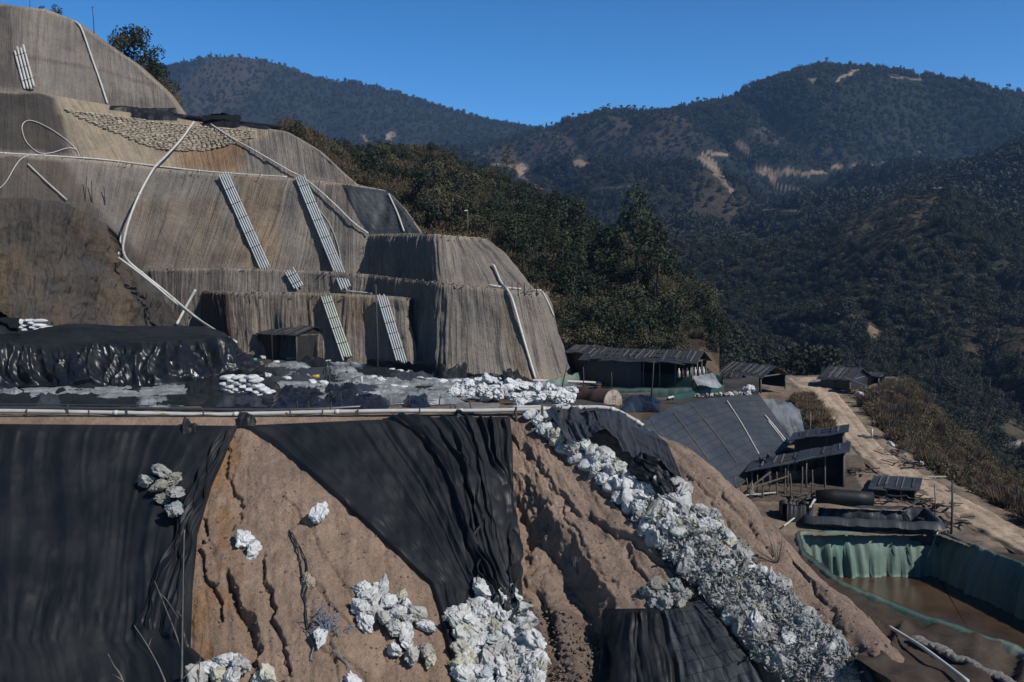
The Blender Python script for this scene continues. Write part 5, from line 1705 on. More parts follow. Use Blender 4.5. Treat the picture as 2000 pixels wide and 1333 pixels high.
uw = u + 0.5 * vn(u / 2, v / 2, 0, 7) + (v - 3) * 0.35 * vn(u / 3.2, 0, 0, 8)
d = sk * (0.45 * (1 - 2 * np.abs(vn(uw / 2.0, v / 6, 0, 701))) + 0.32 * (1 - 2 * np.abs(vn(uw / .9, v / 3.4 + u / 4, 0, 702))) + .12 * (1 - 2 * np.abs(vn(u / .4, v / .7 + u, 0, 703))))
d = d + 0.12 * fbm(u / 2.5, v / 2, 0, 3, 705)
G = G + N * d[..., None]
mh = grid_obj('covered_heap', G, M['tarp'])
# glossy skirt faces, dull top
mh.data.materials.append(M['tarp_gloss'])
fi = np.zeros(len(mh.data.polygons), np.int32)
nc = G.shape[1]
rowid = np.arange(len(fi)) // (nc - 1)
colid = np.arange(len(fi)) % (nc - 1)
fi[(rowid < 54 + 7 * vn(colid / 14.0, 0, 0, 9))] = 1
mh.data.polygons.foreach_set('material_index', fi)
tag(mh, 'long heap wrapped in glossy black sheeting on the platform', 'covered heap')
HP = Terr(); HP.add(G)
heap_sheet('dark_cloth', 'black cloth bundled at the left edge beside the far sack stack', -60, 38, 622, 655, HP, 'tarp', 0.9, 71, 40, 20)

# neat stacks of white sacks
def stack(x0, x1, yb, D, layers, nx, ny, label, group, sc=0.85, taper=0.5, zb=None):
    w = (x1 - x0) / F * D
    step = w / nx
    s = step / 0.76
    b = Vector(at(x0, yb, D))
    if zb is not None: b.z = zb
    for l in range(layers):
        n = nx - int(round(l * taper))
        for i in range(n):
            for j in range(ny):
                if 0 < j < ny - 1 and l < layers - 1 and i < n - 1: continue
                p = b + Vector(((i + .5 + .45 * (l % 2)) * step + random.gauss(0, .02), j * .44 + random.gauss(0, .03), .12 + l * .195))
                sack('sack', 'full', p, None, (step * 1.2, .8, .78), label, 'sack', group, rz=random.gauss(0, .07) + (math.pi if random.random() < .5 else 0), tilt=.05)
stack(430, 522, 777, 64.5, 7, 4, 3, 'plump white sack in the neat stack in front of the covered heap', 'sacks in the neat stack', taper=.2)
stack(8, 100, 652, 85, 6, 4, 2, 'white sack in the stack behind the covered heap at far left', 'sacks in the far left stack', taper=.25, zb=None)

# ------------------------------------------------------------------ pipes along the edge
EP = [(-200, 803), (0, 803), (200, 806), (400, 810), (480, 809), (600, 806), (760, 803), (900, 803), (1010, 801), (1085, 799), (1120, 797), (1168, 796), (1200, 801), (1232, 817), (1256, 832)]
P = spline([at(x, y, 54.9 if x < 1190 else 54.9 - (x - 1190) * .012) for x, y in EP], 8)
m = MB(); m.tube(P, .115, 10)
ep = tag(m.obj('edge_pipe', M['white_pipe'], smooth=True), 'long white pipe running along the front edge of the platform', 'pipe')
for i in range(4, len(P) - 4, 13):
    j = MB(); a = Vector(P[i]); d = (Vector(P[i + 1]) - a).normalized(); j.tube([a - d * .12, a + d * .12], .14, 10); j.obj('coupling', M['white_pipe'], ep, True)
P = spline([at(x, y, D) for x, y, D in [(1000, 796, 57), (1050, 795, 57), (1100, 793, 57), (1112, 794, 56.6)]], 6)
m = MB(); m.tube(P, .1, 8); tag(m.obj('pipe', M['white_pipe'], smooth=True), 'short second white pipe behind the edge pipe near the white bag heap', 'pipe')
P = spline([at(x, y, D) for x, y, D in [(-200, 796, 56.6), (0, 797, 56.6), (300, 799, 56.6), (480, 801, 56.6), (600, 800, 57), (700, 795, 58), (790, 789, 59.6), (870, 784, 61)]], 8)
m = MB(); m.tube(P, .1, 8); tag(m.obj('pipe', M['black_pipe'], smooth=True), 'long black pipe lying just behind the white edge pipe', 'pipe')
P = spline([at(x, y, D) for x, y, D in [(-200, 790, 58), (0, 790, 58), (200, 792, 58), (360, 794, 58)]], 8)
m = MB(); m.tube(P, .05, 6); tag(m.obj('pipe', M['black_pipe'], smooth=True), 'thin black hose behind the black pipe at left', 'pipe')
for (x, y0, y1, D) in [(52, 798, 815, 54.7), (134, 790, 814, 54.7), (174, 800, 820, 54.6), (248, 794, 816, 54.7), (397, 802, 822, 54.6), (566, 797, 820, 54.6), (629, 800, 822, 54.6), (700, 798, 816, 54.7), (820, 797, 815, 54.6)]:
    stake('stake', 'short dark stake holding the white edge pipe', x, y0, y1, None, .045, group='stakes along the edge pipe', D=D, x1=x + random.uniform(-2, 2))
for (x, y0, y1, D) in [(667, 768, 802, 58), (732, 770, 795, 60), (760, 778, 803, 58), (800, 775, 798, 58.5), (858, 772, 792, 60), (880, 788, 806, 56), (920, 786, 802, 56), (604, 785, 806, 57), (582, 783, 805, 57), (646, 785, 812, 56)]:
    stake('stake', 'thin dark stake standing by the black pipe', x, y0, y1, None, .035, group='stakes by the black pipe', D=D, x1=x + random.uniform(-3, 3))
for (x, y0, y1, D, lab) in [(1059, 793, 855, 53.9, 'tall dark post under the edge pipe at the head of the sack spill'), (1092, 800, 838, 53.8, 'dark post right of the tall one under the edge pipe'), (1008, 794, 817, 54.4, 'short thick post on the edge near the bare soil'), (1083, 795, 850, 53.6, 'leaning dark prop behind the tall post under the pipe')]:
    stake('post', lab, x, y0, y1, None, .07, D=D, cat='post', x1=x + (14 if 'leaning' in lab else 0))
m = MB(); m.beam(at(1068, 818, 53.6), at(1168, 798, 53.8), .12, .12)
tag(m.obj('rail', M['darkwood']), 'dark slanting wooden rail under the edge pipe at the sheet tent', 'rail')
m = MB(); m.beam(at(1056, 791, 56), at(1086, 793, 56), .14, .1)
tag(m.obj('rail', M['wood']), 'short weathered plank behind the edge pipe above the spill', 'plank')

# ------------------------------------------------------------------ white bags: heap, spill, clumps
B_ = random.Random(77)
def pick_pts(poly, n, mind, terr, seed, tries=8000):
    g = random.Random(seed)
    xs = [p[0] for p in poly]; ys = [p[1] for p in poly]
    out = []
    for _ in range(tries):
        if len(out) >= n: break
        x, y = g.uniform(min(xs), max(xs)), g.uniform(min(ys), max(ys))
        if not poly_in(np.array([x]), np.array([y]), poly)[0]: continue
        if any((x - a) ** 2 + ((y - b) * 1.15) ** 2 < mind * mind for a, b, *_ in out): continue
        h, nn = terr.hit(x, y)
        if h is None: continue
        out.append((x, y, h, nn))
    return out

for x, y, h, nn in pick_pts([(880, 770), (935, 758), (1010, 758), (1060, 768), (1115, 780), (1120, 792), (1060, 802), (1000, 800), (990, 788), (930, 788), (885, 786)], 52, 13, PL, 3):
    sack('bag', B_.choice(['crumpled', 'tied']), h + Vector((0, 0, .3 + B_.random() * .35)), None, B_.uniform(.8, 1.2), 'crumpled bright white bag in the heap above the edge pipe', 'bag', 'white bags in the platform heap', tilt=.6, mat='white')
SPILL = [(1028, 815), (1062, 812), (1080, 850), (1130, 868), (1180, 888), (1225, 925), (1260, 945), (1320, 945), (1345, 985), (1395, 1020), (1430, 1070), (1480, 1120), (1540, 1165), (1590, 1215), (1640, 1262), (1680, 1340),
         (1560, 1340), (1490, 1290), (1460, 1245), (1420, 1200), (1360, 1140), (1300, 1075), (1262, 1030), (1200, 968), (1130, 905), (1070, 860)]
for x, y, h, nn in pick_pts(SPILL, 300, 15.5, SL, 5, 30000):
    low = sstep(960, 1150, np.array(y))
    if y < 1000 or B_.random() > low * .9:
        sack('bag', B_.choice(['tied', 'full', 'full', 'crumpled']), h + nn * B_.uniform(.12, .35), nn, B_.uniform(.85, 1.2), 'dirty white bag in the spill of bags running down the slope', 'bag', 'bags in the long spill', tilt=.55, mat='sack')
    else:
        sack('bag', 'crumpled', h + nn * B_.uniform(.1, .3), nn, B_.uniform(.75, 1.15), 'torn grey white bag in the lower part of the long spill', 'bag', 'torn bags in the lower spill', tilt=.6, mat='sack_dirty')

# shredded plastic between the bags
def shred(seed, n=60):
    g = np.random.default_rng(seed)
    V, Fc = [], []
    for i in range(n):
        p = g.normal(size=3) * np.array([.16, .16, .08])
        d = g.normal(size=3); d /= np.linalg.norm(d); s = np.cross(d, g.normal(size=3)); s /= np.linalg.norm(s)
        L = .09 + .16 * g.random(); w = .02 + .035 * g.random()
        q = p + d * L * .5 + g.normal(size=3) * .04; e = q + (d + g.normal(size=3) * .6) * L * .5
        b = len(V)
        V += [p - s * w, p + s * w, q - s * w, q + s * w, e - s * w * .5, e + s * w * .5]
        Fc += [(b, b + 1, b + 3, b + 2), (b + 2, b + 3, b + 5, b + 4)]
    return mesh_obj('shred', np.array(V), np.array(Fc), M['sack_dirty'], smooth=True)
LIB_SHRED = lib([shred(i) for i in range(6)])
pp_ = pick_pts(SPILL, 1300, 3, SL, 15, 6000)
low = np.array([(0.04 + 0.7 * float(sstep(950, 1120, np.array(q[1])))) for q in pp_])
kp = np.random.default_rng(3).random(len(pp_)) < low
Pq = np.array([q[2] + q[3] * .28 for q in pp_])[kp]
tag(scatter('plastic_shreds', Pq, 0.6 + 0.6 * np.random.default_rng(4).random(len(Pq)), np.random.default_rng(5).integers(0, 6, len(Pq)), LIB_SHRED, seed=14), 'shredded white and bluish plastic strewn between the spilled bags', 'plastic waste')

def clump(poly, n, mind, s0, s1, label, group, seed, kinds=('crumpled', 'tied', 'tied'), lift=.25, mat=None, terr=None):
    for x, y, h, nn in pick_pts(poly, n, mind, terr or SL, seed):
        sack('bag', B_.choice(kinds), h + nn * B_.uniform(lift * .6, lift * 1.8), nn, B_.uniform(s0, s1), label, 'bag', group, tilt=.6, mat=mat)
clump([(935, 1140), (985, 1135), (1010, 1190), (1040, 1225), (1058, 1270), (1062, 1350), (910, 1350), (895, 1300), (880, 1210), (925, 1190)], 84, 16, .85, 1.25, 'crumpled white bag in the big pile at the foot of the middle tarp', 'bags in the pile below the middle tarp', 7)
clump([(700, 1150), (745, 1150), (790, 1180), (830, 1230), (800, 1245), (700, 1225)], 18, 21, .85, 1.2, 'crumpled white bag in the cluster left of the big pile', 'bags in the cluster on the soil', 9)
clump([(765, 1265), (800, 1262), (855, 1295), (840, 1318), (775, 1285)], 6, 22, .85, 1.1, 'white bag in the short row below the cluster on the soil', 'bags in the short row', 11)
clump([(395, 1305), (430, 1300), (510, 1310), (545, 1345), (390, 1345)], 8, 24, 1.0, 1.3, 'white bag at the bottom edge below the ochre soil', 'bags at the bottom edge', 13)
clump([(300, 950), (340, 935), (366, 955), (362, 1020), (335, 1040), (318, 1000)], 9, 19, .85, 1.15, 'bundle of dirty white netting caught on the left tarp', 'netting bundles on the left tarp', 15, ('crumpled',), .62, 'sack_dirty')
clump([(1262, 1165), (1300, 1140), (1345, 1165), (1340, 1190), (1275, 1190)], 12, 14, .6, .9, 'frayed brownish bag above the pleated bottom tarp', 'frayed bags above the bottom tarp', 17, ('crumpled',), .15, 'sack_dirty')
for (x, y, s, lab, k, mt) in [(623, 1010, 1.15, 'single white sack lying alone high on the bare soil', 'crumpled', 'white'), (478, 1058, 1.05, 'upper of two white sacks lying on the ochre edged soil', 'crumpled', 'white'), (498, 1082, 1.05, 'lower of two white sacks lying on the ochre edged soil', 'tied', 'white'),
                              (612, 1137, .85, 'small stained sack hanging on dark cords on the soil', 'crumpled', 'straw'), (628, 1248, .9, 'white sack beside the blue rope tangle', 'tied', 'white'), (690, 1335, 1.0, 'white sack at the bottom edge right of the rope tangle', 'crumpled', 'white'), (905, 1338, .9, 'white sack at the bottom edge just left of the big pile', 'crumpled', 'white')]:
    h, nn = SL.hit(x, y)
    sack('sack', k, h + nn * .22, nn, s, lab, 'sack', None, tilt=.3, mat=mt)
# cords and rope tangle
def cord(label, pts, r, mat, off=.12, cat='cord', group=None):
    P = path3(pts, SL, off, 8, 2)
    P = P + np.random.default_rng(len(label)).normal(size=P.shape) * .02
    m = MB(); m.tube(P, r, 5)
    return tag(m.obj('cord', M[mat], smooth=True), label, cat, group)
cord('thick dark cord hanging down the soil left of the stained sack', [(566, 1035), (585, 1090), (592, 1150), (600, 1228)], .035, 'strap')
cord('second dark cord right of the thick one on the soil', [(570, 1040), (600, 1105), (597, 1180), (604, 1230)], .03, 'strap')
h, nn = SL.hit(640, 1225)
m = MB(); g = np.random.default_rng(88)
for k in range(34):
    p = np.cumsum(np.concatenate([[g.normal(size=3) * np.array([.3, .2, .25])], g.normal(size=(7, 3)) * np.array([.13, .06, .17])]), 0) + np.array(h + nn * .15)
    m.tube(spline(p, 3), .018, 4)
tag(m.obj('rope_tangle', M['rope'], smooth=True), 'tangle of blue grey rope strands on the lower soil', 'rope')
for (pl, lab) in [([(645, 1265), (680, 1300), (695, 1345)], 'loose rope strand trailing down from the tangle'), ([(600, 1235), (612, 1262), (606, 1290)], 'short dark rope strand left of the tangle')]:
    cord(lab, pl, .025, 'rope')

# stones and rubble on the slope
def rock(seed):
    V, Fc = ico(2)
    V = V * (1 + .45 * fbm(V[:, 0] * 1.4, V[:, 1] * 1.4, V[:, 2] * 1.4, 3, seed))[:, None] * np.array([1, .8, .6])
    return mesh_obj('stone', V, Fc, M['soil'], smooth=False)
LIB_ROCK = lib([rock(i) for i in range(900, 905)])
a = pick_pts([(380, 830), (1750, 830), (1750, 1340), (380, 1340)], 2600, 1, SL, 19, 4200)
g = np.random.default_rng(6)
Pr = np.array([q[2] for q in a]); Sr = .018 + .075 * g.random(len(a)) ** 4
b = pick_pts([(1045, 1200), (1100, 1190), (1165, 1260), (1185, 1340), (1060, 1340), (1070, 1250)], 230, 4, SL, 23, 4000)
Pr = np.concatenate([Pr, [q[2] + q[3] * .08 for q in b]]); Sr = np.concatenate([Sr, .03 + .10 * g.random(len(b)) ** 2.5])
tag(scatter('stones', Pr, Sr, g.integers(0, 5, len(Pr)), LIB_ROCK, seed=18), 'loose earth clods and stones on the bare slope', 'stones')
# ------------------------------------------------------------------ pipes on the cliff
bundle('pale pipe bundle on the left end of the second terrace face', (436, 340), (518, 524), 17, CL)
bundle('longest pale pipe bundle running down two terraces right of the curved pipe', (586, 346), (676, 564), 17, CL, straps=6)
bundle('short pipe bundle on the low step between the two long bundles', (566, 530), (584, 562), 17, CL, straps=2)
bundle('yellowish green pipe bundle beside the hut on the lowest terrace', (634, 572), (678, 699), 17, CL, 'pipe_green', straps=4)
bundle('blue grey pipe bundle on the lowest terrace right of the hut', (746, 579), (786, 712), 17, CL, straps=4)
bundle('short white pipe bundle on the top terrace at the far left', (37, 94), (58, 174), 18, CL, 'white_pipe', n=4, straps=3)
PG = 'single pipes on the terraces'
single_pipe('pipe', 'straight white pipe down the top terrace', [(147, 42), (160, 58), (180, 115), (196, 160), (210, 203)], .12, CL, group=PG, joints=3)
single_pipe('pipe', 'long white pipe lying along the bench across the middle terraces', [(-40, 296), (0, 299), (100, 305), (200, 312), (300, 324), (400, 335), (480, 341), (560, 346)], .10, CL, group=PG, joints=9)
single_pipe('pipe', 'big curved white pipe sweeping from the sandbags down past the bench', [(379, 238, 124.5), (352, 275, 122.5), (322, 307, 119.5), (300, 330, 116.8), (272, 380, 114.4), (252, 430, 112), (242, 470, 108), (241, 492, 103), (252, 512, 99.6), (285, 540, 99.8), (325, 572, 100), (365, 606, 98.5), (410, 640, 96), (462, 669, 91)], .13, CL, off=.5, group=PG, joints=8, sm=10)
single_pipe('pipe', 'second white pipe running parallel below the big curved pipe', [(231, 503, 99), (262, 526, 99.2), (300, 556, 99.4), (338, 588, 99.4), (376, 616, 98), (420, 645, 94), (460, 670, 90.5)], .10, CL, off=.5, group=PG, joints=4, sm=10)
single_pipe('pipe', 'short upright pipe piece beside the bend of the curved pipe', [(236, 452), (234, 480), (231, 498)], .09, CL, off=.4, group=PG)
single_pipe('pipe', 'white pipe descending right from the sandbags to the dark sheet', [(412, 243), (450, 268), (500, 296), (560, 331), (600, 353), (650, 396), (690, 435), (719, 456)], .10, CL, off=.5, group=PG, joints=5, sm=10)
single_pipe('hose', 'thin looped hose on the dark rock at the left', [(155, 306), (148, 292), (130, 290), (100, 299), (75, 298), (52, 278), (43, 252), (48, 239), (62, 236), (90, 247), (125, 270), (150, 292)], .05, CL, 'white_pipe', 'hose', off=.2, group=PG, n=6)
single_pipe('hose', 'thin hose curving down at the left edge below the bench pipe', [(-10, 375), (10, 358), (28, 328), (40, 312), (56, 304)], .05, CL, 'white_pipe', 'hose', off=.2, group=PG, n=6)
single_pipe('pipe', 'slanting white pipe above the dark rock at the left', [(54, 320), (92, 356), (131, 391)], .08, CL, off=.3, group=PG)
single_pipe('pipe', 'double drain pipe dropping behind the covered heap', [(382, 566), (365, 596), (345, 634)], .16, CL, off=.5, group=PG)
single_pipe('pipe', 'white pipe bent over the edge of the right buttress', [(960, 517), (966, 522), (978, 550), (992, 568), (1002, 590), (1022, 660), (1046, 741)], .11, CL, off=.3, group=PG, joints=3)
single_pipe('pipe', 'white pipe along the narrow bench of the right buttress', [(955, 557), (985, 562), (1020, 565), (1058, 568)], .10, CL, off=.3, group=PG, joints=2)
single_pipe('pipe', 'thin white pipe down the right edge of the right buttress', [(1059, 569), (1070, 590), (1082, 618)], .07, CL, off=.15, group=PG)
single_pipe('pipe', 'pale pipe lying on the bench above the lowest terrace', [(665, 568), (700, 571), (727, 574)], .09, CL, off=.4, group=PG)
single_pipe('pipe', 'white pipe down the dark sheet on the right terrace', [(759, 379), (776, 416), (789, 452)], .10, CL, off=.35, group=PG)
single_pipe('hose', 'thin grey hose on the face right of the longest bundle', [(622, 408), (645, 440), (660, 480), (668, 520)], .035, CL, 'white_pipe', 'hose', off=.12, group=PG)
single_pipe('pipe', 'white pipe on the soil above the long shed', [(1096, 641), (1120, 653), (1150, 667)], .08, KN, off=.3, group=PG, D=101)
# thin posts along the narrow bench
for i, x in enumerate([985, 1000, 1012, 1024, 1036, 1048]):
    stake('stake', 'thin dark stake on the narrow bench of the right buttress', x, 548 + i * 1.5, 566, CL, .03, group='stakes on the buttress bench')
for i, (x, y0, y1) in enumerate([(283, 560, 612), (288, 568, 640), (166, 345, 392), (180, 352, 396), (205, 365, 400)]):
    stake('stake', 'crooked dark post on the left rock face', x, y0, y1, CL, .05, group='posts on the left rock face', x1=x + random.uniform(-8, 8))

# dark sheet on the right terrace face
drape('dark_sheet', 'dark blue grey sheet covering the right end of the middle terrace', 'sheet', [(668, 361), (683, 395), (702, 432), (722, 458)], [(757, 374), (786, 404), (806, 430), (819, 455)],
      60, 40, 'tarp_net', off=.15, fold=.1, ff=9, sm=6, seed=81, terr=CL)
# sheeting and debris on the ledge above the sandbags
drape('dark_sheet', 'long black sheet rolled along the ledge above the sandbags', 'sheet', [(215, 207), (214, 211), (213, 215)], [(560, 247), (540, 251), (520, 254)], 120, 10, 'tarp', off=.3, fold=.25, ff=18, sm=1, seed=83, terr=CL, fine=.2)
heap_sheet('dark_sheet', 'crumpled black sheet heap on the ledge where the pipes start', 395, 470, 226, 250, CL, 'tarp', .8, 85, 40, 20)
heap_sheet('dark_sheet', 'second crumpled black sheet on the ledge left of the pipes', 255, 345, 212, 236, CL, 'tarp', .5, 86, 40, 16)
heap_sheet('pale_sheet', 'pale teal plastic sheet on the ledge above the sandbags', 282, 320, 216, 222, CL, 'tarp_grey', .2, 87, 16, 6)
# sandbag facing
SBP = [(128, 214), (200, 224), (300, 238), (380, 247), (500, 256), (496, 270), (450, 284), (400, 296), (345, 296), (290, 288), (240, 268), (190, 246), (140, 226)]
rowsb = []
y = 214.0
pts_sb = []
gsb = random.Random(3)
while y < 300:
    x = 120 + (int(y) % 2) * 4
    while x < 505:
        yy = y + (x - 300) * .09
        if poly_in(np.array([x]), np.array([yy]), SBP)[0]:
            h, nn = CL.hit(x, yy)
            if h is not None: pts_sb.append((h, nn))
        x += gsb.uniform(8.2, 10.5)
    y += 3.3
gsb.shuffle(pts_sb)
for h, nn in pts_sb[:300]:
    o = sack('sandbag', 'full', h + nn * .06, Vector((0, 0, 1)), gsb.uniform(.62, .75), 'small tan sandbag in the sandbag facing on the pale terrace', 'sandbag', 'sandbags facing the pale terrace', rz=gsb.gauss(0.15, .15), tilt=.18, mat='sandbag')
V, Fc = [], []
n0 = 0
base = sack_shape('full', 991, IV3)
for h, nn in pts_sb[300:]:
    s = gsb.uniform(.6, .75); a = gsb.gauss(.15, .15)
    c_, s_ = math.cos(a), math.sin(a)
    Rm = np.array([[c_, -s_, 0], [s_, c_, 0], [0, 0, 1]])
    V.append((base * s) @ Rm.T + np.array(h + nn * .06)); Fc.append(IF3 + n0); n0 += len(base)
if V:
    o = mesh_obj('sandbags', np.concatenate(V), np.concatenate(Fc), M['sandbag'])
    o['kind'] = 'stuff'; tag(o, 'rest of the small tan sandbags facing the pale terrace', 'sandbags', 'sandbags facing the pale terrace')

# ------------------------------------------------------------------ platform: hut, poles, person, litter
A_, B2_, C_ = at(500, 649, 101), at(579, 655, 95.5), at(646, 657, 98.5)
dv = Vector(C_) - Vector(B2_); dv.z = 0
A_[2] = B2_[2]
shed('hut', 'small black sheet hut with a low pitched roof on the platform', 'hut', A_, B2_, dv, -5.75, .75, over=.3, closed='hrlb', posts=4, battens=7)
def pole(label, x, y0, y1, D, r=.06, arms=(), x1=None, mat='darkwood', terr=None, lamp=False, group=None):
    b = Vector(at(x, y1, D)); t_ = Vector(at(x if x1 is None else x1, y0, D))
    root = empty('pole', b, label, 'pole', group)
    m = MB(); m.tube([Vector((0, 0, -.5)), (t_ - b) * .5 + Vector((.03, 0, 0)), t_ - b], [r, r * .9, r * .7], 7)
    m.obj('shaft', M[mat], root, True)
    for (f, w) in arms:
        c = (t_ - b) * f
        m = MB(); m.beam(c - Vector((w, 0, .05)), c + Vector((w, 0, .03)), .05, .05); m.obj('crossarm', M[mat], root)
    if lamp:
        m = MB(); m.box((t_ - b) + Vector((-.15, -.1, 0)), (.4, .25, .14)); m.obj('lamp_head', M['white_pipe'], root)
    return root
pole('tall thin wooden pole standing in front of the hut', 532, 570, 702, 94, .065, [(.88, .25), (.8, .15)], x1=527)
pole('dark pole leaning beside the blue grey pipe bundle', 738, 556, 735, 84, .08, [(.62, .12)], x1=734)
pole('thin prop leaning against the dark pole by the blue grey bundle', 724, 600, 676, 98, .04, x1=734)
pole('slanting thin dark pole in front of the green basins', 1088, 778, 711, 70, .05, x1=1110) if False else pole('slanting thin dark pole left of the rusty tank', 1092, 712, 772, 72, .055, x1=1108)
pole('upright thin dark pole behind the rusty tank', 1139, 717, 755, 76, .05)
pole('tall thin dark pole in front of the long shed', 1272, 704, 764, 72, .055, x1=1277)
pole('short thin pole between the two tall poles by the basins', 1194, 727, 752, 76, .045)
pole('thin pole with wires on the top terrace skyline', 184, 55, 10, 133, .05) if False else pole('thin pole standing on the top terrace skyline', 184, 12, 62, 132.5, .06, [(.93, .2)], x1=180)
pole('small pole at the top left corner of the skyline', 58, -2, 22, 132.5, .05)
pole('grey lamp post among the trees above the right buttress', 913, 412, 462, 118, .07, mat='wood', lamp=True)
pole('dark pole at the right end of the black lined pond', 1858, 938, 1042, 56.5, .07, x1=1860)
pole('thin dark pole left of the black pole by the road', 1826, 946, 1010, 59, .035, x1=1825)

def person():
    D = 73.0
    b = at(640, 755, D)
    root = empty('person', b, 'person in dark jacket and trousers standing bent slightly among the sheets', 'person', None, .5)
    J = {'pel': (0, 0, .92), 'ch': (0, .06, 1.22), 'nk': (0, .10, 1.44), 'hd': (0, .14, 1.56), 'tp': (0, .14, 1.67),
         'hl': (-.1, 0, .86), 'kl': (-.12, .06, .48), 'al': (-.13, -.06, .08), 'tl': (-.13, .1, .04),
         'hr': (.1, 0, .86), 'kr': (.15, .02, .47), 'ar': (.17, -.08, .08), 'tr': (.18, .08, .04),
         'sl': (-.19, .08, 1.38), 'el': (-.27, .12, 1.1), 'wl': (-.24, .3, .92), 'gl': (-.23, .36, .86),
         'sr': (.19, .08, 1.38), 'er': (.28, .1, 1.1), 'wr': (.25, .26, .9), 'gr': (.24, .32, .84)}
    Rr = {'pel': .15, 'ch': .16, 'nk': .065, 'hd': .1, 'tp': .07, 'hl': .1, 'kl': .068, 'al': .05, 'tl': .04, 'hr': .1, 'kr': .068, 'ar': .05, 'tr': .04,
          'sl': .075, 'el': .055, 'wl': .04, 'gl': .038, 'sr': .075, 'er': .055, 'wr': .04, 'gr': .038}
    E = [('pel', 'ch'), ('ch', 'nk'), ('nk', 'hd'), ('hd', 'tp'), ('pel', 'hl'), ('hl', 'kl'), ('kl', 'al'), ('al', 'tl'), ('pel', 'hr'), ('hr', 'kr'), ('kr', 'ar'), ('ar', 'tr'),
         ('ch', 'sl'), ('sl', 'el'), ('el', 'wl'), ('wl', 'gl'), ('ch', 'sr'), ('sr', 'er'), ('er', 'wr'), ('wr', 'gr')]
    vs = [Vector(J[k]) for k in J]; idx = {k: i for i, k in enumerate(J)}
    rad = [Rr[k] for k in J]
    es = [(idx[a], idx[c]) for a, c in E]
    for s, w in (('l', 'wl'), ('r', 'wr')):          # fingers and a thumb, slightly curled
        g = Vector(J['g' + s]); sg = -1 if s == 'l' else 1
        for k, L in enumerate((.075, .085, .08, .06)):
            a = g + Vector((sg * .012, .0, 0)) + Vector(((k - 1.5) * .02, .02, -.02))
            e = a + Vector((0, L * .7, -L * .6))
            vs += [a, e]; rad += [.010, .008]
            es += [(idx['g' + s], len(vs) - 2), (len(vs) - 2, len(vs) - 1)]
        e = g + Vector((-sg * .05, .04, .0)); vs.append(e); rad.append(.011); es.append((idx['w' + s], len(vs) - 1))
    me = bpy.data.meshes.new('body')
    me.from_pydata(vs, es, [])
    o = bpy.data.objects.new('body', me); COL.objects.link(o); o.parent = root
    o.modifiers.new('skin', 'SKIN'); o.modifiers.new('sub', 'SUBSURF').levels = 1
    o.modifiers['sub'].render_levels = 2
    for i, v in enumerate(me.skin_vertices[0].data):
        v.radius = (rad[i], rad[i]); v.use_root = (i == 0)
    dg = bpy.context.evaluated_depsgraph_get()
    ev = o.evaluated_get(dg)
    m2_ = bpy.data.meshes.new_from_object(ev)
    o.modifiers.clear(); o.data = m2_
    for k in ('skin', 'shirt', 'trouser', 'strap'): m2_.materials.append(M[k])
    for p in m2_.polygons:
        c = p.center
        p.use_smooth = True
        p.material_index = 3 if c.z < .11 else (2 if c.z < .93 and abs(c.x) < .23 and c.y < .2 else (1 if c.z < 1.45 and not (c.y > .27 and c.z < .95) else 0))
    V, Fc = ico(3)
    V = V * np.array([.112, .12, .115]) + np.array([0, .125, 1.605])
    keep = [f for f in Fc if (V[f].mean(0)[2] > 1.6 or V[f].mean(0)[1] < .13)]
    mesh_obj('hair', V + .006 * fbm(V[:, 0] * 40, V[:, 1] * 40, V[:, 2] * 40, 2, 4)[:, None], np.array(keep), M['hair'], root)
    return root
person()

# sheets spread on the platform
PS = 'sheets lying on the platform'
heap_sheet('grey_sheet', 'broad dusty grey sheet in front of the person', 540, 830, 744, 792, PL, 'tarp_grey', .34, 91, 110, 40, group=PS, crumple=.8)
heap_sheet('grey_sheet', 'dusty grey sheet between the bag heap and the black sheet fence', 740, 985, 738, 782, PL, 'tarp_grey', .34, 92, 100, 36, group=PS, crumple=.8)
heap_sheet('grey_sheet', 'grey sheet lying in front of the covered heap at left', 40, 400, 758, 782, PL, 'tarp_grey', .28, 93, 110, 26, group=PS, crumple=.8)
heap_sheet('grey_sheet', 'darker sheet spread behind the person', 500, 640, 722, 748, PL, 'tarp_tent', .4, 94, 70, 30, group=PS, crumple=.9)
heap_sheet('black_sheet', 'long black crumpled sheet behind the edge pipe at left', 52, 215, 774, 795, PL, 'tarp', .42, 95, 100, 24, group=PS)
heap_sheet('black_sheet', 'black sheet heaped in front of the covered heap near the sack stack', 205, 440, 772, 795, PL, 'tarp', .36, 96, 120, 24, group=PS)
heap_sheet('black_sheet', 'large rumpled black sheet in front of the neat sack stack', 395, 545, 765, 799, PL, 'tarp', .5, 97, 110, 34, group=PS)
heap_sheet('black_sheet', 'black sheet peaks heaped right of the neat sack stack', 530, 640, 764, 800, PL, 'tarp_gloss', .62, 98, 100, 36, group=PS, crumple=.7)
heap_sheet('black_sheet', 'spiky black sheet heap behind the stakes', 630, 705, 762, 798, PL, 'tarp_gloss', .7, 99, 80, 36, group=PS, crumple=.8)
heap_sheet('black_sheet', 'black sheet left of the neat sack stack', 355, 432, 738, 778, PL, 'tarp', .8, 100, 60, 30, group=PS)
heap_sheet('black_sheet', 'black sheet lying by the left frame edge in front of the heap', -60, 70, 768, 796, PL, 'tarp', .3, 101, 70, 24, group=PS)
heap_sheet('black_sheet', 'dark sheet patch behind the bag heap', 1000, 1085, 750, 770, PL, 'tarp_tent', .5, 102, 50, 24, group=PS)
heap_sheet('black_sheet', 'dark sheet between hut and person', 650, 790, 712, 738, PL, 'tarp', .35, 103, 80, 28, group=PS)
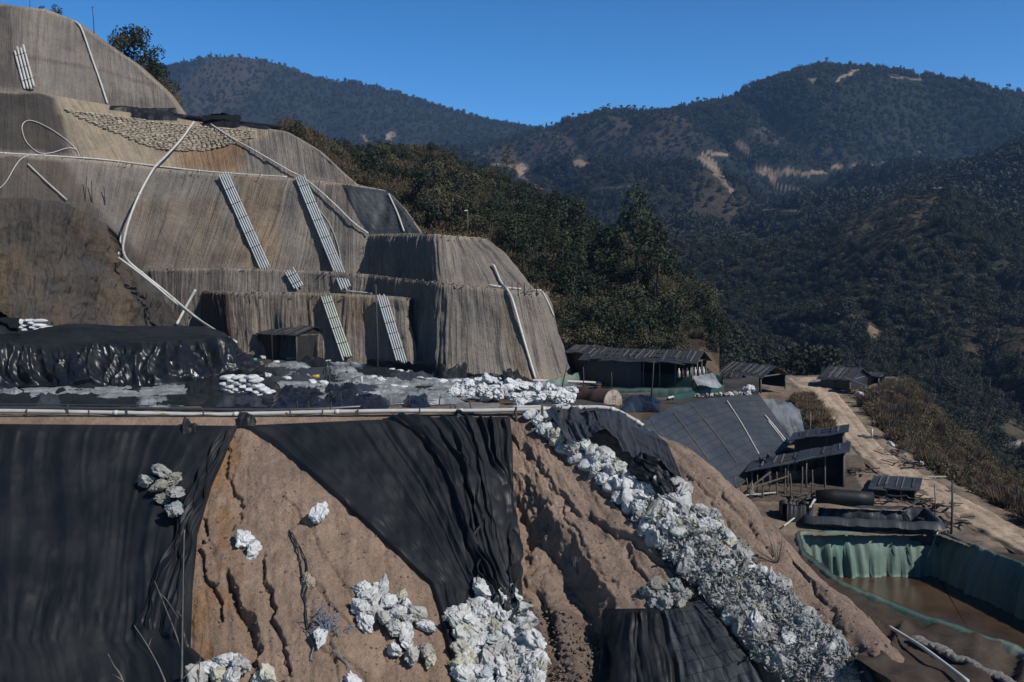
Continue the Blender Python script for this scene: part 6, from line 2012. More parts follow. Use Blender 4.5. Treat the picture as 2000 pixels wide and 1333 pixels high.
heap_sheet('black_sheet', 'rough dark sheet right of the tank', 1212, 1290, 785, 806, PL, 'tarp_gloss', .8, 104, 60, 26, group=PS)
heap_sheet('tan_board', 'flat tan soil strip in front of the bag heap', 890, 975, 790, 803, PL, 'board', .3, 105, 40, 14, crumple=.3)
gs_ = random.Random(91)
KS = [('tarp_grey', 'dusty grey plastic scrap sheet'), ('tarp_tent', 'dull dark sheet'), ('tarp_gloss', 'glossy black sheet'), ('tarp', 'black sheet'), ('tarp_grey', 'pale crumpled sheet')]
SPOTS = [(20, 772), (95, 786), (150, 764), (250, 764), (300, 790), (345, 764), (470, 790), (505, 752), (520, 730), (560, 722), (585, 738), (600, 770), (612, 712), (655, 745), (672, 722), (690, 742), (705, 770), (720, 790), (735, 738), (760, 752), (782, 776), (800, 742), (815, 788), (842, 764), (860, 782), (905, 762), (940, 748), (965, 760), (1010, 748), (1040, 760), (1090, 765), (450, 712), (480, 722), (1000, 770)]
NEAR = ['near the left frame edge', 'in front of the covered heap', 'near the neat sack stack', 'behind the stakes', 'around the person', 'before the black box', 'behind the bag heap', 'near the rusty tank']
for i, (x, y) in enumerate(SPOTS):
    mt, nm = KS[i % 5]
    w, hgt = gs_.uniform(22, 52), gs_.uniform(5, 11)
    where = NEAR[0] if x < 110 else NEAR[1] if x < 430 else NEAR[2] if x < 560 else NEAR[4] if x < 700 else NEAR[3] if y > 765 and x < 830 else NEAR[5] if x < 880 else NEAR[6] if x < 1100 else NEAR[7]
    heap_sheet('scrap_sheet', nm + ' lying crumpled ' + where, x - w, x + w, y - hgt, y + hgt, PL, mt, gs_.uniform(.22, .55), 300 + i, 40, 16, group=nm + 's ' + where, crumple=.9)
# black sheet fences and lined boxes at the foot of the terraces
def ribbon(label, pts, hpx, mat='tarp', th=.08, name='sheet_fence', lean=.1, cat='sheet fence'):
    P = []
    for x, y, D in pts: P.append(at(x, y, D))
    P = spline(P, 8)
    n = len(P)
    Dm = float(np.mean([p[2] for p in pts])); H = hpx / F * Dm
    V = []
    for i in range(n):
        w = H * (1 + .22 * float(vn(i * .7, 0, 0, len(label))))
        for k in range(5):
            t = k / 4
            V.append(P[i] + np.array([0.04 * float(vn(i * .9, k, 0, 3)), lean * t + .12 * float(vn(i * 1.1, k * .7, 0, 5)), w * t - (.15 if k == 0 else 0)]))
    V = np.array(V).reshape(n, 5, 3)
    Bk = V + np.array([0, th, 0])
    G = np.concatenate([V, Bk[:, ::-1]], 1)
    o = mesh_obj(name, G.reshape(-1, 3), gquads(n, 10), M[mat], uv=arc_uv(G).reshape(-1, 2))
    return tag(o, label, cat)
ribbon('low grey plastic sheet wall to the right of the hut', [(640, 726, 88), (680, 729, 87), (715, 732, 86)], 20, 'tarp_grey')
ribbon('low black sheet wall along the foot of the lowest terrace', [(716, 722, 90), (760, 725, 88.5), (800, 729, 86.5), (845, 733, 84)], 22)
ribbon('black sheet wall forming a dark box below the right buttress', [(846, 744, 80), (870, 746, 79.5), (900, 745, 80), (912, 741, 82)], 30)
ribbon('low dark sheet wall right of the black box', [(912, 745, 80), (950, 747, 79.5), (978, 746, 79.8), (1015, 742, 81.5)], 15)
ribbon('dark square sheet screen at the right end of the sheet walls', [(982, 746, 79.5), (1000, 745, 79.8), (1014, 744, 80)], 22)
sheet('grey_sheet', 'sloping grey sheet with white sacks along its top left of the black box', 'sheet', [[(775, 724, 87), (810, 726, 86.5), (848, 729, 85)], [(780, 748, 79.5), (815, 750, 79), (852, 751, 79)]], 40, [14], 'tarp_tent', fold=.08, ff=6, seed=111)
# litter
LG = 'small white sacks and scraps scattered on the platform'
gl = random.Random(12)
for (x, y, s, k, mt) in [(560, 745, .9, 'full', 'white'), (610, 752, .9, 'full', 'white'), (632, 757, .8, 'tied', 'white'), (522, 740, .8, 'crumpled', 'white'), (765, 728, .8, 'full', 'white'), (780, 731, .9, 'full', 'white'), (800, 735, .8, 'crumpled', 'white'),
                         (785, 720, .9, 'full', 'white'), (806, 722, .8, 'full', 'white'), (826, 719, .9, 'full', 'white'), (818, 746, .9, 'full', 'white'), (838, 749, .8, 'full', 'white'), (864, 751, 1.0, 'full', 'white'), (890, 752, 1.1, 'full', 'white'),
                         (950, 748, .9, 'full', 'white'), (922, 751, .9, 'full', 'white'), (740, 752, 1.1, 'crumpled', 'white'), (770, 762, .9, 'full', 'white'), (790, 764, .9, 'full', 'white'), (610, 696, .9, 'crumpled', 'white'), (512, 704, .7, 'crumpled', 'white'),
                         (508, 716, .8, 'crumpled', 'straw'), (485, 685, .8, 'full', 'white'), (655, 738, .6, 'crumpled', 'straw'), (1012, 752, .8, 'crumpled', 'straw'), (1025, 756, .7, 'full', 'white'), (975, 745, .8, 'full', 'white'), (470, 700, .7, 'full', 'white'),
                         (730, 742, .7, 'full', 'white'), (700, 760, .8, 'full', 'white'), (745, 770, .8, 'full', 'white'), (540, 712, .7, 'full', 'white')]:
    h, nn = PL.hit(x, y)
    if h is None: continue
    sack('sack', k, h + Vector((0, 0, .22)), None, s, 'small white sack or scrap lying scattered on the platform sheets', 'sack', LG, tilt=.15, mat=mt)
for (x, y, c, lab) in [(571, 741, 'yellow', 'yellow flattened container left of the person'), (617, 742, 'yellow', 'yellow scrap just left of the person'), (725, 735, 'yellow', 'yellow canister right of the person by the dark pole'), (743, 744, 'teal', 'teal plastic basin beside the white sacks'), (496, 708, 'teal', 'teal plastic scrap in front of the hut'), (356, 752, 'yellow', 'pale yellow scrap in front of the covered heap')]:
    h, nn = PL.hit(x, y)
    if h is None: continue
    m = MB()
    m.tube([h + Vector((-.28, 0, .12)), h + Vector((-.2, 0, .22)), h + Vector((.2, .05, .24)), h + Vector((.26, .05, .16))], [.1, .17, .17, .08], 8)
    m.tube([h + Vector((.2, .05, .28)), h + Vector((.26, .05, .4))], [.05, .04], 6)
    tag(m.obj('container', M[c], smooth=True), lab, 'container')
for (a, b, r, lab) in [((590, 716), (685, 704), .08, 'white pipe length lying across the sheets left of the person') , ((560, 705), (715, 704), .09, 'long white pipe lying on the ledge right of the hut'), ((735, 758), (778, 744), .1, 'thick white pipe piece by the teal basin'), ((668, 757), (683, 748), .05, 'short white stick right of the person'),
                       ((1040, 748), (1200, 754), .1, 'white pipe along the front rim of the green basins'), ((1305, 783), (1352, 772), .1, 'short white pipe on the corner of the netted bank'), ((520, 716), (600, 722), .05, 'thin pale pole lying left of the person')]:
    ha, hb = ground_pt(PL, *a, off=.2), ground_pt(PL, *b, off=.2)
    m = MB(); m.tube(spline([ha, ha.lerp(hb, .5) + Vector((0, 0, .03)), hb], 4), r, 7)
    tag(m.obj('pipe', M['white_pipe'], smooth=True), lab, 'pipe')
h = ground_pt(PL, 706, 757)
m = MB(); m.tube([h, h + Vector((.02, 0, .45)), h + Vector((0, 0, .8))], [.1, .09, .09], 8); tag(m.obj('post', M['white_pipe'], smooth=True), 'short white post standing on the sheets right of the person', 'post')
m = MB()
for k in range(60):
    a = random.uniform(0, 6.28); r0 = random.uniform(0, .5)
    h = Vector(at(700, 706, 97)) + Vector((math.cos(a) * r0, math.sin(a) * r0, 0))
    m.tube([h, h + Vector((math.cos(a) * .3, math.sin(a) * .3, random.uniform(.5, 1.2)))], [.02, .006], 3)
tag(m.obj('dry_bush', M['leaf_brown']), 'reddish dry bush at the foot of the lowest terrace', 'bush')

# loose earth along the lips of the benches
LIB_CLOD = lib([rock(i) for i in range(910, 915)])
for o_ in LIB_CLOD.objects: o_.data.materials[0] = M['clod']
Pr2 = []
for Gf, n_ in ((TW, 420), (T5, 120), (TB, 120), (T3, 200)):
    gx = np.random.default_rng(n_)
    k = gx.integers(3, Gf.shape[1] - 4, n_)
    Pr2.append(Gf[2, k] + gx.normal(size=(n_, 3)) * np.array([.2, .3, .12]) + np.array([0, .1, .08]))
Pr2 = np.concatenate(Pr2)
gx = np.random.default_rng(77)
tag(scatter('bench_rubble', Pr2, .04 + .09 * gx.random(len(Pr2)) ** 2, gx.integers(0, 5, len(Pr2)), LIB_CLOD, seed=78), 'loose clods along the edges of the terrace benches', 'rubble')

# ------------------------------------------------------------------ rusty tank
def tank():
    c0, c1 = Vector(at(1120, 781, 66.2)), Vector(at(1197, 787, 63.6))
    ax = (c1 - c0); ax.z = 0
    L = ax.length; ax.normalize()
    rz = math.atan2(ax.y, ax.x)
    mid = (c0 + c1) / 2
    r = .9
    root = empty('tank', (mid.x, mid.y, mid.z - r - .12), 'rusty horizontal steel tank with a pale flaking end plate', 'tank', None, rz)
    zc = r + .12
    n = 40
    m = MB()
    prof = [(-L / 2 - .12, .3), (-L / 2 - .06, .62), (-L / 2, .98), (-L / 2 + .03, 1.0), (-L / 6 - .02, 1), (-L / 6, 1.012), (-L / 6 + .05, 1), (L / 6 - .02, 1), (L / 6, 1.012), (L / 6 + .05, 1), (L / 2 - .02, 1), (L / 2, 1.0)]
    m.tube([Vector((x, 0, zc)) for x, s in prof], [s * r for x, s in prof], n, cap=True)
    m.obj('shell', M['rust'], root, True)
    e = MB()
    prof = [(L / 2 - .02, .985), (L / 2 + .03, .97), (L / 2 + .09, .62), (L / 2 + .11, .2)]
    e.tube([Vector((x, 0, zc)) for x, s in prof], [s * r for x, s in prof], n, cap=True)
    ep_ = e.obj('end_plate', M['rust_end'], root, True)
    q = MB(); q.tube([Vector((L / 2 + .08, 0, zc - .1)), Vector((L / 2 + .2, 0, zc - .1)), Vector((L / 2 + .24, 0, zc - .5))], .05, 8); q.obj('outlet', M['rust'], ep_, True)
    q = MB()
    for s in (-1, 1): q.beam((L / 2 + .1, s * .12, zc - .55), (L / 2 + .1, s * .12, zc + .5), .025)
    for k in range(6): q.beam((L / 2 + .1, -.12, zc - .5 + k * .19), (L / 2 + .1, .12, zc - .5 + k * .19), .02)
    q.obj('ladder', M['strap'], ep_)
    q = MB(); q.tube([Vector((.4, 0, zc + r - .05)), Vector((.4, 0, zc + r + .2))], .24, 16); q.tube([Vector((.4, 0, zc + r + .2)), Vector((.4, 0, zc + r + .26))], .3, 16)
    q.obj('manhole', M['rust'], root, True)
    for s in (-1, 1):
        q = MB(); q.box((s * L * .3, 0, .06), (.25, 1.5, .5)); q.obj('saddle', M['darkwood'], root)
tank()

# ------------------------------------------------------------------ green basins behind the tank
def basin(name, label, corners, h, mat, wmat, depth=.8, wall=.22, cat='basin', waterz=.05, hs=None):
    c = [Vector(p) for p in corners]
    z0 = sum(p.z for p in c) / 4
    ctr = sum(c, Vector()) / 4
    root = empty(name, (ctr.x, ctr.y, z0), label, cat)
    o0 = Vector((ctr.x, ctr.y, z0))
    c = [Vector((p.x, p.y, z0)) - o0 for p in c]
    for i in range(4):
        a, b = c[i], c[(i + 1) % 4]
        h = hs[i] if hs else h
        n = 26
        t = (b - a).normalized(); inn = Vector((-t.y, t.x, 0))
        if inn.dot(-(a + b) / 2) < 0: inn = -inn
        G = []
        for k in range(n):
            p = a.lerp(b, k / (n - 1))
            w = .05 * math.sin(k * 2.1 + i) + .03 * float(vn(k * .8, i, 0, 4))
            hh = h * (1 + .1 * float(vn(k * .5, i, 0, 8)))
            G.append([p - inn * wall + Vector((0, 0, -.3)), p - inn * wall + Vector((0, 0, hh)), p - inn * wall * .3 + Vector((0, 0, hh + .06)), p + inn * .05 + Vector((0, 0, hh)), p + inn * (.12 + w) + Vector((0, 0, h * .5)), p + inn * (.2 + w) + Vector((0, 0, -.2))])
        G = np.array([[list(q) for q in r] for r in G])
        mesh_obj('liner_wall', G.reshape(-1, 3), gquads(n, 6), M['tarp' if (hs and i == 0) else 'green' if (hs and i == 3) else mat], root, uv=arc_uv(G).reshape(-1, 2))  # green basins: left wall lit liner, back and right walls its shade-coloured copy
    m = MB(); m.quad(*[tuple(p + Vector((0, 0, waterz))) for p in c]); m.obj('water', M[wmat], root)
    return root
HS_ = [.18, .3, .95, .9]
bc = [ground_pt(PL, 1062, 757), ground_pt(PL, 1345, 774), ground_pt(PL, 1410, 766.5), ground_pt(PL, 1142, 748)]
basin('basin', 'long green lined basin in front of the long shed', bc, .62, 'green_shaded', 'pondwater', hs=[.12, .25, 1.0, .95])
bc = [ground_pt(PL, 1196, 777), ground_pt(PL, 1310, 782), ground_pt(PL, 1352, 776.5), ground_pt(PL, 1190, 766)]
basin('basin', 'smaller green basin behind the rusty tank', bc, .35, 'green_shaded', 'pondwater', hs=[.12, .2, .45, .4])

# ------------------------------------------------------------------ sheds on the right
def shed_px(name, label, a, b, c, zg, rise, keepz=False, **kw):
    A, B, C = Vector(at(*a)), Vector(at(*b)), Vector(at(*c))
    z = (A.z + B.z) / 2
    if not keepz: A.z = B.z = z
    d = C - B; d.z = 0
    return shed(name, label, 'shed', A, B, d, zg, rise, **kw)
shed_px('shed', 'long open sided shed with a loose lath roof behind the green basins', (1142, 697, 87), (1352, 711, 80), (1378, 704, 85), -7.4, .75, over=.5, closed='hlb', posts=8, battens=26)
shed_px('shed', 'low dark shed wedged between the right buttress and the long shed', (1110, 686, 93), (1160, 694, 90), (1190, 690, 97), -7.3, .5, over=.4, closed='flb', posts=4, battens=8)
shed_px('shed', 'dark shed with an open gable end left of the road', (1408, 730, 108), (1486, 733, 101), (1533, 735, 106), -9.0, .9, over=.5, closed='flb', posts=5, battens=10)
shed_px('shed', 'lower lean roofed dark shed just in front of the gable shed', (1386, 738, 101), (1440, 742, 98), (1452, 741, 101), -8.8, .4, over=.4, closed='flrb', posts=3, battens=5)
shed_px('hut', 'black hut with a ragged roof standing alone on the far side of the road', (1604, 736, 111), (1660, 744, 107), (1696, 738, 114), -9.9, 1.0, over=.5, closed='flrb', posts=3, battens=12)
shed_px('shed', 'small lean roof behind the lone hut across the road', (1694, 734, 114), (1716, 738, 113), (1728, 737, 116), -9.9, .3, over=.3, closed='lb', posts=2, battens=4)
h0 = Vector(at(1650, 764, 105))
m = MB(); m.slab([h0 + Vector((0, 0, 1.3)), h0 + Vector((2.4, -.3, .35)), h0 + Vector((2.9, 1.2, .4)), h0 + Vector((.4, 1.6, 1.4))], -.06)
tag(m.obj('fallen_sheet', M['roof']), 'tilted roof sheet leaning at the front of the lone hut', 'roof sheet')
shed_px('shed', 'upper dark shed with an upswept lean roof below the netted bank', (1553, 859, 72.5), (1646, 846, 70), (1648, 840, 73.5), -11.6, .02, keepz=True, over=.45, closed='fhlrb', posts=4, battens=5, roof='lean')
shed_px('shed', 'large black work shed full of machinery at the foot of the netted bank', (1468, 918, 64.5), (1648, 884, 64), (1650, 878, 67.6), -11.95, .02, keepz=True, over=.4, closed='rb', posts=6, battens=7, roof='lean')
shed_px('shed', 'small patched roof shed between the work shed and the road', (1706, 954, 62), (1786, 958, 61.3), (1792, 948, 64.4), -12.5, .15, over=.3, closed='rb', posts=4, battens=5, roof='lean')
# machinery inside the work shed
gm_ = random.Random(6)
for k in range(5):
    c = Vector(lowat(1512 + k * 26, 950 - k * 3)) + Vector((0, 1.0, 0))
    root = empty('machine', c, 'dark machine standing in the shade of the large work shed', 'machine', 'machines in the work shed')
    m = MB(); m.box((0, 0, .35), (.9, .6, .7)); m.tube([Vector((-.2, 0, .7)), Vector((-.2, 0, 1.1))], .16, 10); m.obj('housing', M['darkwood'], root)
    m = MB(); m.tube([Vector((.5, -.32, .5)), Vector((.5, -.38, .5))], .34, 14); m.obj('flywheel', M['rust'], root)
    m = MB(); m.tube([Vector((-.2, 0, 1.1)), Vector((.1, -.1, 1.35)), Vector((.6, -.1, 1.3))], .05, 6); m.obj('exhaust', M['black_pipe'], root, True)
for k, (x, y0, y1) in enumerate([(1408, 935, 962), (1420, 940, 968), (1436, 932, 972), (1448, 944, 975), (1462, 934, 972), (1478, 928, 968), (1490, 935, 972), (1503, 930, 965), (1518, 922, 966), (1532, 915, 962), (1545, 925, 964), (1565, 912, 960), (1585, 918, 958), (1612, 915, 955), (1395, 930, 955)]):
    D = float(lowat(x, y1)[1])
    stake('stake', 'rough scaffold stake at the front of the work shed', x, y0, y1 + 2, None, .045, 'wood', group='scaffold stakes by the work shed', D=min(D, 62.3), x1=x + gm_.uniform(-4, 4))
for (a, b, lab) in [((1462, 955), (1505, 922), 'slanting plank on the scaffold stakes'), ((1470, 952), (1540, 930), 'long horizontal rail across the scaffold stakes'), ((1400, 972), (1515, 962), 'white pipe lying on the ground below the work shed')]:
    A, B = Vector(at(*a, 61.5)), Vector(at(*b, 62.3))
    m = MB(); m.beam(A, B, .12, .06)
    tag(m.obj('plank', M['white_pipe' if 'white' in lab else 'wood']), lab, 'plank')
sheet('cloth', 'pale pinkish cloth hanging on a stake below the netted bank', 'cloth', [[(1465, 944, 61.4), (1470, 942, 61.4)], [(1463, 968, 61.3), (1474, 966, 61.3)]], 14, [14], 'straw', fold=.06, ff=4, seed=121)
sheet('black_sheet', 'black sheet draped between the netted bank and the work shed', 'sheet', [[(1476, 905, 67), (1498, 886, 68.5)], [(1490, 920, 64), (1515, 900, 66)]], 20, [16], 'tarp', fold=.15, ff=4, seed=122)
heap_sheet('black_sheet', 'torn black roofing scraps above the upper dark shed', 1555, 1588, 832, 862, LO, 'tarp', .9, 123, 30, 20)
pole('short pale pole standing behind the upper dark shed', 1581, 806, 842, 78, .07, mat='bamboo', x1=1583)

# ------------------------------------------------------------------ ponds on the lower ground
def liner(name, label, rim, floor_z, inset, mat, water, nseg=26, lip=.35, fold=.12, wz=.5, cat='pond', lipmat=None, seed=0):
    """rim: closed loop of world points, counter clockwise seen from above"""
    rim = [Vector(p) for p in rim]
    z0 = rim[0].z
    ctr = sum(rim, Vector()) / len(rim)
    root = empty(name, (ctr.x, ctr.y, z0), label, cat)
    loop = []
    for i in range(len(rim)):
        a, b = rim[i], rim[(i + 1) % len(rim)]
        k = max(3, int((b - a).length / .12))
        loop += [a.lerp(b, j / k) for j in range(k)]
    n = len(loop)
    L = np.array([list(p) for p in loop])
    ctr2 = np.array([ctr.x, ctr.y])
    for _ in range(4): L = (np.roll(L, 1, 0) + 2 * L + np.roll(L, -1, 0)) / 4
    t = np.roll(L, -1, 0) - np.roll(L, 1, 0)
    inn = np.stack([-t[:, 1], t[:, 0], np.zeros(n)], 1); inn /= np.linalg.norm(inn, axis=1, keepdims=True) + 1e-9
    if ((ctr2 - L[:, :2]) * inn[:, :2]).sum() < 0: inn = -inn
    s = np.concatenate([[0], np.cumsum(np.linalg.norm(np.diff(L, axis=0), axis=1))])
    rings = []
    for (f, dz, lp) in ((0, -.25, -1.6), (0, .02, -1.0), (0, .13, -.45), (0, .12, 0), (.12, -.1, 0), (.3, 0, 0), (.5, 0, 0), (.7, 0, 0), (.86, 0, 0), (1, 0, 0), (1.0, -.05, 1)):
        fd = fold * (np.abs(vn(s * 2.6, f * .5, 0, seed)) * 1.6 + .6 * vn(s * 5.5, f, 0, seed + 1)) * (min(1, f * 3) if f else 0)
        P = L + inn * (inset * f + (lp * lip if lp < 0 else lp * .3) + fd)[:, None] if np.ndim(fd) else L + inn * (inset * f + lp * lip)
        P = P.copy()
        P[:, 2] = z0 + (floor_z - z0) * f + dz + (.05 * vn(s * 2, f, 0, seed + 2) if f < .05 else 0)
        rings.append(P)
    G = np.array(rings)
    G = np.concatenate([G, G[:, :1]], 1)
    u = np.concatenate([s, [s[-1] + .1]])[None] * np.ones((len(rings), 1))
    v = np.linspace(0, 3, len(rings))[:, None] * np.ones((1, n + 1))
    lw = mesh_obj('liner', G[2:].reshape(-1, 3), gquads(len(rings) - 2, n + 1), M[mat], root, uv=np.stack([u[2:], v[2:]], -1).reshape(-1, 2))
    lp_ = mesh_obj('rim_roll', G[:4].reshape(-1, 3), gquads(4, n + 1), M[lipmat or mat], root, uv=np.stack([u[:4], v[:4]], -1).reshape(-1, 2))
    for o in (lw, lp_):
        o.matrix_parent_inverse = Matrix.Translation(-Vector((ctr.x, ctr.y, z0)))
    W = L + inn * inset * .6; W[:, 2] = floor_z + wz
    m = MB(); m.v.append(np.concatenate([W, W.mean(0)[None]])); m.f += [(i, (i + 1) % n, n) for i in range(n)]; m.n += n + 1
    w = m.obj('water', M[water], root); w.matrix_parent_inverse = Matrix.Translation(-Vector((ctr.x, ctr.y, z0)))
    return root
zg = float(lowat(1700, 1042)[2])
gr = []
for x, y in [(1562, 1043), (1836, 1042), (2004, 1110), (2300, 1232), (2300, 1425), (2000, 1272), (1800, 1203), (1650, 1143), (1574, 1084)]:
    r = ray(x, y); gr.append(r * (zg / r[2]))
liner('pond', 'large green lined pond with brown muddy water', gr, zg - 2.45, .55, 'green', 'mud', lip=.28, fold=.28, wz=.12, seed=5)
z2 = float(lowat(1700, 1008)[2])
br = []
for x, y in [(1590, 986), (1806, 996), (1832, 1024), (1580, 1012)]:
    r = ray(x, y); br.append(r * ((z2 + .25) / r[2]))
liner('pond', 'black lined pond behind the green pond', br, z2 - 1.1, .25, 'tarp_tent', 'pondwater', lip=.3, fold=.15, wz=.1, seed=9)
for k, (a, b, lab) in enumerate([((1832, 1041), (1812, 1088), 'leftmost white hose hanging into the green pond'), ((1858, 1044), (1836, 1100), 'second white hose hanging into the green pond'), ((1852, 1043), (1828, 1098), 'middle white hose hanging into the green pond')]):
    A = Vector(at(*a, float(lowat(a[0], 1042)[1]) - .1)); A.z = zg + .2; B = Vector(at(*b, A.y - .45))
    m = MB(); m.tube([A + Vector((.1, .35, 0)), A, A.lerp(B, .5), B], .045, 6)
    tag(m.obj('hose', M['white_pipe'], smooth=True), lab, 'hose')
# covered roll and black bin
A, B = Vector(lowat(1598, 984)), Vector(lowat(1708, 990))
m = MB()
for k in range(1): m.tube([A + Vector((0, .3, .35)), A.lerp(B, .3) + Vector((0, .3, .45)), A.lerp(B, .7) + Vector((0, .3, .42)), B + Vector((0, .3, .4))], [.42, .46, .47, .44], 14)
tag(m.obj('covered_trough', M['tarp'], smooth=True), 'long trough wrapped in black sheeting behind the black lined pond', 'trough')
c = Vector(lowat(1550, 1012))
basin('bin', 'open black sheet bin left of the black lined pond', [c + Vector((-.55, -.4, 0)), c + Vector((.55, -.5, 0)), c + Vector((.6, .6, 0)), c + Vector((-.5, .6, 0))], .85, 'tarp', 'wall', cat='bin')
for (pts, r, lab, mt) in [([(1531, 1036), (1560, 1014), (1580, 1004), (1590, 984), (1612, 966)], .05, 'pale hose running from the trough down to the slope edge', 'white_pipe'), ([(1580, 1000), (1592, 985), (1608, 968)], .045, 'second pale hose by the trough', 'white_pipe'),
                          ([(1736, 1236), (1762, 1252), (1800, 1276), (1840, 1306), (1890, 1345)], .07, 'long pale pipe lying on the dark earth at the lower right', 'white_pipe'), ([(1690, 1040), (1650, 1037), (1590, 1035)], .04, 'reddish hose lying behind the green pond', 'rust')]:
    P = spline([Vector(lowat(x, y)) + Vector((0, 0, .25)) for x, y in pts], 6)
    m = MB(); m.tube(P, r, 6); tag(m.obj('hose', M[mt], smooth=True), lab, 'hose')
# dusty sacks along the furrow at the lower right
for k in range(26):
    x, y = 1792 + k * 9.2, 1254 + k * 4.4 + 3 * math.sin(k)
    p = Vector(lowat(x, y)) + Vector((0, 0, .12))
    sack('sandbag', 'full', p, None, .62, 'dusty sandbag in the row on the dark earth beside the green pond', 'sandbag', 'dusty sandbags at the lower right', rz=-.7, tilt=.15, mat='board')
# small white weights along the rim of the black pond
for k in range(9):
    x = 1592 + k * 27
    p = Vector(lowat(x, 1030 + k * .8)) + Vector((0, 0, .16))
    sack('sack', 'full', p, None, .42, 'small white weight sack along the front rim of the black lined pond', 'sack', 'weights on the black pond rim', tilt=.1, mat='white')
# things beside the road
def lowbox(label, x, y, parts, cat='debris', name='debris_pile', mat='darkwood', group=None):
    c = Vector(lowat(x, y))
    root = MB()
    gq = random.Random(int(x))
    for k in range(parts):
        a = c + Vector((gq.uniform(-1.1, 1.1), gq.uniform(-.9, .9), gq.uniform(.03, .35)))
        root.beam(a, a + Vector((gq.uniform(-.9, .9), gq.uniform(-.8, .8), gq.uniform(-.1, .25))), gq.uniform(.05, .16), .05)
    return tag(root.obj(name, M[mat]), label, cat, group)
lowbox('pile of dark boards on the outer road edge', 1752, 890, 20)
lowbox('second pile of dark scrap further down the outer road edge', 1784, 915, 22)
lowbox('scrap timber heap beside the small patched shed', 1822, 985, 24)
lowbox('dark rubble strip between the work shed and the road', 1672, 925, 20)
lowbox('loose boards in front of the small patched shed', 1745, 975, 18)
lowbox('scrap heap at the right end of the black lined pond', 1848, 1026, 22)
lowbox('loose poles on the ground in front of the work shed', 1560, 972, 18, mat='wood')
c = Vector(lowat(1698, 856))
root = empty('frame_box', c, 'dark low wooden frame with a white post on the road edge', 'frame')
m = MB(); m.beam((-.7, -.5, .1), (.7, -.6, .1), .12); m.beam((-.7, .6, .1), (.7, .5, .1), .12); m.beam((-.7, -.5, .1), (-.7, .6, .1), .12); m.beam((.7, -.6, .1), (.7, .5, .1), .12); m.obj('frame', M['darkwood'], root)
m = MB(); m.tube([Vector((.2, 0, 0)), Vector((.2, 0, .45)), Vector((.21, 0, .75))], [.09, .08, .08], 7); m.obj('post', M['white_pipe'], root, True)
for (x, y) in [(1738, 868), (1742, 872), (1800, 908)]:
    sack('stone', 'crumpled', Vector(lowat(x, y)) + Vector((0, 0, .1)), None, .5, 'small white stone on the outer road edge', 'stone', 'white stones on the road edge', mat='white')
sack('bag', 'crumpled', Vector(lowat(1679, 788)) + Vector((0, 0, .9)), None, 1.0, 'white bag caught in the brush on the outer road shoulder', 'bag', mat='white')
m = MB(); A = Vector(lowat(1812, 940)) + Vector((0, 0, .3)); m.beam(A, A + Vector((1.1, -.3, .05)), .1, .08); tag(m.obj('plank', M['white_pipe']), 'white plank lying on the outer road edge', 'plank')
sack('drum', 'crumpled', ground_pt(PL, 1463, 768) + Vector((0, 0, .35)), None, (1.1, 1.1, 1.3), 'round white bag on the top corner of the netted bank', 'bag', mat='white')
for k in range(14):
    x = 1345 + k * 9
    h = ground_pt(PL, x, 776 - k * .35)
    sack('scrap', 'crumpled', h + Vector((0, 0, .12)), None, random.uniform(.35, .65), 'small pale scrap along the top edge of the netted bank', 'scrap', 'scraps along the netted bank top', mat='white' if k % 2 else 'straw')
# open end of the long shed: white bottles and grey apron
sheet('grey_apron', 'grey plastic sheet hanging at the right end of the long shed', 'sheet', [[(1352, 734, 80.5), (1385, 730, 82), (1392, 731, 83)], [(1362, 754, 78.5), (1395, 757, 79), (1412, 757, 80)]], 26, [12], 'tarp_grey', fold=.12, ff=5, seed=131)
for k in range(7):
    c = Vector(at(1326 + k * 8, 738 - k * .6, 79.8 + k * .35))
    m = MB(); m.tube([c, c + Vector((0, 0, .5)), c + Vector((0, 0, .62)), c + Vector((0, 0, .75))], [.11, .11, .05, .05], 8)
    tag(m.obj('canister', M['white_pipe' if k != 1 else 'orange'], smooth=True), 'white canister standing at the open end of the long shed' if k != 1 else 'orange canister at the open end of the long shed', 'canister', 'canisters at the long shed' if k != 1 else None)

# far huts on the hills
for (x, y, D, s, lab) in [(1838, 373, 519, 1.0, 'tiny pale roofed building on the bare hilltop at right')]:
    c = Vector(at(x, y, D))
    r_ = shed('building', lab, 'building', c + Vector((-5, 0, 1.2)), c + Vector((5, 0, 1.2)), Vector((0, 4, 0)), c.z - 1, .7, over=.6, closed='flrb', posts=4, battens=0, wall='wall', roofmat='board')
shed('hut', 'dark roofed hut half hidden in the brush right of the terraces', 'hut', at(668, 318, 150), at(706, 320, 147), Vector((1.0, 4.5, 0)), float(at(690, 335, 148)[2]), 1.0, over=.6, closed='flrb', posts=2, battens=3)

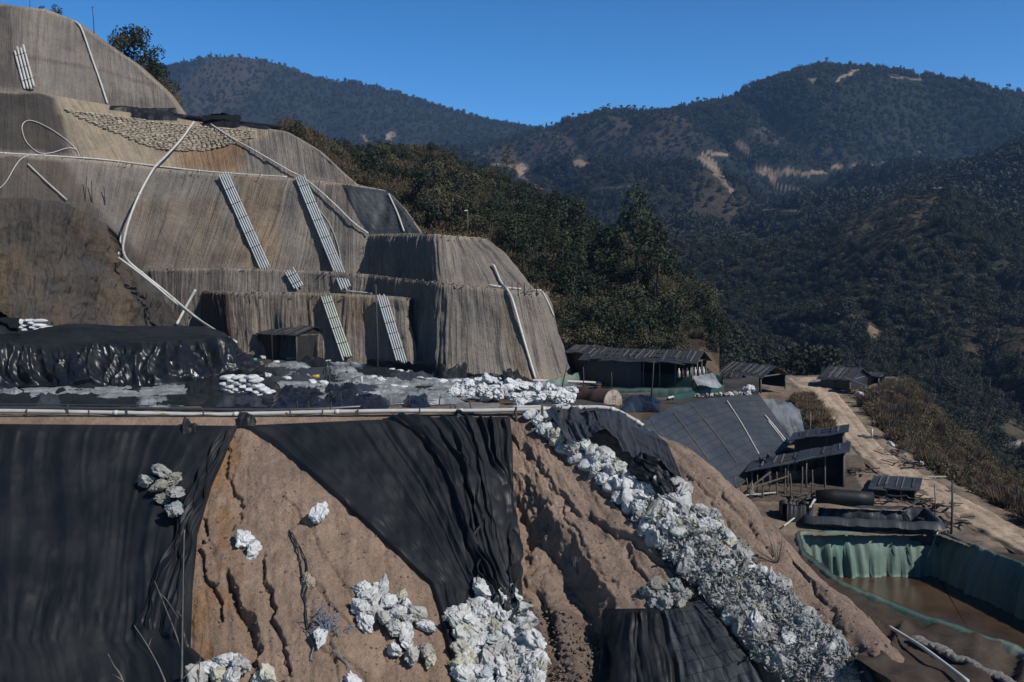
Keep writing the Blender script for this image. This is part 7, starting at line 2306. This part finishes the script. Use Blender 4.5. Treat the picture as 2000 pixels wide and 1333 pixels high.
# ------------------------------------------------------------------ bare saplings close to the camera
def sapling(label, x, ybot, segs, D, r=.018):
    b = Vector(at(x, ybot, D))
    root = empty('bare_sapling', b, label, 'sapling', 'bare saplings in the foreground')
    for k, (pl, f) in enumerate(segs):
        P = [Vector(at(px, py, D + .15 * math.sin(i * 1.3 + k))) - b for i, (px, py) in enumerate(pl)]
        P = spline([tuple(p) for p in P], 4)
        m = MB(); m.tube(P, list(np.linspace(r * f, r * f * .3, len(P))), 5)
        m.obj('stem' if k == 0 else 'branch', M['twig'], root, True)
sapling('tallest bare grey sapling in front of the left tarp', 356, 1400, [([(352, 1420), (355, 1330), (356, 1240), (358, 1120), (360, 1035)], 1.3), ([(355, 1270), (340, 1230), (318, 1175), (302, 1135)], .9), ([(330, 1205), (345, 1195), (355, 1205)], .6), ([(312, 1160), (325, 1172), (350, 1210)], .6), ([(355, 1330), (375, 1305), (392, 1290)], .7)], 15)
sapling('thin bare sapling leaning left of the tallest one', 330, 1400, [([(350, 1420), (320, 1325), (290, 1265), (262, 1222)], 1.0), ([(290, 1265), (296, 1245), (302, 1235)], .6)], 15)
sapling('short bare twig at the lower left', 240, 1400, [([(262, 1420), (240, 1330), (222, 1300), (211, 1278)], 1.1), ([(240, 1330), (228, 1322), (220, 1318)], .6)], 15)
sapling('thin dark sapling in front of the ochre soil', 388, 1400, [([(386, 1420), (388, 1330), (392, 1270), (397, 1230)], .7)], 15)
# weeds on the soil
for (x, y, s) in [(1128, 1120, .8), (1518, 1100, 1.6), (1125, 875, .5)]:
    h, nn = SL.hit(x, y)
    m = MB()
    for k in range(9):
        a = Vector((random.uniform(-.35, .35), random.uniform(-.2, .2), 1)) * s
        m.tube([h - Vector((0, 0, .1)), h + a * .5 + Vector((random.uniform(-.08, .08), 0, 0)), h + a], [.018, .013, .006], 4)
    tag(m.obj('dry_weed', M['twig'], smooth=True), {1128: 'dry weed stalks on the soil between the tarps and the spill', 1518: 'tall dark weed stalks on the slope above the green pond', 1125: 'small dry twig at the edge of the sack spill'}[x], 'weed')

# small dark rags caught at the top of the slope
for x0, x1, y0, y1, lab, sd in [(352, 386, 832, 860, 'small black rag snagged at the top of the left tarp', 401), (462, 500, 822, 838, 'knotted end of black tarp at the peak between the two big tarps', 402), (885, 925, 806, 828, 'bunched black tarp end at the top of the middle tarp', 403)]:
    heap_sheet('black_rag', lab, x0, x1, y0, y1, SL, 'tarp', .55, sd, 26, 18, cat='rag', crumple=.9)
